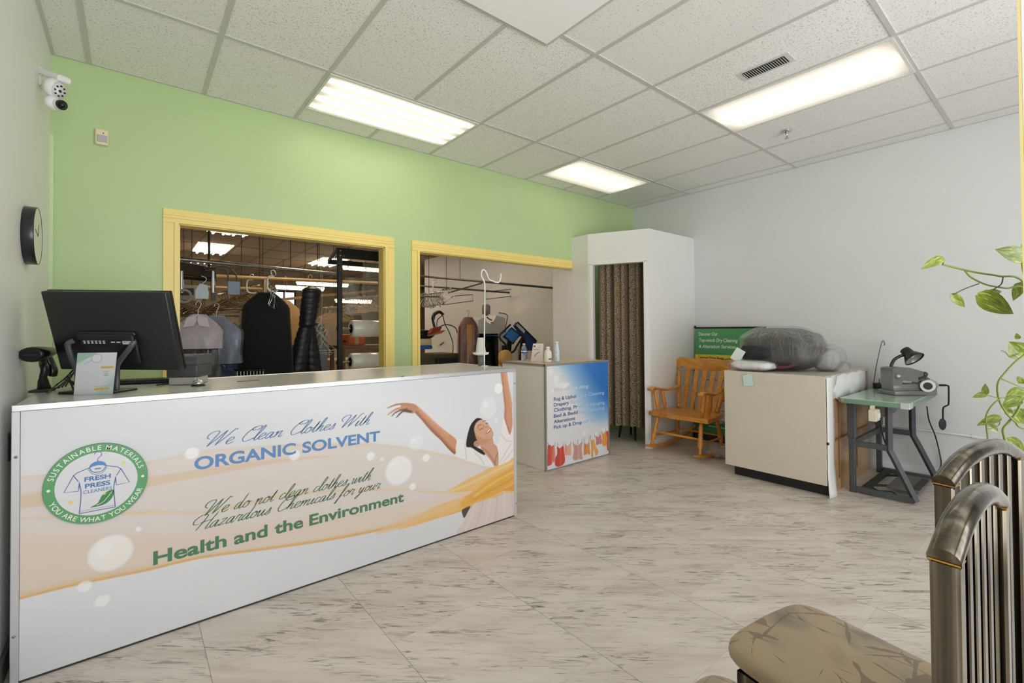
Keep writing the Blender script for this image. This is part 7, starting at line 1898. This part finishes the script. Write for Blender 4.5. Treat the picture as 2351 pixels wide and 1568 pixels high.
# grey steam press
gp = onY(1130, 800, 6.5); st2 = thing('steam_press', 'grey steam press cabinet with a curved top behind the white rod', 'press', (gp[0], 6.5, 0)); off = tuple(st2.location)
gm = mat('press_grey', 'CFCBCA', .4, noise=.04)
a0 = onY(1098, 735, 6.4); a1 = onY(1162, 720, 6.4)
prof = [onY(*p_, 6.35) for p_ in ((1098, 836), (1098, 735), (1112, 728), (1118, 740), (1126, 744), (1133, 738), (1140, 724), (1160, 730), (1160, 752), (1164, 775), (1166, 836))]
q0 = prof[0]; m = MB(off); m.prism([(p_[0]-q0[0], p_[2]-q0[2]) for p_ in prof], -.35, q0, (1, 0, 0), (0, 0, 1), bev=0); m.bx(q0[0]+.02, q0[0]+.32, 6.4, 6.65, 0, q0[2]); m.build('body', gm, st2)
m = MB(off); m.tube(catmull([onY(*p_, 6.33) for p_ in ((1145, 718), (1164, 723), (1163, 740), (1160, 755), (1163, 768))], 4), .008, 6); m.build('trim_strip', mat('press_trim', '4A4038', .5), st2)
m = MB(off); c0 = onY(1130, 741, 6.34); m.box(c0, (.065, .006, .018), None, .002); m.build('red_badge', mat('red_badge', 'B0402E', .5), st2)
m = MB(off); m.tube(catmull([onY(*p_, 6.33) for p_ in ((1118, 728), (1124, 733), (1129, 735))], 3), .010, 6); m.build('handle', black_pl, st2)
q = onY(1116, 710, 6.9); m = MB(); m.lathe([(.0, -.10), (.075, -.09), (.08, .05), (.06, .085), (.0, .09)][1:], 16, q); m.lathe([(.04, -.16), (.04, -.09)], 12, q); m.bx(q[0]-.02, q[0]+.02, q[1]-.02, q[1]+.02, 0, q[2]-.15)
tag(recentre(m.build('steam_tank', mat('tank_grey', '8C8880', .4, .2)), (q[0], q[1], 0)), 'grey rounded steam tank on a post behind the steam press', 'tank')
# black bin and red strip
a, b_ = onY(1114, 766, 5.9), onY(1142, 836, 5.9)
t = thing('black_cabinet', 'glossy black cabinet between the steam press and the blue pads', 'cabinet', ((a[0]+b_[0])/2, 6.0, 0)); off = tuple(t.location)
m = MB(off); m.bx(a[0], b_[0]+.03, 5.9, 6.2, 0, a[2], .01); m.build('body', mat('gloss_black', '0B0B0C', .15), t)
m = MB(off); m.bx(a[0]+.01, b_[0]+.02, 5.893, 5.902, a[2]-.04, a[2]-.028); m.build('chrome_strip', chrome, t)
# blue padded press heads
def pad(label, corners, Y, th, mtop, medge, tip=None):
    P = [onY(*c_, Y) for c_ in corners]; c = np.mean(P, axis=0)
    t = thing('press_pad', label, 'press pad', c)
    m = MB(tuple(c)); q0 = P[0]; m.prism([(p_[0]-q0[0], p_[2]-q0[2]) for p_ in P], -th, q0, (1, 0, 0), (0, 0, 1)); m.build('pad', mtop, t)
    m = MB(tuple(c)); m.tube([p_+np.array([0, -.004, 0]) for p_ in P], .016, 8, closed=True); m.build('piping', medge, t)
    if tip: 
        m = MB(tuple(c)); Q = [onY(*c_, Y) for c_ in tip]; q0 = Q[0]; m.prism([(p_[0]-q0[0], p_[2]-q0[2]) for p_ in Q], .006, q0+np.array([0, -.002, 0]), (1, 0, 0), (0, 0, 1)); m.build('cover_tip', mat('white_cotton', 'DDE4E4', .7), t)
    m = MB(tuple(c)); lowest = min(P, key=lambda p_: p_[2]); m.bar(c+np.array([0, .05, -.02]), (c[0], c[1]+.25, -0.0), .06, .05, (1, 0, 0)); m.build('press_leg', black_metal, t)
    return t
blue1, blue2 = mat('bright_blue_pad', '2F7CC4', .4, noise=.06), mat('royal_blue_pad', '1F3F92', .5, noise=.06)
pad('bright blue diamond-tilted press pad behind the side counter', [(1157, 772), (1174, 753), (1194, 769), (1177, 789)], 5.6, .05, blue1, black_pl)
pad('long royal blue press pad with a white tip behind the bright blue one', [(1182, 748), (1188, 740), (1231, 783), (1224, 803), (1205, 803), (1204, 778)], 5.72, .05, blue2, black_pl, [(1184, 747), (1188, 742), (1206, 758), (1203, 765)])
m = MB(); P = catmull([onY(*p_, 5.55) for p_ in ((1172, 745), (1160, 757), (1147, 770), (1150, 780), (1162, 793), (1168, 810), (1180, 806), (1188, 792), (1200, 774))], 5); m.tube(P, .016, 8)
m.bx(P[20][0]-.03, P[20][0]+.03, 5.55, 5.62, 0, P[20][2])
tag(recentre(m.build('hose_stand', black_pl), (P[20][0], 5.58, 0)), 'black bent tube stand curling around the bright blue pad', 'stand')
a = onY(1152, 812, 5.3); t = thing('ironing_puff', 'tan padded ironing block low behind the side counter', 'pad', (a[0]+.06, 5.3, 0))
m = MB(); G = folded((0, 0, .93), (.10, .08, .12), 71, 24, 14, .05); m.surf(G, 0, True, False, True); m.build('pad', mat('tan_pad', 'C49A5A', .7, noise=.25, nscale=8), t)
m = MB(); m.tube([(0, 0, 0), (0, 0, .85)], .025, 10); m.lathe([(.14, 0.001), (.13, .02), (.03, .03)], 18); m.build('stand', black_metal, t)
q = onY(1195, 790, 5.9); m = MB(); m.prism([(-.05, -.55), (.06, -.55), (.085, .05), (.03, .09), (-.06, -.08)], .08, (q[0], q[1], q[2]), (1, 0, 0), (0, 0, 1)); m.bx(q[0]-.03, q[0]+.03, q[1]-.08, q[1]-.02, 0, q[2]-.5)
tag(recentre(m.build('sleeve_board', mat('khaki_pad', '8F815C', .7, noise=.1)), (q[0], q[1], 0)), 'khaki sleeve board standing below the bright blue pad', 'board')
# white cone of thread on a cup at the end of the long counter
cy_ = 2.985; a = onY(1104, 836, cy_)
t = thing('thread_cone', 'white thread cone set on a white tray and glass cup at the counter end', 'thread cone', (a[0], cy_, CH+.001))
u1 = float(np.dot(a-C0, _f))/FPX
m = MB(); m.lathe([(.018, 0), (.022, .002), (.026, .075), (.022, .076), (.017, .004)], 18); m.build('cup', mat('clear_bottle_plastic', 'E2EAF0', .08, trans=.85), t)
m = MB(); m.lathe([(.02, .078), (.06, .088), (.066, .102), (.060, .104), (.02, .094)], 22); m.build('tray', white_pl, t)
m = MB(); m.lathe([(.040, .098), (.040, .106), (.026, .215), (.022, .22), (.0, .22)], 22); m.build('cone', mat('white_thread', 'DCD8D2', .7), t)
# dark presses and tools in the left of the right opening
a = onY(985, 790, 6.3); t = thing('pressing_machine', 'dark pressing machine with a rounded black head at the left of the right opening', 'press', (a[0], 6.4, 0)); off = tuple(t.location)
def Q(px, py, d=0): return onY(px, py, 6.3+d)
m = MB(off); b0, b1 = Q(925, 812), Q(1045, 850); m.bx(b0[0], b1[0], 6.2, 6.7, 0, b0[2]-.02, .01); m.build('base_cabinet', mat('olive_steel', '4A4630', .5, noise=.1), t)
m = MB(off); b0, b1 = Q(1000, 822, -.12), Q(1046, 850, -.12); m.bx(b0[0], b1[0], 6.14, 6.2, .5, b0[2], .01); m.build('control_box', black_pl, t)
m = MB(off); G = folded(tuple(Q(962, 768, .1)), (.24, .16, .075), 81, 30, 16, .02); m.surf(G, 0, True, False, True); m.build('press_head', mat('gloss_black', '0B0B0C', .15), t)
m = MB(off); b0, b1 = Q(930, 778, .05), Q(985, 793, .05); m.bx(b0[0], b1[0], 6.25, 6.5, b1[2], b0[2], .02, seg=2); m.build('press_buck', mat('cream_pad', 'CBB994', .7, noise=.1), t)
m = MB(off); b0, b1 = Q(930, 794, .05), Q(985, 801, .05); m.bx(b0[0], b1[0], 6.24, 6.5, b1[2], b0[2], .01); m.build('buck_edge', mat('blue_steel', '1F56B0', .4), t)
m = MB(off); m.bx(Q(940, 0)[0], Q(965, 0)[0], 6.3, 6.5, Q(0, 803)[2]-.1, Q(0, 800)[2]); m.build('neck', black_metal, t)
m = MB(off); m.tube(catmull([Q(998, 752, -.1), Q(994, 735, -.1), Q(997, 722, -.1), Q(1008, 716, -.1), Q(1016, 721, -.1)], 5), [.02]*6+[.028]*8+[.024]*7, 8); m.build('iron_handle', black_pl, t)
m = MB(off); m.tube(catmull([Q(1003, 750, -.1), Q(1004, 735, -.1), Q(1012, 727, -.1), Q(1020, 720, -.1)], 5), .007, 6); m.tube(catmull([Q(1016, 722, -.1), Q(1022, 745, -.1), Q(1030, 760, -.1), Q(1040, 790, -.1), Q(1038, 820, -.1)], 5), .008, 6); m.tube(catmull([Q(1005, 752, -.05), Q(1025, 745, -.05), Q(1045, 752, -.05), Q(1050, 765, -.05)], 5), .008, 6); m.build('steam_hose', black_pl, t)
ir = Q(998, 758, -.1); t2 = thing('steam_iron', 'red and tan steam iron resting on the dark pressing machine', 'iron', ir)
m = MB(); m.prism([(-.11, -.05), (.06, -.02), (.10, .05), (.02, .05), (-.06, .02)], .09, (0, .04, 0), (1, 0, 0), (0, 0, 1)); m.build('body', mat('iron_red', '8E2A1E', .4), t2)
m = MB(); m.prism([(-.11, -.09), (.08, -.05), (.16, .0), (.06, -.015), (-.10, -.06)], .11, (0, .05, 0), (1, 0, 0), (0, 0, 1)); m.build('soleplate', mat('iron_tan', '9A7350', .35, .3), t2)
q = Q(1014, 790, -.15); m = MB(); m.box(q, (.14, .01, .055), np.array(Matrix.Rotation(-.5, 3, 'Y')), .003); 
tk = thing('price_tag', 'white tag with a red stripe tilted on the dark pressing machine', 'tag', q); m.off = np.array(q); m.build('card', mat('pale_tag', 'D5E0DD', .7), tk)
m = MB(tuple(q)); m.box(q+np.array([0, -.006, .004]), (.085, .003, .02), np.array(Matrix.Rotation(-.5, 3, 'Y'))); m.build('stripe', mat('red_badge', 'B0402E', .5), tk)
m = MB(off); q = Q(1034, 755, -.2); m.bar(q, Q(1044, 771, -.2), .035, .02, (0, 1, 0)); m.build('spray_handle', white_pl, t)
a = onY(958, 616, 7.9); m = MB(); m.ball(a+np.array([-.06, 0, 0]), (.16, .16, .22), 16, 10); m.tube([a+np.array([-.06, 0, .2]), (a[0]-.06, a[1], H-.001)], .02, 8); tag(recentre(m.build('hanging_bag', mat('dark_bag', '4A463F', .8)), a), 'dark rounded bag hanging at the top left of the right opening', 'bag')
